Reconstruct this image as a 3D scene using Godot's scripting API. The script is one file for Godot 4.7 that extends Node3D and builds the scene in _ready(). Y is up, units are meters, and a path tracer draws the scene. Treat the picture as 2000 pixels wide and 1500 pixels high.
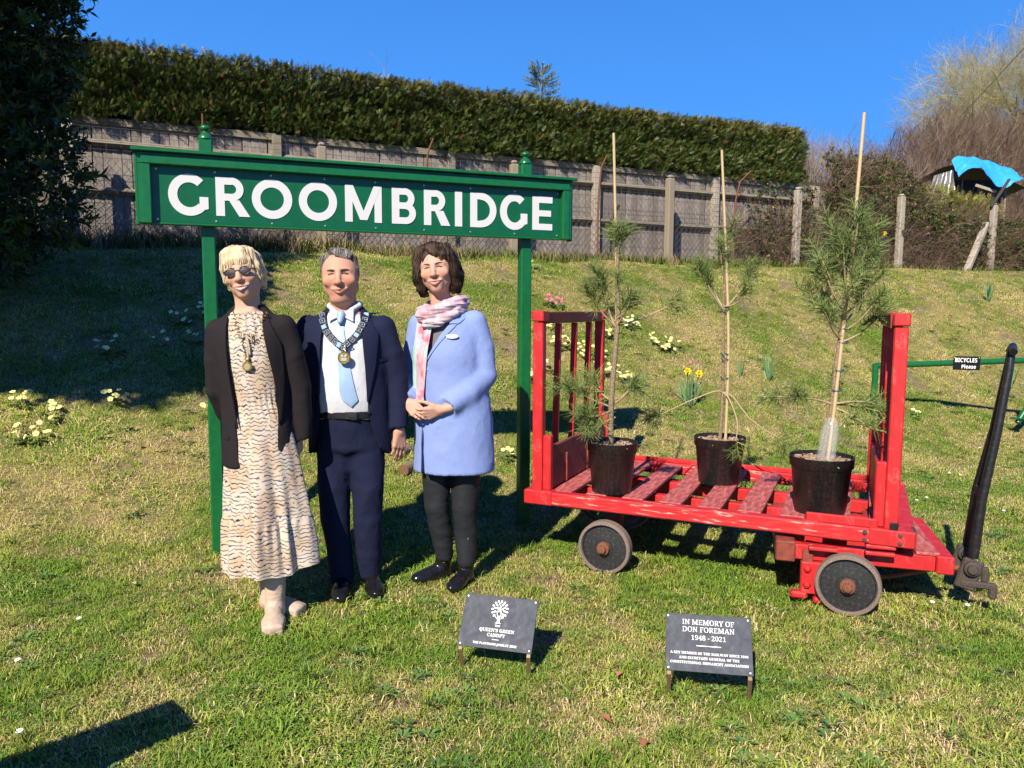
extends Node3D
# A garden at a country station: a name board, three people, a luggage trolley with potted pines, two plaques, a fenced bank behind.
# y up, metres; the camera stands at x = 0, z = 0 and looks along -z. Ground points are given as (x, distance) with z = -distance.

const FENCE_X := -4.805
const FENCE_D := 8.54
const FENCE_DX := 0.906
const FENCE_DD := 0.423
const FENCE_TURN := 0.4367
const SUN_EL := 39.0
const SUN_AZ := 22.0

var M := {}
var taken := {}
var lump := FastNoiseLite.new()
var lump2 := FastNoiseLite.new()
var patchy := FastNoiseLite.new()

# ---------------------------------------------------------------- mesh buffer
class Buf:
	var v := PackedVector3Array()
	var n := PackedVector3Array()
	var uv := PackedVector2Array()
	var c := PackedColorArray()
	var ix := PackedInt32Array()
	var ink := Color.WHITE
	var coloured := false

	func put(p: Vector3, nn: Vector3, t := Vector2.ZERO) -> int:
		v.append(p); n.append(nn); uv.append(t); c.append(ink)
		return v.size() - 1

	func face(a: int, b: int, d: int) -> void:
		var cr := (v[b] - v[a]).cross(v[d] - v[a])
		if cr.dot(n[a] + n[b] + n[d]) > 0.0:
			ix.append(a); ix.append(d); ix.append(b)
		else:
			ix.append(a); ix.append(b); ix.append(d)

	func tri(a: Vector3, b: Vector3, d: Vector3) -> void:
		var nn := (b - a).cross(d - a).normalized()
		face(put(a, nn), put(b, nn), put(d, nn))

	func quad(a: Vector3, b: Vector3, d: Vector3, e: Vector3, out := Vector3.ZERO) -> void:
		var nn := (b - a).cross(d - a)
		if nn.length_squared() < 1e-16:
			nn = (d - a).cross(e - a)
		nn = nn.normalized()
		if out != Vector3.ZERO and nn.dot(out) < 0.0:
			nn = -nn
		var i := put(a, nn, Vector2(0, 0))
		put(b, nn, Vector2(1, 0)); put(d, nn, Vector2(1, 1)); put(e, nn, Vector2(0, 1))
		face(i, i + 1, i + 2); face(i, i + 2, i + 3)

	# a box of that size about the transform's origin, its edges chamfered
	func box(x: Transform3D, size: Vector3, bev := 0.003) -> void:
		var h := size * 0.5
		bev = minf(bev, minf(h.x, minf(h.y, h.z)) * 0.9)
		var q := h - Vector3.ONE * bev
		for a in 3:
			var b := (a + 1) % 3
			var d := (a + 2) % 3
			for s: float in [-1.0, 1.0]:
				var pts := []
				for k in [[-1, -1], [1, -1], [1, 1], [-1, 1]]:
					var p := Vector3.ZERO
					p[a] = s * h[a]; p[b] = k[0] * q[b]; p[d] = k[1] * q[d]
					pts.append(x * p)
				var o := Vector3.ZERO
				o[a] = s
				quad(pts[0], pts[1], pts[2], pts[3], x.basis * o)
		if bev <= 0.0:
			return
		for a in 3:   # edges along axis a
			var b := (a + 1) % 3
			var d := (a + 2) % 3
			for s: float in [-1.0, 1.0]:
				for t: float in [-1.0, 1.0]:
					var pts := []
					for k in [[-1, 0], [1, 0], [1, 1], [-1, 1]]:
						var p := Vector3.ZERO
						p[a] = k[0] * q[a]
						p[b] = s * (h[b] if k[1] == 0 else q[b])
						p[d] = t * (q[d] if k[1] == 0 else h[d])
						pts.append(x * p)
					var o := Vector3.ZERO
					o[b] = s; o[d] = t
					quad(pts[0], pts[1], pts[2], pts[3], x.basis * o)
		for s: float in [-1.0, 1.0]:
			for t: float in [-1.0, 1.0]:
				for u: float in [-1.0, 1.0]:
					var a := x * Vector3(s * h.x, t * q.y, u * q.z)
					var b := x * Vector3(s * q.x, t * h.y, u * q.z)
					var d := x * Vector3(s * q.x, t * q.y, u * h.z)
					var nn := (x.basis * Vector3(s, t, u)).normalized()
					face(put(a, nn), put(b, nn), put(d, nn))

	func beam(a: Vector3, b: Vector3, wide: float, deep: float, bev := 0.003, side := Vector3.UP) -> void:
		var y := (b - a).normalized()
		var x := side.cross(y)
		if x.length() < 0.01:
			x = Vector3.RIGHT.cross(y)
		x = x.normalized()
		box(Transform3D(Basis(x, y, x.cross(y)), (a + b) * 0.5), Vector3(wide, (b - a).length(), deep), bev)

	func tube(path: PackedVector3Array, rad: PackedFloat32Array, sides := 8, caps := true, flat := 1.0) -> void:
		var m := path.size()
		var t := (path[1] - path[0]).normalized()
		var u := t.cross(Vector3.UP if absf(t.y) < 0.9 else Vector3.RIGHT).normalized()
		var first := v.size()
		var along := 0.0
		for i in m:
			var t2 := (path[mini(i + 1, m - 1)] - path[maxi(i - 1, 0)]).normalized()
			u = (u - t2 * u.dot(t2)).normalized()
			var w := t2.cross(u)
			if i > 0:
				along += path[i].distance_to(path[i - 1])
			var r := rad[mini(i, rad.size() - 1)]
			for k in sides + 1:
				var an := TAU * k / sides
				var nn := u * cos(an) + w * sin(an) * flat
				put(path[i] + (u * cos(an) + w * sin(an) * flat) * r, (u * cos(an) * flat + w * sin(an)).normalized(), Vector2(float(k) / sides, along))
		for i in m - 1:
			for k in sides:
				var a := first + i * (sides + 1) + k
				face(a, a + 1, a + sides + 2); face(a, a + sides + 2, a + sides + 1)
		if caps:
			for e in 2:
				var i := 0 if e == 0 else m - 1
				var nn := (path[0] - path[1]).normalized() if e == 0 else (path[m - 1] - path[m - 2]).normalized()
				var mid := put(path[i], nn)
				var ring := []
				for k in sides:
					ring.append(put(v[first + i * (sides + 1) + k], nn))
				for k in sides:
					face(mid, ring[k], ring[(k + 1) % sides])

	# profile of (radius, height) points turned about y; each segment is flat-shaded along the profile unless soft
	func lathe(prof: Array, sides: int, x := Transform3D.IDENTITY, soft := false) -> void:
		for i in prof.size() - 1:
			var a: Vector2 = prof[i]
			var b: Vector2 = prof[i + 1]
			var e := b - a
			if e.length() < 1e-6:
				continue
			var na := Vector2(e.y, -e.x).normalized()
			var nb := na
			if soft:
				if i > 0:
					var e0: Vector2 = a - prof[i - 1]
					var n0 := Vector2(e0.y, -e0.x).normalized()
					if n0.dot(na) > 0.3:
						na = (na + n0).normalized()
				var base := Vector2(e.y, -e.x).normalized()
				if i < prof.size() - 2:
					var e1: Vector2 = prof[i + 2] - b
					var n1 := Vector2(e1.y, -e1.x).normalized()
					if n1.dot(base) > 0.3:
						nb = (base + n1).normalized()
			var s0 := v.size()
			for k in sides + 1:
				var an := TAU * k / sides
				var d := Vector3(cos(an), 0, sin(an))
				put(x * (d * a.x + Vector3.UP * a.y), (x.basis * (d * na.x + Vector3.UP * na.y)).normalized(), Vector2(float(k) / sides, a.y))
				put(x * (d * b.x + Vector3.UP * b.y), (x.basis * (d * nb.x + Vector3.UP * nb.y)).normalized(), Vector2(float(k) / sides, b.y))
			for k in sides:
				var j := s0 + k * 2
				if a.x > 1e-5:
					face(j, j + 1, j + 2)
				if b.x > 1e-5:
					face(j + 1, j + 3, j + 2)

	# flat outline in the transform's xy plane, given depth along z (front face at z = depth)
	func slab(poly: PackedVector2Array, depth: float, x := Transform3D.IDENTITY, back := true) -> void:
		var t := Geometry2D.triangulate_polygon(poly)
		var nz := x.basis.z.normalized()
		for e in (2 if back else 1):
			var z := depth if e == 0 else 0.0
			var nn := nz if e == 0 else -nz
			var s0 := v.size()
			for p in poly:
				put(x * Vector3(p.x, p.y, z), nn, p)
			for i in range(0, t.size(), 3):
				face(s0 + t[i], s0 + t[i + 1], s0 + t[i + 2])
		var area := 0.0
		for i in poly.size():
			area += poly[i].cross(poly[(i + 1) % poly.size()])
		for i in poly.size():
			var a := poly[i]
			var b := poly[(i + 1) % poly.size()]
			var o := Vector3(b.y - a.y, a.x - b.x, 0) * signf(area)
			quad(x * Vector3(a.x, a.y, 0), x * Vector3(b.x, b.y, 0), x * Vector3(b.x, b.y, depth), x * Vector3(a.x, a.y, depth), x.basis * o)

	# smooth sheet through rows of points; wrap joins the last column to the first
	func sheet(pts: PackedVector3Array, cols: int, wrap := false, uvs := PackedVector2Array(), flip := false, toward := Vector3.ZERO, from_axis := false) -> void:
		var rows := pts.size() / cols
		var s0 := v.size()
		for r in rows:
			for k in cols:
				var l := (k + cols - 1) % cols if wrap else maxi(k - 1, 0)
				var g := (k + 1) % cols if wrap else mini(k + 1, cols - 1)
				if wrap and k == 0: l = cols - 2
				if wrap and k == cols - 1: g = 1
				var du := pts[r * cols + g] - pts[r * cols + l]
				var dv := pts[mini(r + 1, rows - 1) * cols + k] - pts[maxi(r - 1, 0) * cols + k]
				var nn := du.cross(dv).normalized()
				if from_axis:
					toward = Vector3(pts[r * cols + k].x, 0, pts[r * cols + k].z)
				if flip or nn.dot(toward) < 0.0:
					nn = -nn
				put(pts[r * cols + k], nn, uvs[r * cols + k] if uvs.size() else Vector2(float(k) / (cols - 1), float(r) / (rows - 1)))
		for r in rows - 1:
			for k in cols - 1:
				var a := s0 + r * cols + k
				face(a, a + 1, a + cols + 1); face(a, a + cols + 1, a + cols)

	func join(o: Buf, x := Transform3D.IDENTITY) -> void:
		var s0 := v.size()
		for i in o.v.size():
			v.append(x * o.v[i]); n.append((x.basis * o.n[i]).normalized()); uv.append(o.uv[i]); c.append(o.c[i])
		for i in o.ix:
			ix.append(s0 + i)
		coloured = coloured or o.coloured

	func done(m: Material) -> ArrayMesh:
		var a := []
		a.resize(Mesh.ARRAY_MAX)
		a[Mesh.ARRAY_VERTEX] = v; a[Mesh.ARRAY_NORMAL] = n; a[Mesh.ARRAY_TEX_UV] = uv; a[Mesh.ARRAY_INDEX] = ix
		if coloured:
			a[Mesh.ARRAY_COLOR] = c
		var me := ArrayMesh.new()
		me.add_surface_from_arrays(Mesh.PRIMITIVE_TRIANGLES, a)
		me.surface_set_material(0, m)
		return me

# ---------------------------------------------------------------- naming and placing
func numbered(called: String) -> String:
	var k: int = taken.get(called, 0)
	taken[called] = k + 1
	return called if k == 0 else "%s_%03d" % [called, k]

func tag(o: Node3D, label: String, category: String, group := "", kind := "") -> Node3D:
	if label: o.set_meta("label", label)
	if category: o.set_meta("category", category)
	if group: o.set_meta("group", group)
	if kind: o.set_meta("kind", kind)
	return o

func thing(called: String, label: String, category: String, at := Vector3.ZERO, turn := 0.0, group := "") -> Node3D:
	var o := Node3D.new()
	o.name = numbered(called)
	add_child(o)
	o.position = at
	o.rotation.y = turn
	return tag(o, label, category, group)

func part(called: String, me: Mesh, to: Node3D, x := Transform3D.IDENTITY) -> MeshInstance3D:
	var o := MeshInstance3D.new()
	o.mesh = me
	if to == self:
		o.name = numbered(called)
	else:
		var k := 0
		var nm := called
		while to.has_node(NodePath(nm)):
			k += 1
			nm = "%s_%03d" % [called, k]
		o.name = nm
	to.add_child(o, true)
	o.transform = x
	return o

func setting(called: String, me: Mesh) -> MeshInstance3D:
	var o := part(called, me, self)
	o.set_meta("kind", "structure")
	return o

# many copies of one small mesh as one object that nobody could count
func mass(called: String, me: Mesh, xs: Array, cols: Array, to: Node3D) -> MultiMeshInstance3D:
	var mm := MultiMesh.new()
	mm.transform_format = MultiMesh.TRANSFORM_3D
	mm.use_colors = cols.size() > 0
	mm.mesh = me
	mm.instance_count = xs.size()
	for i in xs.size():
		mm.set_instance_transform(i, xs[i])
	if cols.size():
		for i in xs.size():
			mm.set_instance_color(i, cols[i])
	var o := MultiMeshInstance3D.new()
	o.multimesh = mm
	o.name = numbered(called) if to == self else called
	to.add_child(o, true)
	o.set_meta("kind", "stuff")
	return o

func rng(s: int) -> RandomNumberGenerator:
	var r := RandomNumberGenerator.new()
	r.seed = s
	return r

func g(x: float, d: float, up := 0.0) -> Vector3:      # a point on the ground
	return Vector3(x, ground_y(x, d) + up, -d)

func fx(t: float, s: float) -> Vector2:               # along the fence line, and behind it, to (x, distance)
	return Vector2(FENCE_X + FENCE_DX * t - FENCE_DD * s, FENCE_D + FENCE_DD * t + FENCE_DX * s)

# ---------------------------------------------------------------- ground shape
const KS: Array[float] = [-40.0, -5.9, -5.1, -4.3, -3.2, -2.2, -1.2, -0.5, 0.3, 3.0, 200.0]
const KH: Array[float] = [0.0, 0.0, 0.06, 0.33, 0.95, 1.5, 1.93, 2.07, 2.1, 2.13, 2.6]

func bank(s: float) -> float:
	for i in KS.size() - 1:
		if s <= KS[i + 1]:
			var f := clampf((s - KS[i]) / (KS[i + 1] - KS[i]), 0, 1)
			return lerpf(KH[i], KH[i + 1], f)
	return KH[-1]

func ground_y(x: float, d: float) -> float:
	var s := (x - FENCE_X) * -FENCE_DD + (d - FENCE_D) * FENCE_DX
	var t := (x - FENCE_X) * FENCE_DX + (d - FENCE_D) * FENCE_DD
	s += smoothstep(8.0, 13.0, t) * 1.0 * smoothstep(-5.0, -2.5, s) * (1.0 - smoothstep(-1.2, 0.0, s))
	var h := (bank(s - 0.25) + bank(s) + bank(s + 0.25)) / 3.0
	var slope := smoothstep(-5.6, -4.5, s) * (1.0 - smoothstep(-0.8, 0.2, s))
	h += lump.get_noise_2d(x, d) * (0.012 + 0.045 * slope) + lump2.get_noise_2d(x, d) * (0.005 + 0.008 * slope)
	return h
# ---------------------------------------------------------------- the scene
func _ready() -> void:
	var cam := Camera3D.new()
	cam.name = "camera"
	cam.fov = 53.08
	cam.far = 600.0
	cam.near = 0.05
	cam.position = Vector3(0, 1.45, 0)
	cam.rotation = Vector3(-0.0996, 0.0, 0.0049)
	add_child(cam)
	cam.current = true
	var env := Environment.new()
	env.background_mode = Environment.BG_SKY
	var sm := ProceduralSkyMaterial.new()
	sm.sky_top_color = Color(0.001, 0.045, 0.30).linear_to_srgb()
	sm.sky_horizon_color = Color(0.075, 0.30, 0.76).linear_to_srgb()
	sm.sky_curve = 0.4
	sm.ground_bottom_color = Color(0.05, 0.055, 0.03).linear_to_srgb()
	sm.ground_horizon_color = Color(0.09, 0.12, 0.12).linear_to_srgb()
	sm.sun_angle_max = 6.0
	sm.energy_multiplier = 0.95
	var sky := Sky.new()
	sky.sky_material = sm
	env.sky = sky
	env.tonemap_mode = Environment.TONE_MAPPER_LINEAR
	env.tonemap_exposure = 1.75
	env.sdfgi_enabled = true
	env.ssao_enabled = true
	env.ssil_enabled = true
	var we := WorldEnvironment.new()
	we.name = "world_environment"
	we.environment = env
	add_child(we)
	var sun := DirectionalLight3D.new()
	sun.name = "sun"
	sun.light_color = Color(1.0, 0.955, 0.88)
	sun.light_energy = 1.6
	sun.light_angular_distance = 0.5
	sun.shadow_enabled = true
	sun.rotation_degrees = Vector3(-SUN_EL, -SUN_AZ, 0)
	add_child(sun)
	# noises and materials
	lump.seed = 2; lump.frequency = 0.55; lump.fractal_octaves = 2
	lump2.seed = 3; lump2.frequency = 2.2; lump2.fractal_octaves = 2
	patchy.seed = 4; patchy.frequency = 0.9; patchy.fractal_octaves = 3
	make_materials()
	# large structure
	build_ground()
	build_fence()
	build_hedge()
	build_left_tree()
	build_right_side()
	# things
	build_name_board()
	build_trolley()
	build_cycle_stand()
	build_plaques()
	build_people()
	# small details
	build_pines()
	build_flowers()
	build_fence_foot()
	build_grass()
# ---------------------------------------------------------------- materials
func lin(r: float, gg: float, b: float) -> Color:
	return Color(r, gg, b).linear_to_srgb()

func solid(col: Color, rough := 0.8, metal := 0.0, spec := 0.5) -> StandardMaterial3D:
	var m := StandardMaterial3D.new()
	m.albedo_color = col.linear_to_srgb()
	m.roughness = rough
	m.metallic = metal
	m.metallic_specular = spec
	return m

func noise_tex(freq: float, octaves: int, sd: int, ramp: Array, size := 256, kind := FastNoiseLite.TYPE_SIMPLEX_SMOOTH, warp := 0.0) -> NoiseTexture2D:
	var f := FastNoiseLite.new()
	f.noise_type = kind
	f.frequency = freq
	f.fractal_octaves = octaves
	f.seed = sd
	if warp > 0.0:
		f.domain_warp_enabled = true
		f.domain_warp_amplitude = warp
	var t := NoiseTexture2D.new()
	t.width = size; t.height = size
	t.seamless = true
	t.seamless_blend_skirt = 0.2
	t.noise = f
	if ramp.size():
		var gr := Gradient.new()
		var offs := PackedFloat32Array()
		var cols := PackedColorArray()
		for r in ramp:
			offs.append(r[0])
			cols.append((r[1] as Color).linear_to_srgb())
		gr.offsets = offs; gr.colors = cols
		t.color_ramp = gr
	return t

# colour drawn from noise, laid on in three planes; scale is repeats per metre on each axis
func mottled(ramp: Array, scale: Vector3, rough := 0.8, freq := 0.02, octaves := 4, sd := 1, bump := 0.0, metal := 0.0, world := false, size := 256) -> StandardMaterial3D:
	var m := StandardMaterial3D.new()
	m.albedo_texture = noise_tex(freq, octaves, sd, ramp, size)
	m.uv1_triplanar = true
	m.uv1_world_triplanar = world
	m.uv1_scale = scale
	m.roughness = rough
	m.metallic = metal
	if bump != 0.0:
		m.heightmap_enabled = true
		m.heightmap_texture = noise_tex(freq * 1.5, octaves, sd + 7, [], size)
		m.heightmap_scale = bump
	return m

func tinted(rough := 0.8, backlight := Color.BLACK, spec := 0.5) -> StandardMaterial3D:   # base colour from vertices and copies
	var m := StandardMaterial3D.new()
	m.vertex_color_use_as_albedo = true
	m.roughness = rough
	m.metallic_specular = spec
	m.cull_mode = BaseMaterial3D.CULL_DISABLED
	if backlight != Color.BLACK:
		m.backlight_enabled = true
		m.backlight = backlight
	return m

func make_materials() -> void:
	var V := Vector3(3, 3, 3)
	M.green = mottled([[0.0, Color(0.004, 0.085, 0.022)], [0.5, Color(0.005, 0.105, 0.028)], [1.0, Color(0.006, 0.12, 0.034)]], V, 0.32, 0.02, 4, 3, 0.02)
	M.panel_green = mottled([[0.0, Color(0.003, 0.078, 0.024)], [1.0, Color(0.004, 0.095, 0.032)]], V, 0.3, 0.015, 3, 4)
	M.white = mottled([[0.0, Color(0.72, 0.72, 0.68)], [0.35, Color(0.8, 0.8, 0.77)], [1.0, Color(0.83, 0.83, 0.8)]], V * 2.0, 0.45, 0.02, 5, 5)
	M.letter = solid(Color(0.56, 0.56, 0.56), 0.4)
	M.red = mottled([[0.0, Color(0.3, 0.016, 0.014)], [0.3, Color(0.42, 0.012, 0.014)], [0.62, Color(0.46, 0.013, 0.017)], [0.74, Color(0.5, 0.03, 0.03)], [0.8, Color(0.38, 0.07, 0.06)], [0.86, Color(0.46, 0.015, 0.018)], [1.0, Color(0.5, 0.02, 0.025)]], Vector3(3.2, 1.6, 3.2), 0.5, 0.018, 5, 11, 0.03)
	M.red_worn = mottled([[0.0, Color(0.36, 0.014, 0.016)], [0.45, Color(0.46, 0.014, 0.018)], [0.7, Color(0.45, 0.05, 0.045)], [0.735, Color(0.48, 0.28, 0.22)], [0.79, Color(0.5, 0.36, 0.29)], [0.82, Color(0.42, 0.07, 0.06)], [1.0, Color(0.4, 0.02, 0.02)]], Vector3(0.9, 7.0, 3.0), 0.5, 0.022, 5, 13, 0.05)
	M.red_slat = mottled([[0.0, Color(0.13, 0.05, 0.042)], [0.3, Color(0.31, 0.06, 0.055)], [0.55, Color(0.4, 0.085, 0.08)], [0.75, Color(0.42, 0.15, 0.135)], [1.0, Color(0.4, 0.24, 0.2)]], Vector3(5, 5, 1.3), 0.75, 0.025, 5, 17, 0.06)
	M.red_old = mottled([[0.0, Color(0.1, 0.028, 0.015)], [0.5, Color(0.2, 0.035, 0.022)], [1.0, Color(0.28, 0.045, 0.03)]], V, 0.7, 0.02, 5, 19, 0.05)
	M.iron = mottled([[0.0, Color(0.012, 0.012, 0.013)], [0.6, Color(0.017, 0.018, 0.02)], [0.76, Color(0.03, 0.03, 0.032)], [0.86, Color(0.06, 0.056, 0.053)], [0.9, Color(0.025, 0.025, 0.027)], [1.0, Color(0.03, 0.03, 0.03)]], Vector3(9, 9, 9), 0.5, 0.02, 5, 23, 0.05)
	M.black_paint = mottled([[0.0, Color(0.008, 0.008, 0.009)], [0.7, Color(0.014, 0.014, 0.016)], [0.8, Color(0.06, 0.03, 0.018)], [1.0, Color(0.02, 0.018, 0.018)]], V * 2, 0.35, 0.02, 5, 29, 0.06)
	M.tyre = mottled([[0.0, Color(0.1, 0.07, 0.055)], [0.5, Color(0.17, 0.125, 0.1)], [1.0, Color(0.24, 0.19, 0.16)]], V * 4, 0.85, 0.03, 5, 31, 0.08)
	M.rust = mottled([[0.0, Color(0.07, 0.03, 0.016)], [0.5, Color(0.16, 0.055, 0.026)], [1.0, Color(0.27, 0.11, 0.055)]], V * 5, 0.9, 0.03, 5, 37, 0.08)
	M.dark_iron = mottled([[0.0, Color(0.03, 0.022, 0.018)], [1.0, Color(0.075, 0.055, 0.045)]], V * 4, 0.75, 0.03, 4, 41, 0.06)
	M.pot = mottled([[0.0, Color(0.008, 0.008, 0.009)], [0.62, Color(0.013, 0.013, 0.014)], [0.75, Color(0.045, 0.042, 0.038)], [1.0, Color(0.02, 0.02, 0.02)]], V * 3, 0.42, 0.02, 5, 43, 0.03)
	M.soil = mottled([[0.0, Color(0.035, 0.02, 0.012)], [0.5, Color(0.1, 0.06, 0.035)], [1.0, Color(0.2, 0.13, 0.08)]], V * 10, 0.95, 0.04, 5, 47, 1.2)
	M.bark_chip = tinted(0.9)
	M.bark = mottled([[0.0, Color(0.09, 0.06, 0.035)], [0.45, Color(0.2, 0.14, 0.085)], [0.7, Color(0.3, 0.23, 0.15)], [1.0, Color(0.2, 0.17, 0.11)]], Vector3(18, 7, 18), 0.9, 0.03, 5, 53, 0.25)
	M.twig = mottled([[0.0, Color(0.26, 0.18, 0.1)], [1.0, Color(0.45, 0.34, 0.22)]], V * 8, 0.8, 0.03, 4, 59)
	M.cane = mottled([[0.0, Color(0.36, 0.26, 0.13)], [0.5, Color(0.46, 0.345, 0.19)], [1.0, Color(0.52, 0.41, 0.25)]], Vector3(20, 2, 20), 0.5, 0.03, 4, 61)
	M.tie = solid(Color(0.02, 0.07, 0.055), 0.6)
	M.slate = mottled([[0.0, Color(0.05, 0.055, 0.068)], [0.4, Color(0.065, 0.071, 0.086)], [0.7, Color(0.078, 0.085, 0.1)], [1.0, Color(0.12, 0.13, 0.145)]], Vector3(5, 5, 5), 0.62, 0.016, 5, 67)
	M.slate.metallic_specular = 0.22
	M.engraved = solid(Color(0.78, 0.78, 0.76), 0.6)
	M.bronze = mottled([[0.0, Color(0.09, 0.055, 0.03)], [1.0, Color(0.2, 0.13, 0.08)]], V * 5, 0.5, 0.02, 4, 71, 0.0, 0.35)
	M.steel = solid(Color(0.6, 0.6, 0.6), 0.35, 0.9)
	M.concrete = mottled([[0.0, Color(0.11, 0.085, 0.055)], [0.45, Color(0.23, 0.185, 0.13)], [0.7, Color(0.32, 0.265, 0.195)], [1.0, Color(0.48, 0.44, 0.37)]], V * 4, 0.95, 0.03, 5, 73, 0.5, 0.0, true)
	M.concrete_pale = mottled([[0.0, Color(0.13, 0.1, 0.07)], [0.35, Color(0.29, 0.24, 0.18)], [0.6, Color(0.4, 0.345, 0.28)], [0.75, Color(0.58, 0.55, 0.49)], [1.0, Color(0.62, 0.6, 0.55)]], V * 5, 0.95, 0.03, 5, 79, 0.5, 0.0, true)
	for k in 4:
		var f := 0.66 + 0.12 * k
		M["board%d" % k] = mottled([[0.0, Color(0.13, 0.105, 0.088) * f], [0.4, Color(0.235, 0.2, 0.172) * f], [0.7, Color(0.31, 0.27, 0.24) * f], [1.0, Color(0.4, 0.36, 0.325) * f]], Vector3(9, 0.9, 9), 0.9, 0.03, 5, 83 + k, 0.25, 0.0, true)
	M.rail = mottled([[0.0, Color(0.1, 0.085, 0.06)], [0.5, Color(0.19, 0.165, 0.12)], [1.0, Color(0.28, 0.245, 0.185)]], Vector3(0.8, 8, 0.8), 0.9, 0.03, 5, 89, 0.25, 0.0, true)
	M.wire = solid(Color(0.12, 0.105, 0.095), 0.6, 0.4)
	M.grass = tinted(0.7, Color(0.2, 0.25, 0.05), 0.35)
	M.straw = tinted(0.75, Color(0.22, 0.18, 0.09), 0.35)
	M.leaf = tinted(0.42, Color(0.1, 0.16, 0.02), 0.5)
	M.needle = tinted(0.6, Color(0.06, 0.1, 0.03), 0.4)
	M.petal = tinted(0.6, Color(0.25, 0.25, 0.12), 0.3)
	M.plain = tinted(0.8)
	M.gloss_leaf = tinted(0.42, Color(0.04, 0.07, 0.01), 0.3)
	M.twigs = tinted(0.9)
	var gm := StandardMaterial3D.new()      # turf: colour of the patches comes from the mesh, the fine grain from noise
	gm.vertex_color_use_as_albedo = true
	gm.albedo_texture = noise_tex(0.035, 5, 97, [[0.0, Color(0.35, 0.34, 0.3)], [0.5, Color(0.75, 0.75, 0.72)], [1.0, Color(1, 1, 1)]], 512)
	gm.uv1_triplanar = true
	gm.uv1_world_triplanar = true
	gm.uv1_scale = Vector3(1.3, 1.3, 1.3)
	gm.roughness = 0.95
	gm.metallic_specular = 0.2
	gm.heightmap_enabled = true
	gm.heightmap_texture = noise_tex(0.05, 5, 98, [], 512)
	gm.heightmap_scale = 0.5
	M.turf = gm
	M.pane = solid(Color(0.85, 0.9, 0.92), 0.06)
	M.pane.transparency = BaseMaterial3D.TRANSPARENCY_ALPHA
	M.pane.albedo_color.a = 0.14
	M.blue_tarp = mottled([[0.0, Color(0.02, 0.22, 0.62)], [0.5, Color(0.03, 0.3, 0.78)], [1.0, Color(0.05, 0.36, 0.86)]], V, 0.38, 0.02, 4, 101, 0.6)
	M.grey_sheet = mottled([[0.0, Color(0.06, 0.06, 0.05)], [1.0, Color(0.13, 0.13, 0.11)]], V, 0.6, 0.02, 4, 103, 0.4)
	M.log_end = mottled([[0.0, Color(0.08, 0.04, 0.02)], [1.0, Color(0.2, 0.1, 0.045)]], V * 6, 0.9, 0.03, 4, 107)
# ---------------------------------------------------------------- ground and grass
func dryness(x: float, d: float) -> float:     # 0 lush, 1 straw
	var s := (x - FENCE_X) * -FENCE_DD + (d - FENCE_D) * FENCE_DX
	var base := 0.33 + 0.12 * smoothstep(-5.4, -3.5, s) - 0.22 * smoothstep(-0.9, -0.2, s) + 0.06 * clampf(x, 0.0, 2.0)
	base -= 0.13 * smoothstep(3.0, 4.5, d) * (1.0 - smoothstep(-5.6, -4.6, s))
	base += 0.14 * smoothstep(-1.0, -2.0, x) * smoothstep(3.5, 4.5, d)
	return clampf(base + patchy.get_noise_2d(x * 1.0, d * 1.0) * 0.95 + lump2.get_noise_2d(x * 2.7 + 9.0, d * 2.7) * 0.65, 0.0, 1.0)

func build_ground() -> void:
	var xs: Array[float] = [-260.0, -120.0, -60.0, -35.0, -22.0, -16.0, -12.0, -10.0]
	var x := -8.5
	while x < 13.0:
		xs.append(x); x += 0.11
	xs.append_array([14.5, 17.0, 22.0, 30.0, 45.0, 80.0, 140.0, 260.0])
	var ds: Array[float] = [-60.0, -20.0, -8.0, -3.0, 0.0, 1.0]
	var d := 1.6
	while d < 17.0:
		ds.append(d); d += 0.1
	ds.append_array([18.0, 20.0, 24.0, 30.0, 45.0, 70.0, 120.0, 260.0])
	var b := Buf.new()
	b.coloured = true
	var cols := xs.size()
	var pts := PackedVector3Array()
	for dd in ds:
		for xx in xs:
			pts.append(Vector3(xx, ground_y(xx, dd), -dd))
	b.sheet(pts, cols, false, PackedVector2Array(), false, Vector3.UP)
	var bare := FastNoiseLite.new()
	bare.seed = 5; bare.frequency = 1.4; bare.fractal_octaves = 3
	for i in pts.size():
		var p := pts[i]
		var dry := dryness(p.x, -p.z)
		var cc := Color(0.115, 0.135, 0.03).lerp(Color(0.27, 0.21, 0.095), dry)
		cc = cc.lerp(Color(0.22, 0.16, 0.11), smoothstep(0.3, 0.5, bare.get_noise_2d(p.x, p.z)) * 0.8)
		b.c[i] = cc
	var o := setting("ground", b.done(M.turf))
	tag(o, "grassy ground: flat lawn in front rising to a sunlit bank behind", "ground", "", "structure")

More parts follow.
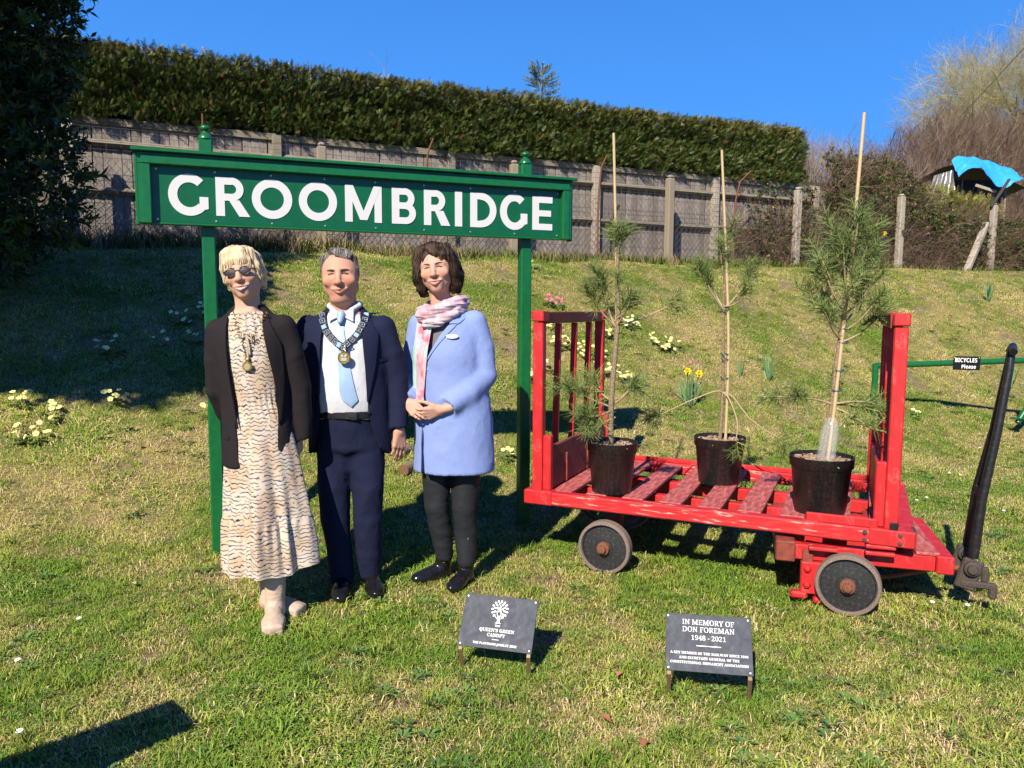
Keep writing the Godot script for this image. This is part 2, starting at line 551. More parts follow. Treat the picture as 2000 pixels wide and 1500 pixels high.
# blades leaning out of one spot; colours vary from blade to blade
func tuft(sd: int, blades: int, spread: float, lo: float, hi: float, wide: float, lean: float) -> Buf:
	var r := rng(sd)
	var b := Buf.new()
	b.coloured = true
	for i in blades:
		var an := r.randf() * TAU
		var at := Vector3(cos(an), 0, sin(an)) * spread * sqrt(r.randf())
		var to := r.randf() * TAU
		var dir := Vector3(cos(to), 0, sin(to))
		var len := r.randf_range(lo, hi)
		var tilt := lean * r.randf_range(0.55, 1.0)
		var p0 := at - Vector3(0, 0.006, 0)
		var p1 := at + (dir * sin(tilt * 0.6) + Vector3.UP * cos(tilt * 0.6)) * len * 0.55
		var p2 := p1 + (dir * sin(tilt * 1.35) + Vector3.UP * cos(tilt * 1.35)) * len * 0.45
		var side := dir.cross(Vector3.UP).rotated(Vector3.UP, r.randf_range(-0.9, 0.9)) * wide * r.randf_range(0.7, 1.2) * 0.5
		var nn := side.cross(p2 - p0).normalized()
		if nn.y < 0: nn = -nn
		nn = (nn + Vector3.UP * 1.1).normalized()
		var sh := r.randf_range(0.8, 1.18)
		b.ink = Color(sh * r.randf_range(0.92, 1.12), sh, sh * r.randf_range(0.8, 1.1))
		var k := b.put(p0 - side, nn)
		b.put(p0 + side, nn); b.put(p1 + side * 0.8, nn); b.put(p1 - side * 0.8, nn); b.put(p2, nn)
		b.face(k, k + 1, k + 2); b.face(k, k + 2, k + 3); b.face(k + 3, k + 2, k + 4)
	return b

func build_grass() -> void:
	var r := rng(21)
	var green := [[], [], []]
	var greenc := [[], [], []]
	var dry := [[], []]
	var dryc := [[], []]
	var bare := FastNoiseLite.new()
	bare.seed = 5; bare.frequency = 1.4; bare.fractal_octaves = 3
	# zones: x range, distance range, tufts per square metre
	var zones := [[-2.6, 3.4, 2.05, 3.4, 1750], [-3.4, 4.6, 3.4, 5.0, 1250], [-5.2, 6.4, 5.0, 7.0, 1250], [-6.5, 9.0, 7.0, 9.2, 1000], [-7.5, 11.5, 9.2, 12.2, 700], [-3.0, 14.0, 12.2, 15.6, 240]]
	for z in zones:
		var count := int((z[1] - z[0]) * (z[3] - z[2]) * z[4])
		for i in count:
			var d := r.randf_range(z[2], z[3])
			var x := r.randf_range(z[0], z[1])
			if absf(x) > 0.69 * d + 0.35:
				continue
			var s := (x - FENCE_X) * -FENCE_DD + (d - FENCE_D) * FENCE_DX
			if s > 0.35 and x < 5.5:
				continue
			var dn := dryness(x, d)
			var bn := bare.get_noise_2d(x, -d)
			if bn > 0.36 and r.randf() < smoothstep(0.36, 0.55, bn) * 0.6:
				continue
			var big := r.randf_range(0.75, 1.25) * (1.0 - smoothstep(-5.4, -4.2, s) * 0.08) * (1.0 + 0.5 * smoothstep(0.2, 0.5, lump.get_noise_2d(x * 1.7 + 50.0, d * 1.7)))
			var up := Vector3(ground_y(x - 0.1, d) - ground_y(x + 0.1, d), 0.2, ground_y(x, d + 0.1) - ground_y(x, d - 0.1)).normalized()
			var bas := Basis(Quaternion(Vector3.UP, (up * 2.0 + Vector3.UP * 0.5).normalized())) * Basis(Vector3.UP, r.randf() * TAU)
			var xf := Transform3D(bas.scaled_local(Vector3(big, big * r.randf_range(0.8, 1.2), big)), Vector3(x, ground_y(x, d) - 0.001, -d))
			if r.randf() < dn * 0.55 + 0.03:
				var k := r.randi() % 2
				dry[k].append(xf)
				var f := r.randf_range(0.72, 1.08)
				dryc[k].append(Color(0.66, 0.53, 0.28) * f if r.randf() < 0.75 else Color(0.36, 0.25, 0.12) * f)
			else:
				var k := r.randi() % 3
				green[k].append(xf)
				var f := r.randf_range(0.82, 1.15)
				var cc := Color(0.14, 0.255, 0.026).lerp(Color(0.39, 0.40, 0.085), clampf(dn * 1.15 + r.randf_range(-0.25, 0.25), 0, 1)) * f
				if r.randf() < 0.12: cc = Color(0.09, 0.17, 0.045) * f
				greenc[k].append(cc)
	var made := [tuft(1, 15, 0.05, 0.02, 0.046, 0.0034, 1.55), tuft(2, 13, 0.055, 0.02, 0.055, 0.0038, 1.7), tuft(3, 16, 0.045, 0.016, 0.036, 0.0032, 1.35)]
	for k in 3:
		tag(mass("lawn_grass", made[k].done(M.grass), green[k], greenc[k], self), "short green grass blades over the lawn and bank", "grass", "", "stuff")
	var old := [tuft(4, 12, 0.055, 0.02, 0.055, 0.0032, 1.8), tuft(5, 11, 0.06, 0.015, 0.05, 0.0036, 1.85)]
	for k in 2:
		tag(mass("dry_grass", old[k].done(M.straw), dry[k], dryc[k], self), "pale dead grass lying among the green blades", "grass", "", "stuff")
	# taller greener tussocks here and there
	var tx := []
	var tc := []
	for i in 15000:
		var d := r.randf_range(2.1, 12.0)
		var x := r.randf_range(-0.68, 0.68) * d
		var s := (x - FENCE_X) * -FENCE_DD + (d - FENCE_D) * FENCE_DX
		if s > -0.4 or patchy.get_noise_2d(x * 1.9 + 31.0, d * 1.9) < 0.16 + 0.14 * r.randf():
			continue
		var up := Vector3(ground_y(x - 0.1, d) - ground_y(x + 0.1, d), 0.2, ground_y(x, d + 0.1) - ground_y(x, d - 0.1)).normalized()
		tx.append(Transform3D(Basis(Quaternion(Vector3.UP, (up + Vector3.UP * 0.6).normalized())) * Basis(Vector3.UP, r.randf() * TAU) * Basis().scaled(Vector3.ONE * r.randf_range(0.5, 1.15)), g(x, d)))
		tc.append(Color(0.12, 0.22, 0.025).lerp(Color(0.26, 0.32, 0.05), r.randf()) * r.randf_range(0.75, 1.2))
	tag(mass("grass_tussocks", tuft(14, 15, 0.035, 0.035, 0.085, 0.0036, 1.25).done(M.grass), tx, tc, self), "taller fresh green tussocks scattered over lawn and bank", "grass", "", "stuff")
	# broad low weeds
	var w := Buf.new()
	w.coloured = true
	var q := rng(77)
	for i in 9:
		var an := TAU * i / 9.0 + q.randf() * 0.5
		var dir := Vector3(cos(an), 0, sin(an))
		leaf(w, dir * 0.01 + Vector3(0, 0.012, 0), (dir + Vector3.UP * q.randf_range(0.15, 0.7)).normalized(), Vector3.UP, q.randf_range(0.03, 0.06), q.randf_range(0.012, 0.022), 0.3)
	var wx := []
	var wc := []
	for i in 1900:
		var d := r.randf_range(2.1, 10.5)
		var x := r.randf_range(-0.68, 0.68) * d
		if lump.get_noise_2d(x * 2.0 + 20.0, d * 2.0) < 0.12 or (x - FENCE_X) * -FENCE_DD + (d - FENCE_D) * FENCE_DX > -0.6:
			continue
		var f := r.randf_range(0.5, 1.0)
		wx.append(Transform3D(Basis(Vector3.UP, r.randf() * TAU).scaled(Vector3.ONE * f), g(x, d)))
		wc.append(Color(0.075, 0.15, 0.03) * r.randf_range(0.7, 1.3))
	tag(mass("lawn_weeds", w.done(M.leaf), wx, wc, self), "low broad-leaved weeds growing through the turf", "weeds", "", "stuff")

# one leaf as four triangles bent along its midrib, from root along dir
func leaf(b: Buf, root: Vector3, dir: Vector3, up: Vector3, length: float, wide: float, droop := 0.2) -> void:
	var side := dir.cross(up).normalized()
	if side.length() < 0.1: side = Vector3.RIGHT
	var nn := side.cross(dir).normalized()
	var mid := root + dir * length * 0.45 - nn * 0.0
	var tip := root + dir * length - nn * length * droop
	var k := b.put(root, nn)
	b.put(mid + side * wide * 0.5 + nn * wide * 0.15, (nn - side * 0.4).normalized()); b.put(mid, nn); b.put(mid - side * wide * 0.5 + nn * wide * 0.15, (nn + side * 0.4).normalized()); b.put(tip, nn)
	b.face(k, k + 1, k + 2); b.face(k, k + 2, k + 3); b.face(k + 2, k + 1, k + 4); b.face(k + 3, k + 2, k + 4)

# ---------------------------------------------------------------- fence, hedge and what stands behind
func build_fence() -> void:
	var o := fx(0, 0.4)
	var turn := FENCE_TURN
	var root := thing("wooden_fence", "weathered grey closeboard fence with rails, running along the top of the bank", "fence", Vector3(o.x, 0, -o.y), turn)
	# local x runs along the fence, local -z away from the viewer
	var r := rng(31)
	var shapes := []
	for k in 4:
		var b := Buf.new()
		var pf := PackedVector2Array([Vector2(-0.048, -0.004), Vector2(0.048, -0.006), Vector2(0.048, 0.004), Vector2(-0.048, 0.014)])
		var h := 1.42
		# tapered board standing on y = 0
		for i in 4:
			var a := pf[i]
			var c := pf[(i + 1) % 4]
			var e := Vector3(c.y - a.y, 0, -(c.x - a.x))
			b.quad(Vector3(a.x, 0, a.y), Vector3(c.x, 0, c.y), Vector3(c.x, h, c.y), Vector3(a.x, h, a.y), Vector3((c.y - a.y), 0, -(c.x - a.x)))
		b.quad(Vector3(pf[0].x, h, pf[0].y), Vector3(pf[1].x, h, pf[1].y), Vector3(pf[2].x, h, pf[2].y), Vector3(pf[3].x, h, pf[3].y), Vector3.UP)
		shapes.append(b.done(M["board%d" % k]))
	var t := -1.9
	while t < 11.6:
		var p := fx(t, 0.45)
		var k := r.randi() % 4
		part("board", shapes[k], root, Transform3D(Basis(Vector3.UP, r.randf_range(-0.02, 0.02)) * Basis(Vector3.BACK, r.randf_range(-0.006, 0.006)), Vector3(t, 2.1 + r.randf_range(-0.012, 0.012), -0.05)))
		t += 0.102
	var posts := [-0.3, 2.23, 4.54, 6.86, 9.11, 11.3]
	var prev := -2.2
	for i in posts.size():
		var b := Buf.new()
		b.box(Transform3D(Basis(), Vector3(0, 0.78, 0)), Vector3(0.11, 1.56, 0.1), 0.008)
		part("post", b.done(M.rail if i < 3 else M.concrete_pale), root, Transform3D(Basis(), Vector3(posts[i], 2.0, 0.015)))
		for y in [2.2, 2.76, 3.30]:
			var q := Buf.new()
			var a0: float = prev + 0.06
			var a1: float = posts[i] - 0.058
			q.box(Transform3D(Basis(Vector3.RIGHT, PI / 4 if y > 2.3 else 0.0), Vector3((a0 + a1) / 2, y + r.randf_range(-0.008, 0.008), 0.0)), Vector3(a1 - a0, 0.062 if y > 2.3 else 0.13, 0.062 if y > 2.3 else 0.03), 0.004)
			part("rail", q.done(M.rail), root)
		var cp := Buf.new()
		cp.box(Transform3D(Basis(Vector3.BACK, r.randf_range(-0.004, 0.004)), Vector3((prev + posts[i]) / 2, 3.545, -0.03)), Vector3(posts[i] - prev - 0.004, 0.085, 0.05), 0.005)
		part("capping", cp.done(M.rail), root)
		prev = posts[i]
	# concrete posts of the wire fence in front
	var px := ["behind the dark evergreen tree", "behind the man's head", "behind the right end of the name board", "between the two bare bamboo canes", "white-flaked, where the brambles begin", "in the ivy beside the two daffodils", "with a sloping concrete strut leaning on it"]
	var post_t := [0.0, 2.69, 5.31, 7.93, 10.51, 12.98, 15.55]
	for k in 7:
		var p := fx(post_t[k], 0.0)
		var y0 := ground_y(p.x, p.y) - 0.1
		var b := Buf.new()
		var h := 3.44 - y0 + (0.05 if k > 4 else 0.0)
		var out := []
		for i in 6:
			var wv := 0.062 - 0.004 * i
			out.append([wv, h * i / 5.0])
		b.box(Transform3D(Basis(), Vector3(0, h * 0.5 - 0.02, 0)), Vector3(0.112, h - 0.04, 0.105), 0.012)
		b.box(Transform3D(Basis(), Vector3(0, h - 0.015, 0)), Vector3(0.085, 0.05, 0.08), 0.02)
		var post := thing("concrete_post", "weathered concrete fence post " + px[k], "fence post", Vector3(p.x, y0, -p.y), turn + r.randf_range(-0.1, 0.1), "concrete posts of the wire fence")
		post.rotation.z = r.randf_range(-0.012, 0.012)
		part("shaft", b.done(M.concrete if k in [1, 2, 3] else M.concrete_pale), post)
	# the strut against the last post
	var a := fx(15.52, 0.0)
	var f := fx(14.35, -0.3)
	var sb := Buf.new()
	var top := Vector3(a.x - 0.1, 3.1, -a.y)
	var foot := Vector3(f.x, ground_y(f.x, f.y) - 0.08, -f.y)
	sb.beam(foot, top, 0.11, 0.1, 0.012)
	tag(part("concrete_strut", sb.done(M.concrete_pale), self), "pale concrete strut leaning against the last fence post", "strut")
	# chain link between the posts
	var w := Buf.new()
	var pitch := 0.085
	var bt := -1.9
	while bt < 15.9:
		for s: float in [-1.0, 1.0]:
			var rise := 0.95
			var run := rise * 0.8
			var c0 := fx(bt, 0.06)
			var c1 := fx(bt + run * s, 0.06)
			var yb := 2.12
			wire(w, Vector3(c0.x, yb, -c0.y), Vector3(c1.x, yb + rise, -c1.y), 0.0026)
		bt += pitch
	for y in [2.35, 2.72, 3.07, 3.16, 3.25, 3.33, 3.40]:
		for k in 7:
			var c0 := fx(-1.9 + 2.6 * k, 0.06)
			var c1 := fx(-1.9 + 2.6 * (k + 1), 0.06)
			wire(w, Vector3(c0.x, y + 0.01 * sin(k * 2.0), -c0.y), Vector3(c1.x, y + 0.01 * sin(k * 2.0 + 2.0), -c1.y), 0.0028)
	var vt := -1.9
	while vt < 15.9:
		var c0 := fx(vt, 0.062)
		wire(w, Vector3(c0.x, 3.07, -c0.y), Vector3(c0.x, 3.40, -c0.y), 0.002)
		vt += 0.15
	tag(part("wire_netting", w.done(M.wire), self), "thin chain link netting with strands of wire strung between the concrete posts", "netting", "", "stuff")
	# rusty iron rods
	var rods := [[1.35, -0.02, 3.64, 0.0, "straight rusty iron rod behind the left finial of the name board"], [4.03, -0.05, 3.62, 0.10, "leaning rusty iron rod behind the middle of the name board"], [6.64, -0.06, 3.64, 0.12, "rusty iron rod with a hooked top beside a pale fence post"], [9.15, -0.06, 3.62, 0.28, "rusty iron rod bent sideways at the top, beside the middle bamboo cane"]]
	for q in rods:
		var p := fx(q[0], q[1])
		var b := Buf.new()
		var y0 := ground_y(p.x, p.y) - 0.1
		var path := PackedVector3Array([Vector3(0, 0, 0), Vector3(-0.01, 0.7, 0), Vector3(0.005, 1.15, 0), Vector3(q[3] * 0.3, (q[2] - y0) - 0.18, 0), Vector3(q[3], q[2] - y0, 0.02)])
		b.tube(path, PackedFloat32Array([0.015, 0.015, 0.015, 0.013, 0.011]), 6)
		tag(part("iron_rod", b.done(M.rust), self, Transform3D(Basis(Vector3.UP, turn), Vector3(p.x, y0, -p.y))), q[4], "iron rod", "rusty rods along the wire fence")

func wire(b: Buf, a: Vector3, c: Vector3, r: float) -> void:
	b.tube(PackedVector3Array([a, c]), PackedFloat32Array([r]), 3, false)

# a flat spray of scale-leaved foliage about 0.13 m long, growing along +y
func spray(sd: int, length := 0.13) -> Buf:
	var r := rng(sd)
	var b := Buf.new()
	b.coloured = true
	for i in 6:
		var f := i / 6.0
		var at := Vector3(0, length * f * 0.9, 0.008 * sin(f * 3.0))
		for s: float in [-1.0, 1.0]:
			var l := length * (0.55 - 0.4 * f) * r.randf_range(0.75, 1.15)
			var dir := Vector3(s * 0.75, 0.75, r.randf_range(-0.35, 0.35)).normalized()
			var sh := r.randf_range(0.7, 1.2)
			b.ink = Color(sh, sh, sh)
			var nn := Vector3(r.randf_range(-0.3, 0.3), r.randf_range(-0.2, 0.4), 1).normalized()
			var wv := length * 0.042
			var tip := at + dir * l
			var pr := Vector3(-dir.y, dir.x, 0) * wv
			var k := b.put(at - pr * 0.4, nn)
			b.put(at + dir * l * 0.45 - pr, nn); b.put(tip, nn); b.put(at + dir * l * 0.45 + pr, nn)
			b.face(k, k + 1, k + 2); b.face(k, k + 2, k + 3)
	b.ink = Color(1.25, 1.25, 1.0)
	var e := b.put(Vector3(-0.004, 0, 0), Vector3.BACK)
	b.put(Vector3(0.004, 0, 0), Vector3.BACK); b.put(Vector3(0, length * 1.1, 0.004), Vector3.BACK)
	b.face(e, e + 1, e + 2)
	return b

func build_hedge() -> void:
	var o := fx(0, 0.6)
	var root := thing("hedge", "tall clipped conifer hedge with yellowish top, rising above the wooden fence", "hedge", Vector3(o.x, 0, -o.y), FENCE_TURN)
	var r := rng(41)
	var f := FastNoiseLite.new()
	f.seed = 8; f.frequency = 0.9; f.fractal_octaves = 3
	var t0 := -2.6
	var t1 := 11.05
	var core := Buf.new()
	core.box(Transform3D(Basis(), Vector3((t0 + t1) / 2, 3.97, -0.66)), Vector3(t1 - t0 - 0.25, 0.74, 1.2), 0.05)
	core.box(Transform3D(Basis(), Vector3((t0 + t1) / 2, 2.85, -0.5)), Vector3(t1 - t0, 1.6, 0.5), 0.05)
	part("core", core.done(solid(Color(0.014, 0.018, 0.008), 0.95)), root)
	var xs := []
	var cs := []
	for i in 62000:
		var t := r.randf_range(t0, t1)
		var face := r.randf()
		var p: Vector3
		var out: Vector3
		var topy := 4.45 + 0.05 * f.get_noise_2d(t * 2.0, 3.0) + 0.07 * smoothstep(8.0, 11.0, t) + r.randf_range(-0.02, 0.02)
		if face < 0.66:
			var y := r.randf_range(3.57 + 0.10 * f.get_noise_2d(t * 3.0, 40.0), topy)
			var deep := 0.10 * f.get_noise_2d(t * 1.6, y * 2.2) + 0.05 * f.get_noise_2d(t * 6.0, y * 6.0) + 0.10 * smoothstep(3.75, 3.5, y) * f.get_noise_2d(t * 2.5, 9.0)
			p = Vector3(t, y, deep + 0.2 + 0.08 * smoothstep(4.1, 3.7, y) - r.randf() * 0.16)
			out = Vector3(r.randf_range(-0.35, 0.55), r.randf_range(-0.15, 0.9), r.randf_range(0.45, 1.0))
		elif face < 0.94:
			p = Vector3(t, topy - r.randf() * 0.12, r.randf_range(-1.3, 0.12))
			out = Vector3(r.randf_range(-0.3, 0.5), r.randf_range(0.5, 1.0), r.randf_range(-0.3, 0.5))
		else:
			var y := r.randf_range(3.5, topy)
			p = Vector3(t1 - 0.05 - r.randf() * 0.14 + 0.1 * smoothstep(3.5, 4.4, y), y, r.randf_range(-1.3, 0.0))
			out = Vector3(r.randf_range(0.4, 1.0), r.randf_range(0.1, 0.9), r.randf_range(-0.3, 0.6))
		out = out.normalized()
		var side := out.cross(Vector3(r.randf_range(-1, 1), r.randf_range(-1, 1), r.randf_range(-1, 1))).normalized()
		var sc := r.randf_range(0.6, 1.25)
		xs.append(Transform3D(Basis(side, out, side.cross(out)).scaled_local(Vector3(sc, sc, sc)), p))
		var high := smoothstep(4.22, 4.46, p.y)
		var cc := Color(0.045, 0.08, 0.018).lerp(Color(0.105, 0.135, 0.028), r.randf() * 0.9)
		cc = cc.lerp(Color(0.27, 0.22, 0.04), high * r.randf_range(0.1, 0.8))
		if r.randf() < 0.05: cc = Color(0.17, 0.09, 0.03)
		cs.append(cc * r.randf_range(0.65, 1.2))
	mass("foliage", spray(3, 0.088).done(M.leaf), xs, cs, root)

# leaf clusters through a set of ellipsoids
func crown(root: Node3D, blobs: Array, count: int, sd: int, me: Mesh, cols: Array, size: Vector2, out_only := 0.55, called := "foliage") -> void:
	var r := rng(sd)
	var xs := []
	var cs := []
	var total := 0.0
	for b in blobs: total += b[1].x * b[1].y + b[1].y * b[1].z
	for b in blobs:
		var n := int(count * (b[1].x * b[1].y + b[1].y * b[1].z) / total)
		for i in n:
			var d := Vector3(r.randfn(), r.randfn(), r.randfn()).normalized()
			var k := pow(r.randf_range(out_only, 1.0), 0.6) * r.randf_range(0.9, 1.1)
			var p: Vector3 = b[0] + d * k * b[1]
			var up := (d + Vector3(r.randfn(), r.randfn() + 0.6, r.randfn()) * 0.6).normalized()
			var side := up.cross(Vector3(r.randfn(), r.randfn(), r.randfn())).normalized()
			var s := r.randf_range(size.x, size.y)
			xs.append(Transform3D(Basis(side, up, side.cross(up)).scaled_local(Vector3.ONE * s), p))
			cs.append(cols[r.randi() % cols.size()] * r.randf_range(0.6, 1.3))
	mass(called, me, xs, cs, root)

# a shoot with pointed leaves along it, growing along +y
func shoot(sd: int, length: float, leaves: int, leaf_len: float, leaf_wide: float, spread := 0.7) -> Buf:
	var r := rng(sd)
	var b := Buf.new()
	b.coloured = true
	b.ink = Color(0.9, 0.7, 0.5)
	b.tube(PackedVector3Array([Vector3.ZERO, Vector3(0, length, 0)]), PackedFloat32Array([0.0025, 0.0012]), 3, false)
	for i in leaves:
		var f := (i + 1.0) / leaves
		var an := i * 2.4 + r.randf() * 0.4
		var dir := Vector3(cos(an) * spread, 1.0 - spread * 0.6 + 0.4 * f, sin(an) * spread).normalized()
		var sh := r.randf_range(0.75, 1.25)
		b.ink = Color(sh, sh, sh)
		leaf(b, Vector3(0, length * (0.25 + 0.75 * f), 0), dir, Vector3(-dir.x, 1.2, -dir.z).normalized(), leaf_len * r.randf_range(0.7, 1.15), leaf_wide, 0.12)
	return b

func build_left_tree() -> void:
	var base := Vector3(-4.58, ground_y(-4.58, 6.3) - 0.1, -6.3)
	var root := thing("evergreen_tree", "dark glossy-leaved evergreen tree overhanging the bank on the left", "tree", base)
	var b := Buf.new()
	b.tube(PackedVector3Array([Vector3(0, 0, 0), Vector3(0.06, 0.7, 0), Vector3(0.02, 1.5, 0.05), Vector3(0.1, 2.6, 0.0), Vector3(0.05, 3.6, 0)]), PackedFloat32Array([0.15, 0.12, 0.1, 0.07, 0.03]), 10)
	part("trunk", b.done(M.bark), root)
	var r := rng(51)
	for i in 9:
		var y := 0.8 + i * 0.3
		var an := i * 2.3
		var q := Buf.new()
		var d := Vector3(cos(an), 0.35, sin(an))
		q.tube(PackedVector3Array([Vector3(0.04, y, 0), Vector3(0.04, y, 0) + d * 0.45, Vector3(0.04, y + 0.1, 0) + d * 0.9]), PackedFloat32Array([0.04, 0.025, 0.01]), 6)
		part("limb", q.done(M.bark), root)
	var blobs := [[Vector3(0.0, 1.35, 0.1), Vector3(0.85, 0.75, 0.8)], [Vector3(0.68, 1.0, 0.25), Vector3(0.55, 0.6, 0.5)], [Vector3(0.35, 0.55, 0.35), Vector3(0.5, 0.42, 0.45)], [Vector3(0.15, 2.1, 0.1), Vector3(0.9, 0.75, 0.8)], [Vector3(0.7, 2.15, 0.1), Vector3(0.45, 0.5, 0.5)], [Vector3(0.0, 2.9, 0), Vector3(0.95, 0.7, 0.85)], [Vector3(0.75, 2.72, 0.1), Vector3(0.5, 0.5, 0.5)], [Vector3(-0.5, 1.8, 0.4), Vector3(0.9, 1.2, 0.8)], [Vector3(0.5, 1.55, 0.3), Vector3(0.55, 0.5, 0.5)]]
	crown(root, blobs, 6200, 52, shoot(6, 0.12, 8, 0.078, 0.026, 0.8).done(M.gloss_leaf), [Color(0.022, 0.044, 0.012), Color(0.03, 0.06, 0.014), Color(0.018, 0.034, 0.011), Color(0.05, 0.085, 0.02)], Vector2(0.7, 1.3))
	# the big tree beyond the left edge of the view; its shade lies on the bank
	var tall := thing("shade_tree", "tall dense evergreen beyond the left end of the garden, shading the bank", "tree", Vector3(-6.4, 0, -2.4))
	var tb := Buf.new()
	tb.tube(PackedVector3Array([Vector3(0, -0.1, 0), Vector3(0.05, 1.5, 0), Vector3(0, 3.2, 0.1), Vector3(0.1, 5.2, 0)]), PackedFloat32Array([0.28, 0.22, 0.18, 0.08]), 10)
	part("trunk", tb.done(M.bark), tall)
	for i in 8:
		var an := i * 2.1
		var q := Buf.new()
		var d := Vector3(cos(an) * 1.2, 0.55, sin(an) * 1.2)
		q.tube(PackedVector3Array([Vector3(0, 3.1 + i * 0.2, 0), Vector3(0, 3.3 + i * 0.2, 0) + d * 0.6, Vector3(0, 3.4 + i * 0.2, 0) + d * 1.4]), PackedFloat32Array([0.09, 0.06, 0.02]), 6)
		part("limb", q.done(M.bark), tall)
	var xs := []
	var cs := []
	var q := rng(53)
	var el := deg_to_rad(SUN_EL)
	var toward := Vector3(-sin(deg_to_rad(SUN_AZ)) * cos(el), sin(el), cos(deg_to_rad(SUN_AZ)) * cos(el)) / sin(el)
	for i in 9000:
		# the crown leans along the light: spots over x -9 .. -3.95, distance 0.8 .. 5.3 at height 5
		var px := q.randf_range(-8.9, -4.25)
		var pd := q.randf_range(0.85, 5.25)
		if Vector2(minf(px + 4.6, 0.0) * 0.0 + maxf(px + 4.9, 0.0), maxf(absf(pd - 3.15) - 1.6, 0.0)).length() > 0.66:
			continue
		if Vector2(px + 4.9, pd - 3.25).length() < 0.36 or Vector2(px + 4.45, pd - 4.4).length() < 0.3 or Vector2(px + 5.6, pd - 2.2).length() < 0.1:
			continue
		var up := q.randf_range(-0.75, 0.75)
		var p := Vector3(px, 5.0, -pd) + toward * up
		var dir := Vector3(q.randfn(), q.randfn() + 0.5, q.randfn()).normalized()
		var side := dir.cross(Vector3(q.randfn(), q.randfn(), q.randfn())).normalized()
		xs.append(Transform3D(Basis(side, dir, side.cross(dir)).scaled_local(Vector3.ONE * q.randf_range(1.3, 2.3)), p - tall.position))
		cs.append(Color(0.03, 0.055, 0.015) * q.randf_range(0.7, 1.3))
	mass("foliage", shoot(7, 0.16, 9, 0.12, 0.05, 0.9).done(M.gloss_leaf), xs, cs, tall)

# a bare twiggy shoot that forks, growing along +y
func twig(sd: int, length: float, forks: int, thick: float) -> Buf:
	var r := rng(sd)
	var b := Buf.new()
	b.coloured = true
	var stack := [[Vector3.ZERO, Vector3.UP, length, thick, 0]]
	while stack.size():
		var e: Array = stack.pop_back()
		var bend: Vector3 = (e[1] + Vector3(r.randfn(), r.randfn() * 0.5, r.randfn()) * 0.16).normalized()
		var mid: Vector3 = e[0] + e[1] * e[2] * 0.5
		var tip: Vector3 = mid + bend * e[2] * 0.5
		var sh := r.randf_range(0.75, 1.25)
		b.ink = Color(sh, sh, sh)
		b.tube(PackedVector3Array([e[0], mid, tip]), PackedFloat32Array([e[3], e[3] * 0.75, e[3] * 0.45]), 3, false)
		if e[4] < forks:
			for k in 3:
				var at: Vector3 = (e[0] as Vector3).lerp(tip, r.randf_range(0.4, 1.0))
				var dir: Vector3 = (bend + Vector3(r.randfn(), r.randfn() * 0.5 + 0.15, r.randfn()) * 0.5).normalized()
				stack.append([at, dir, e[2] * r.randf_range(0.45, 0.7), e[3] * 0.55, e[4] + 1])
	return b

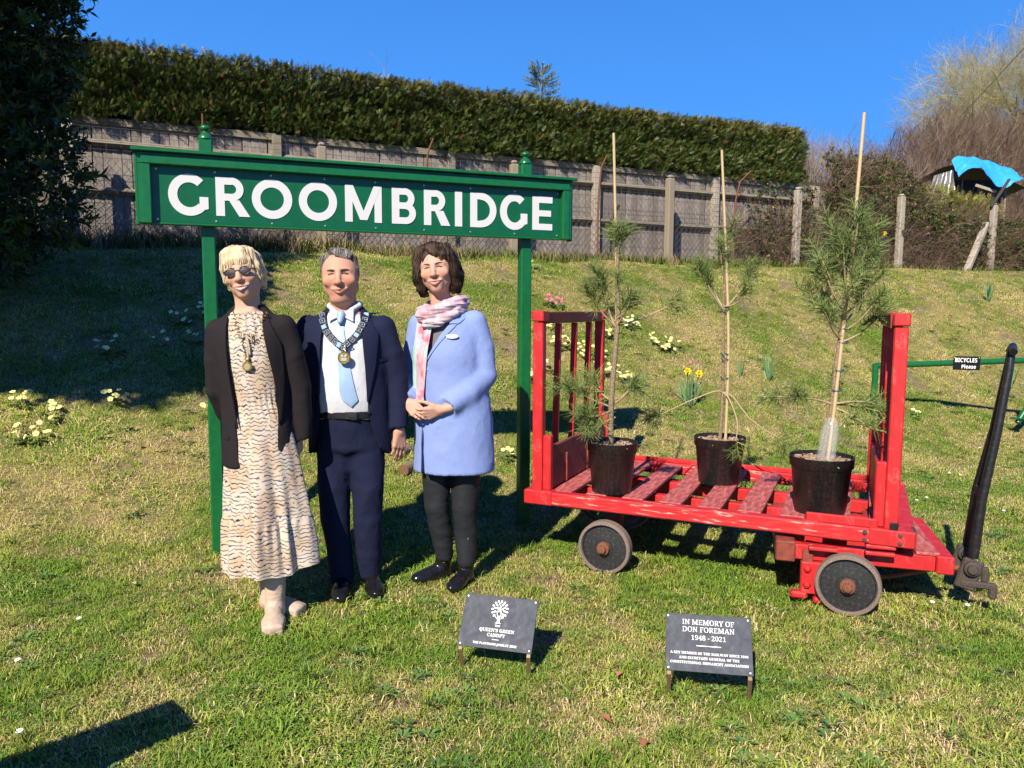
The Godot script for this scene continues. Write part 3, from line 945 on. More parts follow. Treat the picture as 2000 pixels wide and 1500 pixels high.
func build_right_side() -> void:
	# bramble and ivy over the end of the fence
	var r := rng(61)
	var o := fx(12.0, 0.35)
	var iv := thing("bramble_thicket", "tangled brown brambles and small dark ivy leaves swallowing the end of the fence", "thicket", Vector3(o.x, 0, -o.y), FENCE_TURN)
	var core := Buf.new()
	core.box(Transform3D(Basis(), Vector3(1.1, 2.85, -0.95)), Vector3(3.4, 1.9, 0.9), 0.3)
	core.box(Transform3D(Basis(), Vector3(4.2, 2.4, -0.95)), Vector3(3.2, 0.9, 0.9), 0.2)
	part("core", core.done(solid(Color(0.03, 0.022, 0.014), 0.95)), iv)
	var xs := []
	var cs := []
	for i in 3600:
		var t := r.randf_range(-2.7, 5.6)
		var lim := 3.0 - 0.35 * smoothstep(-0.6, -2.4, t) if t < -0.5 else 4.05 - 0.9 * smoothstep(1.2, 2.4, t)
		var y := r.randf_range(2.0, lim)
		if t < -0.8 and r.randf() < 0.5 * smoothstep(-0.8, -2.7, t) + (0.4 if y > 2.8 else 0.0):
			continue
		var p := Vector3(t, y, 0.32 - r.randf() * 0.35 - (0.3 * smoothstep(2.3, 3.9, y) if t > 0.0 else 0.0))
		var dir := Vector3(r.randfn(), r.randfn() * 0.8 + 0.3, r.randfn() * 0.5).normalized()
		var side := dir.cross(Vector3(r.randfn(), r.randfn(), r.randfn())).normalized()
		xs.append(Transform3D(Basis(side, dir, side.cross(dir)).scaled_local(Vector3.ONE * r.randf_range(0.6, 1.3)), p))
		var dry := Color(0.15, 0.085, 0.05).lerp(Color(0.3, 0.23, 0.15), r.randf() * r.randf())
		cs.append(dry * r.randf_range(0.6, 1.3))
	mass("stems", twig(9, 0.4, 2, 0.0042).done(M.twigs), xs, cs, iv)
	var lx := []
	var lc := []
	for i in 9500:
		var t := r.randf_range(-2.4, 5.8)
		var y := r.randf_range(2.05, 4.2 - 1.0 * smoothstep(1.3, 2.4, t))
		var dense := smoothstep(2.8, 3.2, y) if t > -0.4 else 0.22
		if t > 2.6: dense = 0.45
		if r.randf() > dense + 0.12: continue
		if t < -0.4 and y > 3.45: continue
		var p := Vector3(t, y, 0.36 - r.randf() * 0.25 - (0.35 * smoothstep(2.9, 4.2, y) if t > -0.4 else 0.0))
		var dir := Vector3(r.randfn(), r.randfn() + 0.2, r.randfn() + 0.6).normalized()
		var side := dir.cross(Vector3(r.randfn(), r.randfn(), r.randfn())).normalized()
		lx.append(Transform3D(Basis(side, dir, side.cross(dir)).scaled_local(Vector3.ONE * r.randf_range(0.6, 1.2)), p))
		var cc := Color(0.035, 0.06, 0.018).lerp(Color(0.08, 0.105, 0.025), r.randf())
		if r.randf() < 0.2: cc = Color(0.15, 0.09, 0.05)
		lc.append(cc * r.randf_range(0.7, 1.3))
	mass("leaves", shoot(12, 0.1, 6, 0.055, 0.036, 0.9).done(M.gloss_leaf), lx, lc, iv)
	# golden conifer fronds in front of the tarpaulin
	var gq := fx(15.2, 0.9)
	var gc := thing("golden_conifer", "yellow-green conifer shrub growing below the blue tarpaulin", "shrub", Vector3(gq.x, 2.4, -gq.y), FENCE_TURN)
	var gb := Buf.new()
	gb.tube(PackedVector3Array([Vector3(0, -0.4, 0), Vector3(0.02, 0.8, 0), Vector3(0, 1.3, 0)]), PackedFloat32Array([0.05, 0.035, 0.01]), 6)
	part("stem", gb.done(M.bark), gc)
	crown(gc, [[Vector3(-0.2, 0.95, 0.1), Vector3(0.85, 0.5, 0.35)], [Vector3(0.8, 0.85, 0.1), Vector3(0.8, 0.48, 0.35)], [Vector3(-0.6, 0.6, 0.2), Vector3(0.5, 0.5, 0.3)]], 1900, 62, spray(5, 0.16).done(M.leaf), [Color(0.22, 0.2, 0.02), Color(0.28, 0.24, 0.025), Color(0.12, 0.14, 0.02), Color(0.08, 0.1, 0.02)], Vector2(0.7, 1.4), 0.3)
	# bare pale shrub above the end of the hedge
	var bq := fx(12.6, 1.6)
	var bare := thing("bare_shrub", "pale bare-twigged shrub standing above the end of the hedge", "shrub", Vector3(bq.x, 2.4, -bq.y), FENCE_TURN)
	var bs := Buf.new()
	bs.tube(PackedVector3Array([Vector3(0, -0.4, 0), Vector3(0.0, 0.9, 0)]), PackedFloat32Array([0.05, 0.04]), 6)
	part("stem", bs.done(M.bark), bare)
	xs = []; cs = []
	for i in 420:
		var t := r.randf_range(-1.15, 1.35)
		var dir := Vector3(t * 0.3 + r.randfn() * 0.18, 1, r.randfn() * 0.2).normalized()
		var side := dir.cross(Vector3(r.randfn(), r.randfn(), r.randfn())).normalized()
		xs.append(Transform3D(Basis(side, dir, side.cross(dir)).scaled_local(Vector3.ONE * r.randf_range(0.8, 1.25)), Vector3(t, r.randf_range(0.8, 1.5 - 0.25 * absf(t)), r.randfn() * 0.25)))
		cs.append(Color(0.42, 0.33, 0.22).lerp(Color(0.25, 0.18, 0.12), r.randf()))
	mass("twigs", twig(15, 0.62, 2, 0.006).done(M.twigs), xs, cs, bare)
	# brown hedge bank behind
	var hq := fx(21.0, 5.5)
	var brown := thing("brown_thicket", "large leafless purple-brown thicket behind the tarpaulin shelter", "thicket", Vector3(hq.x, 2.0, -hq.y), FENCE_TURN)
	var bc := Buf.new()
	bc.lathe([Vector2(0, 3.3), Vector2(2.2, 3.0), Vector2(4.2, 1.8), Vector2(5.2, 0)], 20, Transform3D(Basis().scaled(Vector3(1.25, 1, 0.4)), Vector3(1.0, -0.4, -0.6)))
	part("core", bc.done(solid(Color(0.06, 0.042, 0.03), 0.95)), brown)
	xs = []; cs = []
	for i in 5200:
		var t := r.randf_range(-6.0, 6.5)
		var hh := 4.5 * (1.0 - pow(absf((t - 2.6) / 9.2), 2.0)) * (0.55 + 0.45 * smoothstep(-6.0, -0.5, t))
		var y := r.randf_range(0.2, hh)
		var dir := Vector3(r.randfn() * 0.5 - 0.1, 1.0, r.randfn() * 0.5 + 0.15).normalized()
		var side := dir.cross(Vector3(r.randfn(), r.randfn(), r.randfn())).normalized()
		xs.append(Transform3D(Basis(side, dir, side.cross(dir)).scaled_local(Vector3.ONE * r.randf_range(0.8, 1.5)), Vector3(t, y, r.randf_range(-0.9, 0.9) + 1.1 * (1.0 - y / 3.9))))
		cs.append(Color(0.10, 0.06, 0.045).lerp(Color(0.28, 0.195, 0.13), r.randf() * 0.85) * r.randf_range(0.7, 1.3))
	mass("twigs", twig(17, 0.62, 2, 0.0075).done(M.twigs), xs, cs, brown)
	# willow
	var wq := Vector2(24.3, 38.0)
	var wil := thing("willow_tree", "tall willow with fine yellow-green spring twigs against the blue sky", "tree", Vector3(wq.x, 2.0, -wq.y))
	var wt := Buf.new()
	wt.tube(PackedVector3Array([Vector3(0, 0, 0), Vector3(0.1, 2, 0), Vector3(-0.1, 4.5, 0), Vector3(0.2, 8.0, 0), Vector3(0.3, 11.0, 0)]), PackedFloat32Array([0.4, 0.32, 0.22, 0.1, 0.03]), 8)
	part("trunk", wt.done(M.bark), wil)
	xs = []; cs = []
	for i in 26:
		var an := i * 2.4
		var y := 2.5 + i * 0.26
		var reach := 4.4 - absf(i - 10) * 0.12
		var d := Vector3(cos(an), 0.62, sin(an))
		var q := Buf.new()
		var p0 := Vector3(0, y, 0)
		var p1 := p0 + d * reach * 0.5
		var p2 := p1 + Vector3(d.x, 0.75, d.z) * reach * 0.5
		q.tube(PackedVector3Array([p0, p1, p2]), PackedFloat32Array([0.085, 0.05, 0.016]), 5)
		part("limb", q.done(M.bark), wil)
	for i in 3600:
		var d := Vector3(r.randfn(), r.randfn(), r.randfn()).normalized()
		var k := pow(r.randf_range(0.05, 1.0), 0.45)
		var at := Vector3(d.x * 4.3, 8.4 + d.y * 3.3 + 0.5 * sin(d.x * 5.0 + d.z * 4.0), d.z * 4.3) * 1.0
		at = Vector3(0, 8.2, 0) + (at - Vector3(0, 8.2, 0)) * k
		var dir := (Vector3(d.x, 0.5 + d.y * 0.6, d.z) * 0.7 + Vector3(r.randfn(), r.randfn() + 0.2, r.randfn()) * 0.5).normalized()
		var side := dir.cross(Vector3(r.randfn(), r.randfn(), r.randfn())).normalized()
		xs.append(Transform3D(Basis(side, dir, side.cross(dir)).scaled_local(Vector3.ONE * r.randf_range(0.6, 1.1)), at))
		cs.append(Color(0.46, 0.42, 0.15).lerp(Color(0.27, 0.21, 0.11), r.randf() * 0.9) * r.randf_range(0.75, 1.15))
	mass("twigs", twig(19, 1.3, 2, 0.012).done(M.twigs), xs, cs, wil)
	build_shelter()
	# spruce top over the hedge
	var sq := fx(9.3, 7.0)
	var sp := thing("blue_spruce", "tip of a blue-grey spruce showing above the hedge", "tree", Vector3(sq.x, 2.1, -sq.y))
	var st := Buf.new()
	st.tube(PackedVector3Array([Vector3(0, 0, 0), Vector3(0, 3, 0), Vector3(0.02, 4.95, 0)]), PackedFloat32Array([0.09, 0.05, 0.012]), 6)
	part("trunk", st.done(M.bark), sp)
	xs = []; cs = []
	for i in 330:
		var y := r.randf_range(1.6, 4.9)
		var an := r.randf() * TAU
		var reach := (5.05 - y) * 0.36 + 0.08
		var dir := Vector3(cos(an), 0.35 + 0.9 * smoothstep(4.4, 5.0, y), sin(an)).normalized()
		var side := dir.cross(Vector3(r.randfn(), r.randfn(), r.randfn())).normalized()
		for k in 3:
			xs.append(Transform3D(Basis(side, dir, side.cross(dir)).scaled_local(Vector3.ONE * r.randf_range(0.9, 1.3)), Vector3(0, y, 0) + Vector3(cos(an), 0.35, sin(an)) * reach * r.randf_range(0.2, 0.9)))
			cs.append(Color(0.17, 0.23, 0.22) * r.randf_range(0.7, 1.3))
	mass("needles", needles(4, 0.2, 34, 0.05, 0.007).done(M.needle), xs, cs, sp)
	# thin bare twigs farther left
	var tq := fx(5.2, 6.0)
	var tw := thing("bare_sapling", "few bare thin twigs poking above the hedge", "sapling", Vector3(tq.x, 2.1, -tq.y))
	var tb := Buf.new()
	tb.tube(PackedVector3Array([Vector3(0, 0, 0), Vector3(0.05, 2.0, 0), Vector3(0, 4.15, 0)]), PackedFloat32Array([0.03, 0.02, 0.005]), 5)
	part("stem", tb.done(M.twig), tw)
	part("twigs", twig(23, 0.9, 2, 0.007).done(solid(Color(0.2, 0.16, 0.12), 0.9)), tw, Transform3D(Basis(), Vector3(0, 3.3, 0))).set_meta("kind", "stuff")
	# overhead cable
	var cb := Buf.new()
	var ca := Vector3(15.5, 9.9, -23.0)
	var ce := Vector3(12.2, 5.4, -25.5)
	var path := PackedVector3Array()
	for i in 15:
		var f := -0.6 + i * 0.13
		path.append(ca.lerp(ce, f) - Vector3(0, 0.15 * sin(PI * clampf(f, 0, 1)), 0))
	cb.tube(path, PackedFloat32Array([0.011]), 5)
	tag(part("overhead_cable", cb.done(solid(Color(0.02, 0.02, 0.022), 0.7)), self), "thin dark overhead cable crossing the blue sky", "cable")

func build_shelter() -> void:
	var q := fx(16.75, 1.3)
	var root := thing("tarpaulin_shelter", "low shelter under a bright blue tarpaulin and dark sheeting", "shelter", Vector3(q.x, 3.08, -q.y), 0.0)
	root.scale = Vector3.ONE * 0.85
	var W := 1.25
	# posts, ridge, sheeting
	for p: Vector2 in [Vector2(-0.75, 0.0), Vector2(0.85, 0.0), Vector2(-0.6, -2.2), Vector2(1.5, -2.2)]:
		var b := Buf.new()
		b.beam(Vector3(p.x, -1.8, p.y), Vector3(p.x, 1.25, p.y), 0.05, 0.05)
		part("post", b.done(M.rail), root)
	var tarp := Buf.new()
	var f := FastNoiseLite.new()
	f.seed = 3; f.frequency = 1.6
	var pts := PackedVector3Array()
	for i in 15:
		for k in 25:
			var u := k / 24.0
			var v := i / 14.0
			var x := lerpf(-0.5, 1.12, u) + 0.05 * v
			var y := 1.95 - 0.36 * u * u - 0.12 * pow(maxf(0.0, 0.12 - u) / 0.12, 2.0)
			var drop := lerpf(0.48, 0.34, smoothstep(0.0, 0.28, u)) + 0.36 * smoothstep(0.3, 0.6, u) - 0.38 * smoothstep(0.65, 1.0, u)
			y -= drop * pow(1.0 - v, 1.05)
			y += 0.05 * f.get_noise_2d(u * 3.0, v * 2.0) + 0.012 * sin(u * 40.0 + v * 5.0) * (1.0 - v)
			pts.append(Vector3(x, y, 0.3 - v * 0.48 + 0.05 * f.get_noise_2d(u * 4.0 + 7.0, v)))
	tarp.sheet(pts, 25)
	var back := PackedVector3Array()
	for p in pts: back.append(p - Vector3(0, 0.004, 0))
	tarp.sheet(back, 25)
	part("tarpaulin", tarp.done(M.blue_tarp), root)
	var sh := Buf.new()
	pts = PackedVector3Array()
	for i in 8:
		for k in 13:
			var u := k / 12.0
			var v := i / 7.0
			pts.append(Vector3(lerpf(-0.6, 1.75, u) + 0.5 * v, 1.84 - 0.62 * pow(absf(u - 0.25) / 0.75, 1.2) - 0.06 * v + 0.02 * f.get_noise_2d(u * 5.0, v * 4.0), -0.55 - v * 2.4))
	sh.sheet(pts, 13)
	part("roof_sheet", sh.done(M.grey_sheet), root)
	var cl := Buf.new()
	pts = PackedVector3Array()
	for i in 9:
		for k in 17:
			var u := k / 16.0
			var v := i / 8.0
			pts.append(Vector3(lerpf(-1.05, -0.55, u) - 0.45 * v * (1.0 - u), 1.4 - 1.1 * v + 0.15 * u, 0.15 + 0.25 * v + 0.05 * sin(u * 17.0 + v * 3.0)))
	cl.sheet(pts, 17)
	part("clear_sheet", cl.done(mottled([[0.0, Color(0.05, 0.05, 0.05)], [0.55, Color(0.12, 0.12, 0.115)], [0.7, Color(0.3, 0.3, 0.29)], [1.0, Color(0.1, 0.1, 0.1)]], Vector3(3, 9, 3), 0.25, 0.03, 4, 111)), root)
	var dk := Buf.new()
	dk.box(Transform3D(Basis(), Vector3(0.3, 0.75, -0.7)), Vector3(1.5, 1.3, 0.5), 0.02)
	part("stored_load", dk.done(solid(Color(0.02, 0.02, 0.02), 0.8)), root)
	var wb := Buf.new()
	wb.box(Transform3D(Basis(Vector3.BACK, -0.3), Vector3(0.3, 1.1, 0.1)), Vector3(0.55, 0.07, 0.03), 0.004)
	part("loose_board", wb.done(M.concrete_pale), root)
	var ok := Buf.new()
	ok.beam(Vector3(-0.12, 0, 0), Vector3(0.2, 0.52, 0), 0.05, 0.04)
	var cp := fx(15.55, -0.05)
	tag(part("timber_batten", ok.done(M.dark_iron), self, Transform3D(Basis(), Vector3(cp.x + 0.02, 3.42, -cp.y))), "dark slanting timber batten on top of the last concrete post", "batten")

# needles round a shoot along +y
func needles(sd: int, length: float, n: int, needle: float, wide: float, fwd := 0.7) -> Buf:
	var r := rng(sd)
	var b := Buf.new()
	b.coloured = true
	b.ink = Color(1.6, 1.1, 0.9)
	b.tube(PackedVector3Array([Vector3.ZERO, Vector3(0, length, 0)]), PackedFloat32Array([0.004, 0.003]), 4, false)
	for i in n:
		var f := r.randf()
		var an := r.randf() * TAU
		var dir := Vector3(cos(an), fwd * r.randf_range(0.5, 1.6) + f * 0.4, sin(an)).normalized()
		var p := Vector3(0, length * f, 0)
		var e := p + dir * needle * r.randf_range(0.75, 1.15) + Vector3(0, -0.004, 0)
		var side := dir.cross(Vector3(r.randfn(), r.randfn(), r.randfn())).normalized() * wide * 0.5
		var nn := side.cross(dir).normalized()
		var sh := r.randf_range(0.65, 1.3)
		b.ink = Color(sh, sh, sh)
		var k := b.put(p - side, nn)
		b.put(p + side, nn); b.put(e + side * 0.4, nn); b.put(e - side * 0.4, nn)
		b.face(k, k + 1, k + 2); b.face(k, k + 2, k + 3)
	return b

func build_fence_foot() -> void:
	var r := rng(71)
	var xs := []
	var cs := []
	var gx := []
	var gc := []
	for i in 2000:
		var t := r.randf_range(-1.8, 16.0)
		var p := fx(t, r.randf_range(-0.5, 0.3))
		var big := r.randf_range(0.7, 1.5) * (1.25 if t < 3.0 else 0.9)
		var xf := Transform3D(Basis(Vector3.UP, r.randf() * TAU).scaled(Vector3.ONE * big), g(p.x, p.y))
		if r.randf() < (0.62 if t < 4.0 else 0.35):
			xs.append(xf); cs.append(Color(0.42, 0.32, 0.17).lerp(Color(0.25, 0.18, 0.1), r.randf()) * r.randf_range(0.7, 1.15))
		else:
			gx.append(xf); gc.append(Color(0.09, 0.15, 0.03).lerp(Color(0.17, 0.19, 0.05), r.randf()) * r.randf_range(0.7, 1.2))
	tag(mass("dead_stalks", tuft(8, 16, 0.08, 0.06, 0.26, 0.005, 1.25).done(M.straw), xs, cs, self), "long dead grass stalks along the foot of the fence", "grass", "", "stuff")
	tag(mass("rough_grass", tuft(9, 16, 0.07, 0.07, 0.2, 0.007, 0.9).done(M.grass), gx, gc, self), "longer rough green grass along the foot of the fence", "grass", "", "stuff")
# ---------------------------------------------------------------- the name board
func arc(cx: float, cy: float, r0: float, r1: float, a0: float, a1: float, sx := 1.0, n := 28) -> PackedVector2Array:
	var p := PackedVector2Array()
	for i in n + 1:
		var a := deg_to_rad(lerpf(a0, a1, float(i) / n))
		p.append(Vector2(cx + cos(a) * r1 * sx, cy + sin(a) * r1))
	for i in n + 1:
		var a := deg_to_rad(lerpf(a1, a0, float(i) / n))
		p.append(Vector2(cx + cos(a) * (r0 * sx if sx == 1.0 else r1 * sx - (r1 - r0)), cy + sin(a) * r0))
	return p

func rect(x0: float, y0: float, x1: float, y1: float) -> PackedVector2Array:
	return PackedVector2Array([Vector2(x0, y0), Vector2(x1, y0), Vector2(x1, y1), Vector2(x0, y1)])

func poly(a: Array) -> PackedVector2Array:
	var p := PackedVector2Array()
	for i in range(0, a.size(), 2):
		p.append(Vector2(a[i], a[i + 1]))
	return p

# strokes of a capital one unit high; each stroke is one outline
func letter_strokes(ch: String, w: float) -> Array:
	var t := 0.215
	match ch:
		"O":
			return [arc(w / 2, 0.5, 0.52 - t, 0.52, 0, 180, w / 1.04), arc(w / 2, 0.5, 0.52 - t, 0.52, 180, 360, w / 1.04)]
		"G":
			var sx := w / 1.0
			return [arc(w * 0.52, 0.5, 0.53 - t, 0.53, 47, 200, sx), arc(w * 0.52, 0.5, 0.53 - t, 0.53, 200, 318, sx), poly([w - t, 0.1, w, 0.16, w, 0.46, w - t, 0.46])]
		"I":
			return [rect(0, 0, w, 1)]
		"E":
			return [rect(0, 0, t, 1), rect(t, 0, w, 0.19), rect(t, 0.41, w * 0.93, 0.59), rect(t, 0.81, w, 1)]
		"D":
			return [rect(0, 0, t, 1), rect(t, 0, w - 0.5, 0.19), rect(t, 0.81, w - 0.5, 1), arc(w - 0.5, 0.5, 0.3, 0.5, -90, 90)]
		"B":
			return [rect(0, 0, t, 1), rect(t, 0.815, w - 0.31, 1), rect(t, 0.42, w - 0.29, 0.6), rect(t, 0, w - 0.3, 0.185), arc(w - 0.33, 0.71, 0.11, 0.29, -90, 90, 1.0, 18), arc(w - 0.3, 0.3, 0.115, 0.3, -90, 90, 1.0, 18)]
		"R":
			return [rect(0, 0, t, 1), rect(t, 0.81, w - 0.42, 1), rect(t, 0.40, w - 0.42, 0.58), arc(w - 0.43, 0.7, 0.12, 0.3, -90, 90, 1.0, 18), poly([t + 0.1, 0.42, t + 0.36, 0.42, w + 0.02, 0, w - 0.25, 0])]
		"M":
			return [poly([0, 0, t * 0.95, 0, t * 0.95, 1, 0, 1]), poly([w - t * 0.95, 0, w, 0, w, 1, w - t * 0.95, 1]), poly([0.02, 1, 0.22, 1, w / 2 + 0.1, 0.06, w / 2 - 0.1, 0.06]), poly([w - 0.22, 1, w - 0.02, 1, w / 2 + 0.1, 0.06, w / 2 - 0.1, 0.06])]
	return []

func build_name_board() -> void:
	var root := thing("station_sign", "large dark green station name board with white capitals on two green posts", "station sign", Vector3(-1.93, 0, -4.04), 0.37)
	var L := 2.46
	var posts := [0.33, 2.19]
	for i in 2:
		var b := Buf.new()
		b.box(Transform3D(Basis(), Vector3(0, 1.14, 0)), Vector3(0.072, 2.4, 0.072), 0.008)
		var p := part("post", b.done(M.green), root, Transform3D(Basis(), Vector3(posts[i], 0.0, -0.1)))
		var f := Buf.new()
		f.lathe([Vector2(0.05, 0), Vector2(0.05, 0.012), Vector2(0.036, 0.03), Vector2(0.02, 0.045), Vector2(0.018, 0.052), Vector2(0.034, 0.062), Vector2(0.036, 0.074), Vector2(0.026, 0.086), Vector2(0.0, 0.093)], 14, Transform3D(Basis().scaled(Vector3(0.8, 0.85, 0.8)), Vector3(0, 2.34, 0)), true)
		part("finial", f.done(M.green), p)
	var bd := Buf.new()
	bd.box(Transform3D(Basis(), Vector3(L / 2, 2.047, -0.032)), Vector3(L - 0.02, 0.325, 0.03), 0.002)
	part("panel", bd.done(M.panel_green), root)
	# frame: two steps at the top and the sides
	for q in [["frame_top", Vector3(L / 2, 2.205, -0.02), Vector3(L, 0.06, 0.075)], ["frame_side", Vector3(0.031, 2.025, -0.02), Vector3(0.062, 0.30, 0.073)], ["frame_side", Vector3(L - 0.031, 2.025, -0.02), Vector3(0.062, 0.30, 0.073)],
			["moulding_top", Vector3(L / 2, 2.199, 0.022), Vector3(L - 0.036, 0.046, 0.012)], ["moulding_side", Vector3(0.039, 2.024, 0.022), Vector3(0.042, 0.3, 0.011)], ["moulding_side", Vector3(L - 0.039, 2.024, 0.022), Vector3(0.042, 0.3, 0.011)],
			["cap", Vector3(L / 2, 2.244, -0.012), Vector3(L + 0.05, 0.018, 0.125)], ["bottom_strip", Vector3(L / 2, 1.879, -0.035), Vector3(L - 0.004, 0.012, 0.045)], ["side_cheek", Vector3(-0.0075, 2.05, -0.03), Vector3(0.015, 0.368, 0.06)], ["side_cheek", Vector3(L + 0.0075, 2.05, -0.03), Vector3(0.015, 0.368, 0.06)]]:
		var b := Buf.new()
		b.box(Transform3D(Basis(), q[1]), q[2], 0.003)
		part(q[0], b.done(M.green), root)
	var pos := [["G", 0.141, 0.335], ["R", 0.372, 0.54], ["O", 0.555, 0.767], ["O", 0.802, 1.011], ["M", 1.056, 1.265], ["B", 1.324, 1.466], ["R", 1.515, 1.671], ["I", 1.705, 1.75], ["D", 1.801, 1.968], ["G", 1.994, 2.172], ["E", 2.206, 2.341]]
	var H := 0.205
	for q in pos:
		var b := Buf.new()
		var k := 0
		var st := letter_strokes(q[0], (q[2] - q[1]) / H)
		for s: PackedVector2Array in st:
			b.slab(s, 0.003 + 0.0004 * k, Transform3D(Basis().scaled(Vector3(H, H, 1)), Vector3(q[1], 1.93, -0.0168)), false)
			k += 1
		part("letter", b.done(M.letter), root)
	for i in 9:
		for y in [1.9, 2.158]:
			var b := Buf.new()
			b.lathe([Vector2(0.006, 0), Vector2(0.005, 0.003), Vector2(0, 0.004)], 8, Transform3D(Basis(Vector3.RIGHT, PI / 2), Vector3(0.085 + i * (L - 0.17) / 8, y, -0.017)))
			part("screw", b.done(M.steel), root)

# ---------------------------------------------------------------- luggage trolley
func bx(to: Node3D, called: String, m: Material, c: Vector3, s: Vector3, bev := 0.004, rot := Vector3.ZERO) -> MeshInstance3D:
	var b := Buf.new()
	b.box(Transform3D(Basis(), Vector3.ZERO), s, bev)
	return part(called, b.done(m), to, Transform3D(Basis.from_euler(rot), c))

func build_trolley() -> void:
	var root := thing("luggage_trolley", "red painted wooden station luggage trolley with slatted bed and iron wheels", "luggage trolley", Vector3(0.0937, 0, -4.2618), -0.4278)
	# x along the bed from its left end, -z towards the back
	var L := 1.9466
	var D := 1.17
	var h := 0.42
	bx(root, "front_beam", M.red_worn, Vector3(L / 2 - 0.03, h - 0.036, -0.035), Vector3(L - 0.1, 0.072, 0.07), 0.006)
	bx(root, "back_beam", M.red_worn, Vector3(L / 2, h - 0.036, -D + 0.035), Vector3(L, 0.072, 0.07), 0.006)
	bx(root, "corner_block", M.red, Vector3(0.06, h - 0.034, -0.034), Vector3(0.17, 0.08, 0.078), 0.006)
	bx(root, "corner_block", M.red, Vector3(L - 0.1, h - 0.036, -0.036), Vector3(0.2, 0.078, 0.078), 0.006)
	bx(root, "end_beam", M.red, Vector3(0.035, h - 0.038, -D / 2), Vector3(0.07, 0.07, D - 0.15), 0.005)
	bx(root, "end_beam", M.red, Vector3(L - 0.035, h - 0.038, -D / 2), Vector3(0.07, 0.07, D - 0.15), 0.005)
	for t in [0.40, 0.76]:
		bx(root, "long_bearer", M.red, Vector3(L / 2, h - 0.075, -t), Vector3(L - 0.15, 0.07, 0.06), 0.005)
	var r := rng(81)
	for i in 9:
		var x := 0.17 + i * 0.205
		bx(root, "slat", M.red_slat, Vector3(x, h - 0.011, -D / 2), Vector3(0.118, 0.022, D - 0.155 + r.randf_range(-0.004, 0.004)), 0.004, Vector3(r.randf_range(-0.004, 0.004), r.randf_range(-0.006, 0.006), 0))
	bx(root, "toe_board", M.red, Vector3(L - 0.32, h + 0.02, -0.03), Vector3(0.32, 0.045, 0.022), 0.006)
	bx(root, "toe_board", M.red, Vector3(L / 2, h + 0.012, -D + 0.02), Vector3(L - 0.2, 0.03, 0.025), 0.006)
	# end racks
	for e in 2:
		var x := 0.045 if e == 0 else L - 0.105
		var nm := "end_rack"
		var rk := Node3D.new()
		rk.name = nm if e == 0 else "end_rack_001"
		root.add_child(rk)
		rk.position = Vector3(x, h, 0)
		rk.rotation.y = 0.0 if e == 0 else 0.022
		var top := 1.4273 - h
		for t in [0.045, D - 0.05]:
			bx(rk, "post", M.red, Vector3(0, top / 2 - 0.03, -t), Vector3(0.06, top - 0.06, 0.055), 0.005)
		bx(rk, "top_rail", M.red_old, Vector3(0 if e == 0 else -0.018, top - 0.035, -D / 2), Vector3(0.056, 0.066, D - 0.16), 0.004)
		for t in [0.052, D - 0.05]:
			bx(rk, "rail_end", M.red, Vector3(0, top - 0.026, -t), Vector3(0.072, 0.06, 0.09), 0.006)
		var ts := [0.31, 0.585, 0.86]
		for k in 3:
			bx(rk, "upright", M.red, Vector3(0.0 if e == 0 else -0.026, top / 2 - 0.035, -ts[k]), Vector3(0.036, top - 0.07, 0.026), 0.003, Vector3(0.0, 0.0, -0.02 if e == 0 else 0.0))
		var inn := 0.05 if e == 0 else -0.05
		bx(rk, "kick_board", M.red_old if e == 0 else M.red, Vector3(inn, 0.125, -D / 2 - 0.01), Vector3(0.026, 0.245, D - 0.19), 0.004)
		bx(rk, "cleat", M.red, Vector3(inn * 1.04, 0.16, -0.055), Vector3(0.05, 0.31, 0.045), 0.006)
		bx(rk, "cleat", M.red, Vector3(inn * 1.04, 0.16, -D + 0.06), Vector3(0.05, 0.31, 0.045), 0.006)
		if e == 1:
			bx(rk, "socket", M.black_paint, Vector3(0.012, 0.02, -0.012), Vector3(0.036, 0.034, 0.02), 0.003)
			bx(rk, "corner_iron", M.dark_iron, Vector3(0.1, -0.036, -0.06), Vector3(0.016, 0.08, 0.1), 0.003)
			for q in [-0.02, -0.17]:
				var bb := Buf.new()
				for yy in [-0.018, -0.056]:
					bb.lathe([Vector2(0.011, 0), Vector2(0.009, 0.006), Vector2(0, 0.008)], 8, Transform3D(Basis(Vector3.RIGHT, PI / 2), Vector3(0.06 + q, yy, 0.002)))
				part("bolt", bb.done(M.dark_iron), rk).set_meta("kind", "stuff")
		else:
			for t in [0.32, 0.7]:
				bx(rk, "strap", M.red_old, Vector3(0.068, 0.09, -t), Vector3(0.012, 0.17, 0.022), 0.003)
	# wheels
	for q in [[0.45, 0.02, 0.0], [0.45, D - 0.06, 0.0], [1.67, -0.035, -0.02], [1.67, D - 0.06, -0.02]]:
		wheel(root, Vector3(q[0], 0.147, -q[1]), q[2])
	# rear axle with hangers and springs
	var ax := Buf.new()
	ax.tube(PackedVector3Array([Vector3(0.45, 0.147, -0.05), Vector3(0.45, 0.147, -D + 0.05)]), PackedFloat32Array([0.018]), 8)
	part("axle", ax.done(M.dark_iron), root)
	var ax2 := Buf.new()
	ax2.tube(PackedVector3Array([Vector3(1.67, 0.147, -0.03), Vector3(1.67, 0.147, -D + 0.05)]), PackedFloat32Array([0.018]), 8)
	part("axle", ax2.done(M.dark_iron), root)
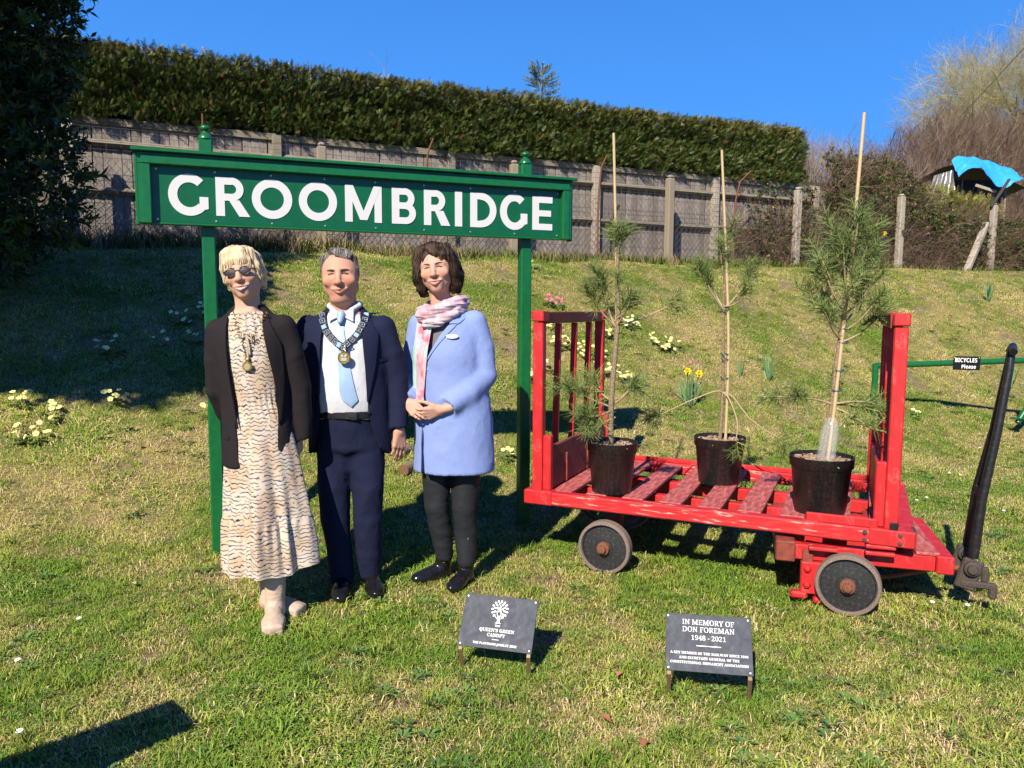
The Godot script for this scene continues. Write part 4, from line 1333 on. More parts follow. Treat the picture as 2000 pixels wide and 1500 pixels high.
	for z in [-0.2, -D + 0.2]:
		for s in [-1, 1]:
			var b := Buf.new()
			b.tube(PackedVector3Array([Vector3(0.45 + 0.24 * s, 0.34, z), Vector3(0.45 + 0.15 * s, 0.25, z), Vector3(0.45, 0.19, z)]), PackedFloat32Array([0.018, 0.016, 0.02]), 6, true, 0.6)
			part("spring", b.done(M.dark_iron), root)
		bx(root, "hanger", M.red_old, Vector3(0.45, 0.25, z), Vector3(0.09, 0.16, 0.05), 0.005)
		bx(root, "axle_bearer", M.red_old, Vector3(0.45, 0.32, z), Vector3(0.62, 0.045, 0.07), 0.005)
	# turntable under the right end
	var tt := Node3D.new()
	tt.name = "turntable"
	root.add_child(tt)
	tt.position = Vector3(1.6, 0, -0.40)
	tt.rotation.y = 0.13
	for q in [[0.33, 0.0], [0.04, 0.03], [-0.25, 0.0]]:
		bx(tt, "draw_beam", M.red, Vector3(0.06 + q[1], 0.262, q[0]), Vector3(0.71 - q[1] * 2.0, 0.075, 0.07), 0.005)
	bx(tt, "nose_beam", M.red, Vector3(0.43, 0.268, 0.04), Vector3(0.075, 0.085, 0.72), 0.006)
	bx(tt, "nose_plank", M.red_slat, Vector3(0.36, 0.309, 0.04), Vector3(0.1, 0.016, 0.66), 0.003)
	bx(tt, "cross_beam", M.red_old, Vector3(-0.27, 0.275, 0.0), Vector3(0.09, 0.1, 0.84), 0.006)
	bx(tt, "cross_beam", M.red_old, Vector3(0.22, 0.305, -0.1), Vector3(0.12, 0.05, 0.74), 0.006)
	for q in [Vector3(0.15, 0.335, 0.4), Vector3(0.15, 0.302, 0.4), Vector3(-0.1, 0.3, 0.4)]:
		bx(tt, "worn_edge", M.red_worn, q, Vector3(0.13, 0.018, 0.05), 0.004)
	bx(tt, "bolster", M.red, Vector3(-0.12, 0.142, 0.36), Vector3(0.15, 0.16, 0.06), 0.006)
	bx(tt, "bolster", M.red_old, Vector3(-0.12, 0.142, -0.36), Vector3(0.15, 0.16, 0.06), 0.006)
	bx(tt, "hanger", M.red_old, Vector3(-0.165, 0.23, 0.36), Vector3(0.05, 0.1, 0.05), 0.004)
	for y in [0.19, 0.11]:
		var b := Buf.new()
		b.lathe([Vector2(0.02, 0), Vector2(0.018, 0.008), Vector2(0.012, 0.016), Vector2(0, 0.018)], 6, Transform3D(Basis(Vector3.RIGHT, PI / 2), Vector3(-0.165, y, 0.39)))
		part("bolt", b.done(M.red), tt)
	bx(tt, "clip", M.red, Vector3(-0.2, 0.052, 0.37), Vector3(0.08, 0.035, 0.05), 0.01)
	bx(tt, "clip", M.red, Vector3(-0.1, 0.04, 0.39), Vector3(0.07, 0.03, 0.05), 0.01)
	var ring := Buf.new()
	ring.lathe([Vector2(0.2, 0.325), Vector2(0.3, 0.325), Vector2(0.3, 0.34), Vector2(0.2, 0.34)], 28, Transform3D(Basis(), Vector3(0.05, 0, -0.15)))
	part("ring_plate", ring.done(M.dark_iron), tt)
	var rod := Buf.new()
	rod.tube(PackedVector3Array([Vector3(0.05, 0.13, 0.2), Vector3(0.22, 0.13, 0.2), Vector3(0.36, 0.17, 0.2), Vector3(0.46, 0.205, 0.2), Vector3(0.62, 0.205, 0.2)]), PackedFloat32Array([0.014]), 8)
	part("draw_rod", rod.done(M.rust), tt)
	# towing handle: two bars that meet at the grip
	var hd := Node3D.new()
	hd.name = "tow_handle"
	root.add_child(hd)
	hd.position = Vector3(2.17, 0, -0.33)
	var tip := Vector3(0.145, 1.24, 0.02)
	for s in [-1, 1]:
		var b := Buf.new()
		var ft := Vector3(0.035, 0.28, 0.115 * s)
		b.tube(PackedVector3Array([ft, ft.lerp(tip, 0.3) + Vector3(-0.012, 0, 0.028 * s), ft.lerp(tip, 0.62) + Vector3(0, 0, 0.014 * s), ft.lerp(tip, 0.93) + Vector3(0, 0, 0.018 * s), tip + Vector3(0, 0.03, 0)]), PackedFloat32Array([0.023, 0.02, 0.019, 0.018, 0.018]), 10)
		part("bar", b.done(M.black_paint), hd)
	bx(hd, "cross_piece", M.dark_iron, Vector3(0.115, 0.93, 0.0), Vector3(0.022, 0.055, 0.14), 0.004, Vector3(0, 0, -0.12))
	bx(hd, "cross_piece", M.dark_iron, Vector3(0.058, 0.57, 0.0), Vector3(0.022, 0.05, 0.2), 0.004, Vector3(0, 0, -0.12))
	var gp := Buf.new()
	gp.tube(PackedVector3Array([tip + Vector3(0, 0.015, -0.05), tip + Vector3(0.004, 0.04, 0.0), tip + Vector3(0, 0.015, 0.05)]), PackedFloat32Array([0.018]), 8)
	part("grip", gp.done(M.black_paint), hd)
	for z in [-0.125, 0.125]:
		bx(hd, "bracket", M.dark_iron, Vector3(0.02, 0.2, z), Vector3(0.09, 0.15, 0.022), 0.008, Vector3(0, 0, -0.25))
		var b := Buf.new()
		b.lathe([Vector2(0.035, -0.02), Vector2(0.035, 0.02), Vector2(0.024, 0.024), Vector2(0.02, 0.036), Vector2(0, 0.038)], 14, Transform3D(Basis(Vector3.RIGHT, PI / 2), Vector3(0.03, 0.235, z + 0.012)))
		part("pivot", b.done(M.dark_iron), hd)
		bx(hd, "hook", M.dark_iron, Vector3(0.06, 0.155, z), Vector3(0.15, 0.03, 0.03), 0.006)
		bx(hd, "hook", M.dark_iron, Vector3(0.12, 0.125, z), Vector3(0.035, 0.06, 0.03), 0.008)

func wheel(root: Node3D, c: Vector3, turn: float) -> void:
	var w := Node3D.new()
	var k := 0
	while root.has_node(NodePath("wheel" if k == 0 else "wheel_%03d" % k)): k += 1
	w.name = "wheel" if k == 0 else "wheel_%03d" % k
	root.add_child(w)
	w.position = c
	w.rotation.y = turn
	var front := 1.0 if c.z > -0.5 else -1.0
	var x := Transform3D(Basis(Vector3.RIGHT, PI / 2 * front), Vector3.ZERO)      # the wheel's axis points out of the trolley
	var t := Buf.new()
	t.lathe([Vector2(0.126, 0.018), Vector2(0.130, 0.028), Vector2(0.142, 0.026), Vector2(0.1465, 0.018), Vector2(0.147, -0.03), Vector2(0.142, -0.036), Vector2(0.126, -0.032), Vector2(0.126, 0.018)], 48, x)
	part("tyre", t.done(M.tyre), w)
	var d := Buf.new()
	d.lathe([Vector2(0.127, 0.014), Vector2(0.121, 0.014), Vector2(0.118, 0.006), Vector2(0.08, 0.009), Vector2(0.05, 0.012), Vector2(0.047, 0.016), Vector2(0, 0.016)], 48, x)
	d.lathe([Vector2(0.127, -0.02), Vector2(0, -0.02)], 32, x)
	part("disc", d.done(M.iron), w)
	var b := Buf.new()
	b.lathe([Vector2(0.036, 0.016), Vector2(0.034, 0.04), Vector2(0.028, 0.043), Vector2(0.0, 0.043)], 20, x)
	b.lathe([Vector2(0.021, 0.043), Vector2(0.021, 0.06), Vector2(0.012, 0.064), Vector2(0, 0.064)], 6, x)
	part("hub", b.done(M.rust), w)

# ---------------------------------------------------------------- potted pines
func pot(root: Node3D, r0: float, h: float) -> void:
	var b := Buf.new()
	b.lathe([Vector2(r0 * 0.74, 0.0), Vector2(r0 * 0.77, 0.004), Vector2(r0 * 0.92, h - 0.05), Vector2(r0 * 0.975, h - 0.046), Vector2(r0 * 0.985, h - 0.002), Vector2(r0, h), Vector2(r0 * 1.0, h + 0.004), Vector2(r0 * 0.965, h + 0.004), Vector2(r0 * 0.955, h - 0.04), Vector2(r0 * 0.9, h - 0.06)], 40, Transform3D.IDENTITY, true)
	b.lathe([Vector2(0.0, 0.006), Vector2(r0 * 0.74, 0.0)], 32)
	part("pot", b.done(M.pot), root)
	var s := Buf.new()
	s.lathe([Vector2(r0 * 0.93, h - 0.036), Vector2(r0 * 0.6, h - 0.026), Vector2(0, h - 0.016)], 32, Transform3D.IDENTITY, true)
	part("soil", s.done(M.soil), root)
	var chip := Buf.new()
	chip.box(Transform3D.IDENTITY, Vector3(0.03, 0.005, 0.012), 0.001)
	var r := rng(int(r0 * 1000))
	var xs := []
	var cs := []
	for i in 240:
		var a := r.randf() * TAU
		var q := r0 * 0.9 * sqrt(r.randf())
		xs.append(Transform3D(Basis.from_euler(Vector3(r.randf_range(-0.5, 0.5), r.randf() * TAU, r.randf_range(-0.5, 0.5))).scaled_local(Vector3.ONE * r.randf_range(0.5, 1.2)), Vector3(cos(a) * q, h - 0.024 + r.randf() * 0.012, sin(a) * q)))
		cs.append(Color(0.2, 0.12, 0.07).lerp(Color(0.42, 0.3, 0.2), r.randf()) * r.randf_range(0.5, 1.2))
	mass("bark_mulch", chip.done(M.bark_chip), xs, cs, root)

func stem(root: Node3D, called: String, pts: Array, rad: Array, m: Material, sides := 8) -> void:
	var b := Buf.new()
	var c := Curve3D.new()
	for i in pts.size():
		var t: Vector3 = (pts[mini(i + 1, pts.size() - 1)] - pts[maxi(i - 1, 0)]) * 0.16
		c.add_point(pts[i], -t, t)
	c.bake_interval = 0.04
	var path := c.get_baked_points()
	var rr := PackedFloat32Array()
	for i in path.size():
		rr.append(lerpf(rad[0], rad[1], float(i) / maxf(1.0, path.size() - 1)))
	b.tube(path, rr, sides)
	part(called, b.done(m), root)

# needle shoots along a branch from a to b
func dress(xs: Array, cs: Array, r: RandomNumberGenerator, a: Vector3, b: Vector3, n: int, f0: float, spread: float, up := 0.4, sc := 1.0) -> void:
	for i in n:
		var f := lerpf(f0, 1.0, float(i) / maxf(1.0, n - 1.0))
		var dir := ((b - a).normalized() + Vector3(r.randfn(), r.randfn() + up, r.randfn()) * spread).normalized()
		var side := dir.cross(Vector3(r.randfn(), r.randfn(), r.randfn())).normalized()
		xs.append(Transform3D(Basis(side, dir, side.cross(dir)).scaled_local(Vector3.ONE * sc * r.randf_range(0.8, 1.2)), a.lerp(b, f) + Vector3(r.randfn(), r.randfn(), r.randfn()) * 0.01))
		cs.append(Color(0.105, 0.155, 0.04).lerp(Color(0.2, 0.25, 0.07), r.randf()) * r.randf_range(0.8, 1.2))

func build_pines() -> void:
	var r := rng(91)
	var sh := needles(31, 0.085, 36, 0.074, 0.0030, 0.55)
	var shm := sh.done(M.needle)
	var tr := func(s: float, t: float) -> Vector3: return Vector3(0.0937 + 0.9099 * s + 0.4149 * t, 0.42, -(4.2618 - 0.4149 * s + 0.9099 * t))
	# left: knotty trunk, needles in whorls
	var p1 := thing("potted_pine", "young pine in the left pot, dark trunk with needles in loose whorls", "potted pine", tr.call(0.43, 0.19), 0.0, "young potted pines on the trolley")
	pot(p1, 0.142, 0.282)
	var t1 := [Vector3(-0.012, 0.25, 0.02), Vector3(-0.012, 0.5, 0.015), Vector3(0.004, 0.75, 0.01), Vector3(0.02, 1.0, 0), Vector3(0.01, 1.2, 0), Vector3(0.015, 1.36, 0)]
	stem(p1, "trunk", t1, [0.0175, 0.009], M.bark)
	stem(p1, "cane", [Vector3(-0.01, 0.2, -0.02), Vector3(0.006, 0.75, -0.02), Vector3(0.012, 1.1, -0.02), Vector3(-0.02, 1.97, -0.02)], [0.0085, 0.0075], M.cane)
	var xs := []
	var cs := []
	var br := [[0.47, Vector3(-0.26, 0.13, 0.06), 11, 0.25], [0.47, Vector3(-0.17, -0.03, 0.15), 9, 0.3], [0.5, Vector3(-0.12, 0.1, -0.12), 7, 0.3], [0.5, Vector3(0.09, 0.12, 0.1), 6, 0.4], [0.52, Vector3(0.10, 0.05, -0.12), 5, 0.5], [0.42, Vector3(-0.14, -0.02, 0.12), 7, 0.4],
		[0.92, Vector3(-0.16, 0.18, 0.05), 10, 0.25], [0.9, Vector3(-0.1, 0.3, -0.05), 8, 0.4], [0.93, Vector3(0.3, 0.12, 0.03), 6, 0.72], [0.93, Vector3(0.05, 0.13, 0.12), 4, 0.5], [0.95, Vector3(-0.02, 0.05, -0.14), 4, 0.4], [1.08, Vector3(-0.1, 0.12, 0.04), 4, 0.4], [0.97, Vector3(0.06, 0.08, 0.1), 4, 0.3]]
	for q in br:
		var a := Vector3(0.012, q[0], 0.0)
		var e: Vector3 = a + q[1]
		stem(p1, "branch", [a, a.lerp(e, 0.5) + Vector3(0, -0.012, 0), e], [0.006, 0.0035], M.twig, 6)
		dress(xs, cs, r, a.lerp(e, 0.4), e, q[2], q[3], 0.55, 0.35)
	dress(xs, cs, r, Vector3(0.012, 1.12, 0), Vector3(0.015, 1.4, 0), 9, 0.0, 0.45, 0.2, 0.8)
	for i in 12:
		var an := i * 0.9
		dress(xs, cs, r, Vector3(0.015, 1.36, 0), Vector3(0.015 + cos(an) * 0.05, 1.43, sin(an) * 0.05), 1, 0.5, 0.3, 0.3, 0.95)
	mass("needles", shm, xs, cs, p1)
	# middle: bare stem, drooping bare branches below, a few tufts above
	var p2 := thing("potted_pine", "young pine in the middle pot, bare pale stem with drooping bare lower branches", "potted pine", tr.call(0.936, 0.70), 0.0, "young potted pines on the trolley")
	pot(p2, 0.152, 0.268)
	stem(p2, "trunk", [Vector3(0.0, 0.24, 0), Vector3(0.008, 0.5, 0), Vector3(0.002, 0.8, 0), Vector3(-0.004, 1.1, 0), Vector3(0.02, 1.46, 0)], [0.011, 0.005], M.bark)
	stem(p2, "cane", [Vector3(0.03, 0.2, 0.012), Vector3(0.026, 0.9, 0.012), Vector3(-0.042, 1.93, 0.0)], [0.009, 0.0075], M.cane)
	xs = []; cs = []
	for q in [[Vector3(-0.06, 0.0, 0.02), Vector3(-0.2, -0.05, 0.05), Vector3(-0.37, -0.12, 0.1), 7, 0.72], [Vector3(0.06, -0.03, 0.02), Vector3(0.16, -0.16, 0.07), Vector3(0.34, -0.28, 0.12), 7, 0.62], [Vector3(0.03, -0.04, 0.05), Vector3(0.06, -0.16, 0.12), Vector3(0.05, -0.27, 0.14), 3, 0.8]]:
		var a := Vector3(0.004, 0.54, 0.0)
		stem(p2, "branch", [a, a + q[0], a + q[1], a + q[2]], [0.0055, 0.003], M.twig, 6)
		dress(xs, cs, r, a + q[1], a + q[2] * 1.12, q[3], q[4], 0.55, 0.1)
	for q in [[1.02, Vector3(-0.15, 0.22, 0.05), 10, 0.3], [1.02, Vector3(0.14, 0.2, 0.04), 8, 0.45], [1.04, Vector3(0.08, 0.05, 0.13), 5, 0.5], [1.03, Vector3(-0.06, 0.17, -0.1), 6, 0.4], [1.2, Vector3(-0.04, 0.14, 0.05), 5, 0.3]]:
		var a := Vector3(-0.003, q[0], 0.0)
		var e: Vector3 = a + q[1]
		stem(p2, "branch", [a, a.lerp(e, 0.5) + Vector3(0, -0.015, 0), e], [0.006, 0.0035], M.twig, 6)
		dress(xs, cs, r, a.lerp(e, 0.35), e + Vector3(0, 0.03, 0), q[2], q[3], 0.4, 0.7)
	dress(xs, cs, r, Vector3(0.0, 1.22, 0), Vector3(0.02, 1.47, 0), 9, 0.0, 0.35, 0.5, 0.9)
	mass("needles", shm, xs, cs, p2)
	ties(p2, [0.73, 0.76, 1.02, 1.35, 0.62], Vector3(0.012, 0, 0.006), 0.022)
	# right: dense head, clear bottle round the foot of the stem
	var p3 := thing("potted_pine", "young pine in the right pot, dense bushy head, clear plastic bottle round its stem", "potted pine", tr.call(1.519, 0.235), 0.0, "young potted pines on the trolley")
	pot(p3, 0.157, 0.285)
	stem(p3, "trunk", [Vector3(0.0, 0.25, 0), Vector3(0.035, 0.52, 0), Vector3(0.05, 0.75, 0), Vector3(0.075, 1.0, 0), Vector3(0.09, 1.2, 0), Vector3(0.1, 1.44, 0)], [0.0125, 0.005], M.bark)
	stem(p3, "cane", [Vector3(0.022, 0.22, 0.016), Vector3(0.058, 0.72, 0.016), Vector3(0.11, 1.5, 0.0), Vector3(0.135, 1.98, -0.01)], [0.0095, 0.0085], M.cane)
	xs = []; cs = []
	for q in [[0.55, Vector3(-0.2, 0.04, 0.08), 7, 0.55], [0.555, Vector3(-0.27, 0.03, -0.04), 6, 0.6], [0.55, Vector3(0.17, 0.02, 0.07), 9, 0.25], [0.55, Vector3(0.28, -0.03, 0.02), 9, 0.3], [0.54, Vector3(0.14, -0.09, 0.12), 7, 0.3], [0.55, Vector3(0.08, 0.12, -0.1), 5, 0.4]]:
		var a := Vector3(0.04, q[0], 0.0)
		var e: Vector3 = a + q[1]
		stem(p3, "branch", [a, a.lerp(e, 0.5) + Vector3(0, 0.01, 0), e], [0.0055, 0.003], M.twig, 6)
		dress(xs, cs, r, a, e, q[2], q[3], 0.5, 0.2)
	for i in 20:
		var an := i * 2.4
		var y := 0.86 + 0.017 * i
		var reach := 0.185 - 0.005 * i
		var a := Vector3(0.06 + 0.03 * (y - 0.8) / 0.35, y, 0.0)
		var e := a + Vector3(cos(an) * reach, 0.13 + 0.008 * i, sin(an) * reach)
		stem(p3, "branch", [a, a.lerp(e, 0.5) + Vector3(0, -0.02, 0), e], [0.006, 0.0035], M.twig, 5)
		dress(xs, cs, r, a.lerp(e, 0.4), e, 6, 0.2, 0.4, 0.5)
	dress(xs, cs, r, Vector3(0.09, 1.15, 0), Vector3(0.1, 1.42, 0), 12, 0.0, 0.4, 0.4, 0.85)
	mass("needles", shm, xs, cs, p3)
	ties(p3, [0.62, 0.72, 0.86, 0.93], Vector3(0.065, 0, 0.006), 0.022)
	var bt := Buf.new()
	bt.lathe([Vector2(0.044, 0.26), Vector2(0.046, 0.27), Vector2(0.045, 0.40), Vector2(0.04, 0.44), Vector2(0.028, 0.475), Vector2(0.021, 0.485)], 24, Transform3D(Basis(Vector3.BACK, -0.11), Vector3(-0.012, 0, 0.006)), true)
	part("plastic_bottle", bt.done(M.pane), p3)

func ties(root: Node3D, ys: Array, at: Vector3, rad: float) -> void:
	for y in ys:
		var b := Buf.new()
		b.lathe([Vector2(rad, 0), Vector2(rad + 0.003, 0.003), Vector2(rad, 0.008), Vector2(rad - 0.003, 0.003), Vector2(rad, 0)], 14, Transform3D(Basis(Vector3.RIGHT, 0.15), Vector3(at.x + (y - 0.7) * 0.1 * (1.0 if at.x > 0.05 else -0.3), y, at.z)))
		part("tree_tie", b.done(M.tie), root)

# ---------------------------------------------------------------- plaques
func text(to: Node3D, s: String, bold: bool, serif: bool, size: float, at: Vector3, track := 0.0) -> void:
	var f := SystemFont.new()
	f.font_names = PackedStringArray(["Droid Serif" if serif else "Droid Sans"])
	f.font_weight = 700 if bold else 400
	var t := TextMesh.new()
	t.text = s
	t.font = f
	t.font_size = 64
	t.pixel_size = size / 46.0
	t.depth = 0.0012
	t.curve_step = 1.5
	t.horizontal_alignment = HORIZONTAL_ALIGNMENT_CENTER
	t.vertical_alignment = VERTICAL_ALIGNMENT_CENTER
	t.material = M.engraved
	part("lettering", t, to, Transform3D(Basis().scaled(Vector3(1.0 + track, 1, 1)), at))

func plaque(label: String, bl: Vector3, turn: float, W: float) -> Node3D:
	var root := thing("memorial_plaque", label, "plaque", bl, turn, "slate grey plaques standing on the lawn")
	# the plate leans back about a line along its lower edge; its own x runs to the right, y up the plate
	var tilt := -0.62
	var pl := Node3D.new()
	pl.name = "plate"
	root.add_child(pl)
	pl.transform = Transform3D(Basis(Vector3.RIGHT, tilt), Vector3(0, 0, 0))
	var b := Buf.new()
	b.box(Transform3D(Basis(), Vector3(W / 2, 0.105, 0)), Vector3(W, 0.21, 0.006), 0.001)
	part("sheet", b.done(M.slate), pl)
	for q in [Vector2(0.01, 0.01), Vector2(W - 0.01, 0.01), Vector2(0.01, 0.2), Vector2(W - 0.01, 0.2)]:
		var s := Buf.new()
		s.lathe([Vector2(0.004, 0), Vector2(0.003, 0.002), Vector2(0, 0.0025)], 8, Transform3D(Basis(Vector3.RIGHT, PI / 2), Vector3(q.x, q.y, 0.003)))
		part("screw", s.done(M.steel), pl)
	for x in [0.012, W - 0.012]:
		var l := Buf.new()
		var up := Vector3(0, cos(tilt), sin(tilt))
		var p0 := up * 0.19 + Vector3(x, -0.005, -0.006)
		var p1 := up * -0.012 + Vector3(x, -0.005, -0.006)
		var p2 := Vector3(x, -0.035, -0.004)
		var p3 := Vector3(x, -bl.y - 0.05, -0.03)
		for e in [[p0, p1], [p1, p2], [p2, p3]]:
			l.beam(e[0], e[1] + (e[1] - e[0]).normalized() * 0.002, 0.016, 0.004, 0.001, Vector3.BACK)
		part("leg", l.done(M.bronze), root)
	return pl

func build_plaques() -> void:
	var a := plaque("slate plaque with a white tree emblem and jubilee lettering on bent metal legs", Vector3(-0.214, 0.1, -2.965), -0.26, 0.305)
	var z := 0.0036
	var c := 0.1525
	text(a, "THE", true, false, 0.0075, Vector3(c, 0.091, z), 0.15)
	text(a, "QUEEN'S GREEN", true, true, 0.0125, Vector3(c, 0.073, z))
	text(a, "CANOPY", true, true, 0.0125, Vector3(c, 0.054, z))
	text(a, "THE PLATINUM JUBILEE 2022", true, false, 0.0085, Vector3(c, 0.019, z), 0.12)
	var ln := Buf.new()
	ln.box(Transform3D(Basis(), Vector3(c, 0.037, z)), Vector3(0.028, 0.002, 0.001), 0.0)
	part("rule", ln.done(M.engraved), a)
	# emblem: a small tree of leaf-shaped spots
	var em := Buf.new()
	var x0 := Transform3D(Basis(), Vector3(c, 0.101, 0.003))
	em.slab(PackedVector2Array([Vector2(-0.014, 0), Vector2(0.014, 0), Vector2(0.006, 0.0035), Vector2(0.0045, 0.012), Vector2(0.004, 0.03), Vector2(-0.004, 0.03), Vector2(-0.0045, 0.012), Vector2(-0.006, 0.0035)]), 0.001, x0, false)
	for s in [-1, 1]:
		em.slab(PackedVector2Array([Vector2(0.003 * s, 0.014), Vector2(0.006 * s, 0.016), Vector2(0.022 * s, 0.032), Vector2(0.019 * s, 0.034)]), 0.0012 + 0.0001 * s, x0, false)
		em.slab(PackedVector2Array([Vector2(0.001 * s, 0.022), Vector2(0.004 * s, 0.022), Vector2(0.012 * s, 0.042), Vector2(0.009 * s, 0.043)]), 0.0015 + 0.0001 * s, x0, false)
	part("emblem_trunk", em.done(M.engraved), a)
	var lv := Buf.new()
	var cen := Vector2(0, 0.055)
	for rn in [[0.031, 15], [0.021, 10], [0.010, 5], [0.0, 1]]:
		for i in rn[1]:
			var an: float = TAU * i / rn[1] + rn[0] * 20.0
			var p: Vector2 = cen + Vector2(cos(an) * 1.0, sin(an) * 1.08) * rn[0]
			if p.y < 0.036 and absf(p.x) < 0.012: continue
			var e := PackedVector2Array()
			for k in 10:
				var q := TAU * k / 10
				e.append(p + Vector2(cos(q) * 0.0058, sin(q) * 0.0036).rotated(an))
			lv.slab(e, 0.0018, x0, false)
	part("emblem_leaves", lv.done(M.engraved), a).set_meta("kind", "stuff")
	var m := plaque("slate memorial plaque with white dates and seven lines of lettering on bent metal legs", Vector3(0.578, 0.11, -2.742), -0.16, 0.315)
	c = 0.1575
	text(m, "IN MEMORY OF", false, true, 0.0185, Vector3(c, 0.18, z))
	text(m, "DON FOREMAN", false, true, 0.0185, Vector3(c, 0.153, z))
	text(m, "1948 - 2021", false, true, 0.0175, Vector3(c, 0.123, z))
	text(m, "A KEY MEMBER OF THE RAILWAY SINCE 1996", true, true, 0.0088, Vector3(c, 0.066, z))
	text(m, "AND SECRETARY GENERAL OF THE", true, true, 0.0088, Vector3(c, 0.049, z))
	text(m, "CONSTITUTIONAL MONARCHY ASSOCIATION", true, true, 0.0088, Vector3(c, 0.032, z))
	var l2 := Buf.new()
	l2.box(Transform3D(Basis(), Vector3(c, 0.094, z)), Vector3(0.09, 0.0028, 0.001), 0.0)
	part("rule", l2.done(M.engraved), m)

# ---------------------------------------------------------------- cycle stand
func build_cycle_stand() -> void:
	var y0 := ground_y(3.8, 7.83)
	var root := thing("cycle_stand", "dark green tubular cycle stand rail on the lawn at the foot of the bank", "cycle stand", Vector3(3.78, 0, -7.85), 0.0)
	var parts := {"rail": [Vector3(-0.06, 0.872, 0), Vector3(1.75, 0.945, 0)], "leg": [Vector3(-0.06, y0 - 0.05, 0), Vector3(-0.06, 0.895, 0)], "stay": [Vector3(1.4, y0 - 0.04, 0.05), Vector3(1.58, 0.55, 0)]}
	for k in parts:
		var b := Buf.new()
		b.tube(PackedVector3Array(parts[k]), PackedFloat32Array([0.03]), 12)
		part(k, b.done(M.green), root)
	var b2 := Buf.new()
	b2.tube(PackedVector3Array([Vector3(1.6, -0.05, 0), Vector3(1.6, 0.93, 0)]), PackedFloat32Array([0.026]), 12)
	part("leg", b2.done(M.green), root)
	bx(root, "foot_plate", M.green, Vector3(1.4, y0 + 0.006, 0.05), Vector3(0.12, 0.012, 0.09), 0.003)
	var s := thing("bicycle_notice", "small black sign with white writing about bicycles fixed to the green rail", "sign", Vector3(4.63, 0.905, -7.815), 0.0)
	s.rotation.z = -0.02
	bx(s, "plate", solid(Color(0.008, 0.008, 0.009), 0.35), Vector3.ZERO, Vector3(0.275, 0.14, 0.006), 0.001)
	text(s, "BICYCLES", true, false, 0.042, Vector3(-0.01, 0.03, 0.0036), -0.12)
	text(s, "Please", true, false, 0.037, Vector3(0.02, -0.036, 0.0036), -0.05)
	for x in [-0.125, 0.125]:
		var q := Buf.new()
		q.lathe([Vector2(0.005, 0), Vector2(0, 0.003)], 8, Transform3D(Basis(Vector3.RIGHT, PI / 2), Vector3(x, 0.055, 0.0035)))
		part("screw", q.done(M.steel), s)

# ---------------------------------------------------------------- flowers and small things
func flower_head(sd: int, petals: int, rad: float, col: Color, eye: Color, cup := 0.0) -> ArrayMesh:
	var r := rng(sd)
	var b := Buf.new()
	b.coloured = true
	for i in petals:
		var an := TAU * i / petals
		var d := Vector3(cos(an), 0.12 + r.randf() * 0.15, sin(an)).normalized()
		var sh := r.randf_range(0.85, 1.1)
		b.ink = col * sh
		var side := d.cross(Vector3.UP).normalized()
		var nn := side.cross(d).normalized()
		if nn.y < 0: nn = -nn
		var w := rad * 1.9 / petals * (2.3 if petals == 5 else 1.7)
		var k := b.put(Vector3.ZERO, nn)
		b.put(d * rad * 0.6 + side * w * 0.5, nn); b.put(d * rad + side * w * 0.3, nn); b.put(d * rad * 0.9, nn); b.put(d * rad - side * w * 0.3, nn); b.put(d * rad * 0.6 - side * w * 0.5, nn)
		for j in 4: b.face(k, k + 1 + j, k + 2 + j)
	b.ink = eye
	if cup > 0.0:
		b.lathe([Vector2(rad * 0.18, 0.002), Vector2(rad * 0.3, cup * 0.6), Vector2(rad * 0.42, cup)], 10)
	else:
		b.lathe([Vector2(rad * 0.24, 0.004), Vector2(0, 0.006)], 8)
	return b.done(M.petal)

func rosette(sd: int, n: int, length: float, wide: float) -> ArrayMesh:
	var r := rng(sd)
	var b := Buf.new()
	b.coloured = true
	for i in n:
		var an := i * 2.4
		var d := Vector3(cos(an), r.randf_range(0.15, 0.8), sin(an)).normalized()
		b.ink = Color(0.085, 0.17, 0.03) * r.randf_range(0.6, 1.3)
		leaf(b, d * 0.015, d, Vector3.UP, length * r.randf_range(0.6, 1.1), wide * r.randf_range(0.7, 1.1), 0.3)
	return b.done(M.leaf)

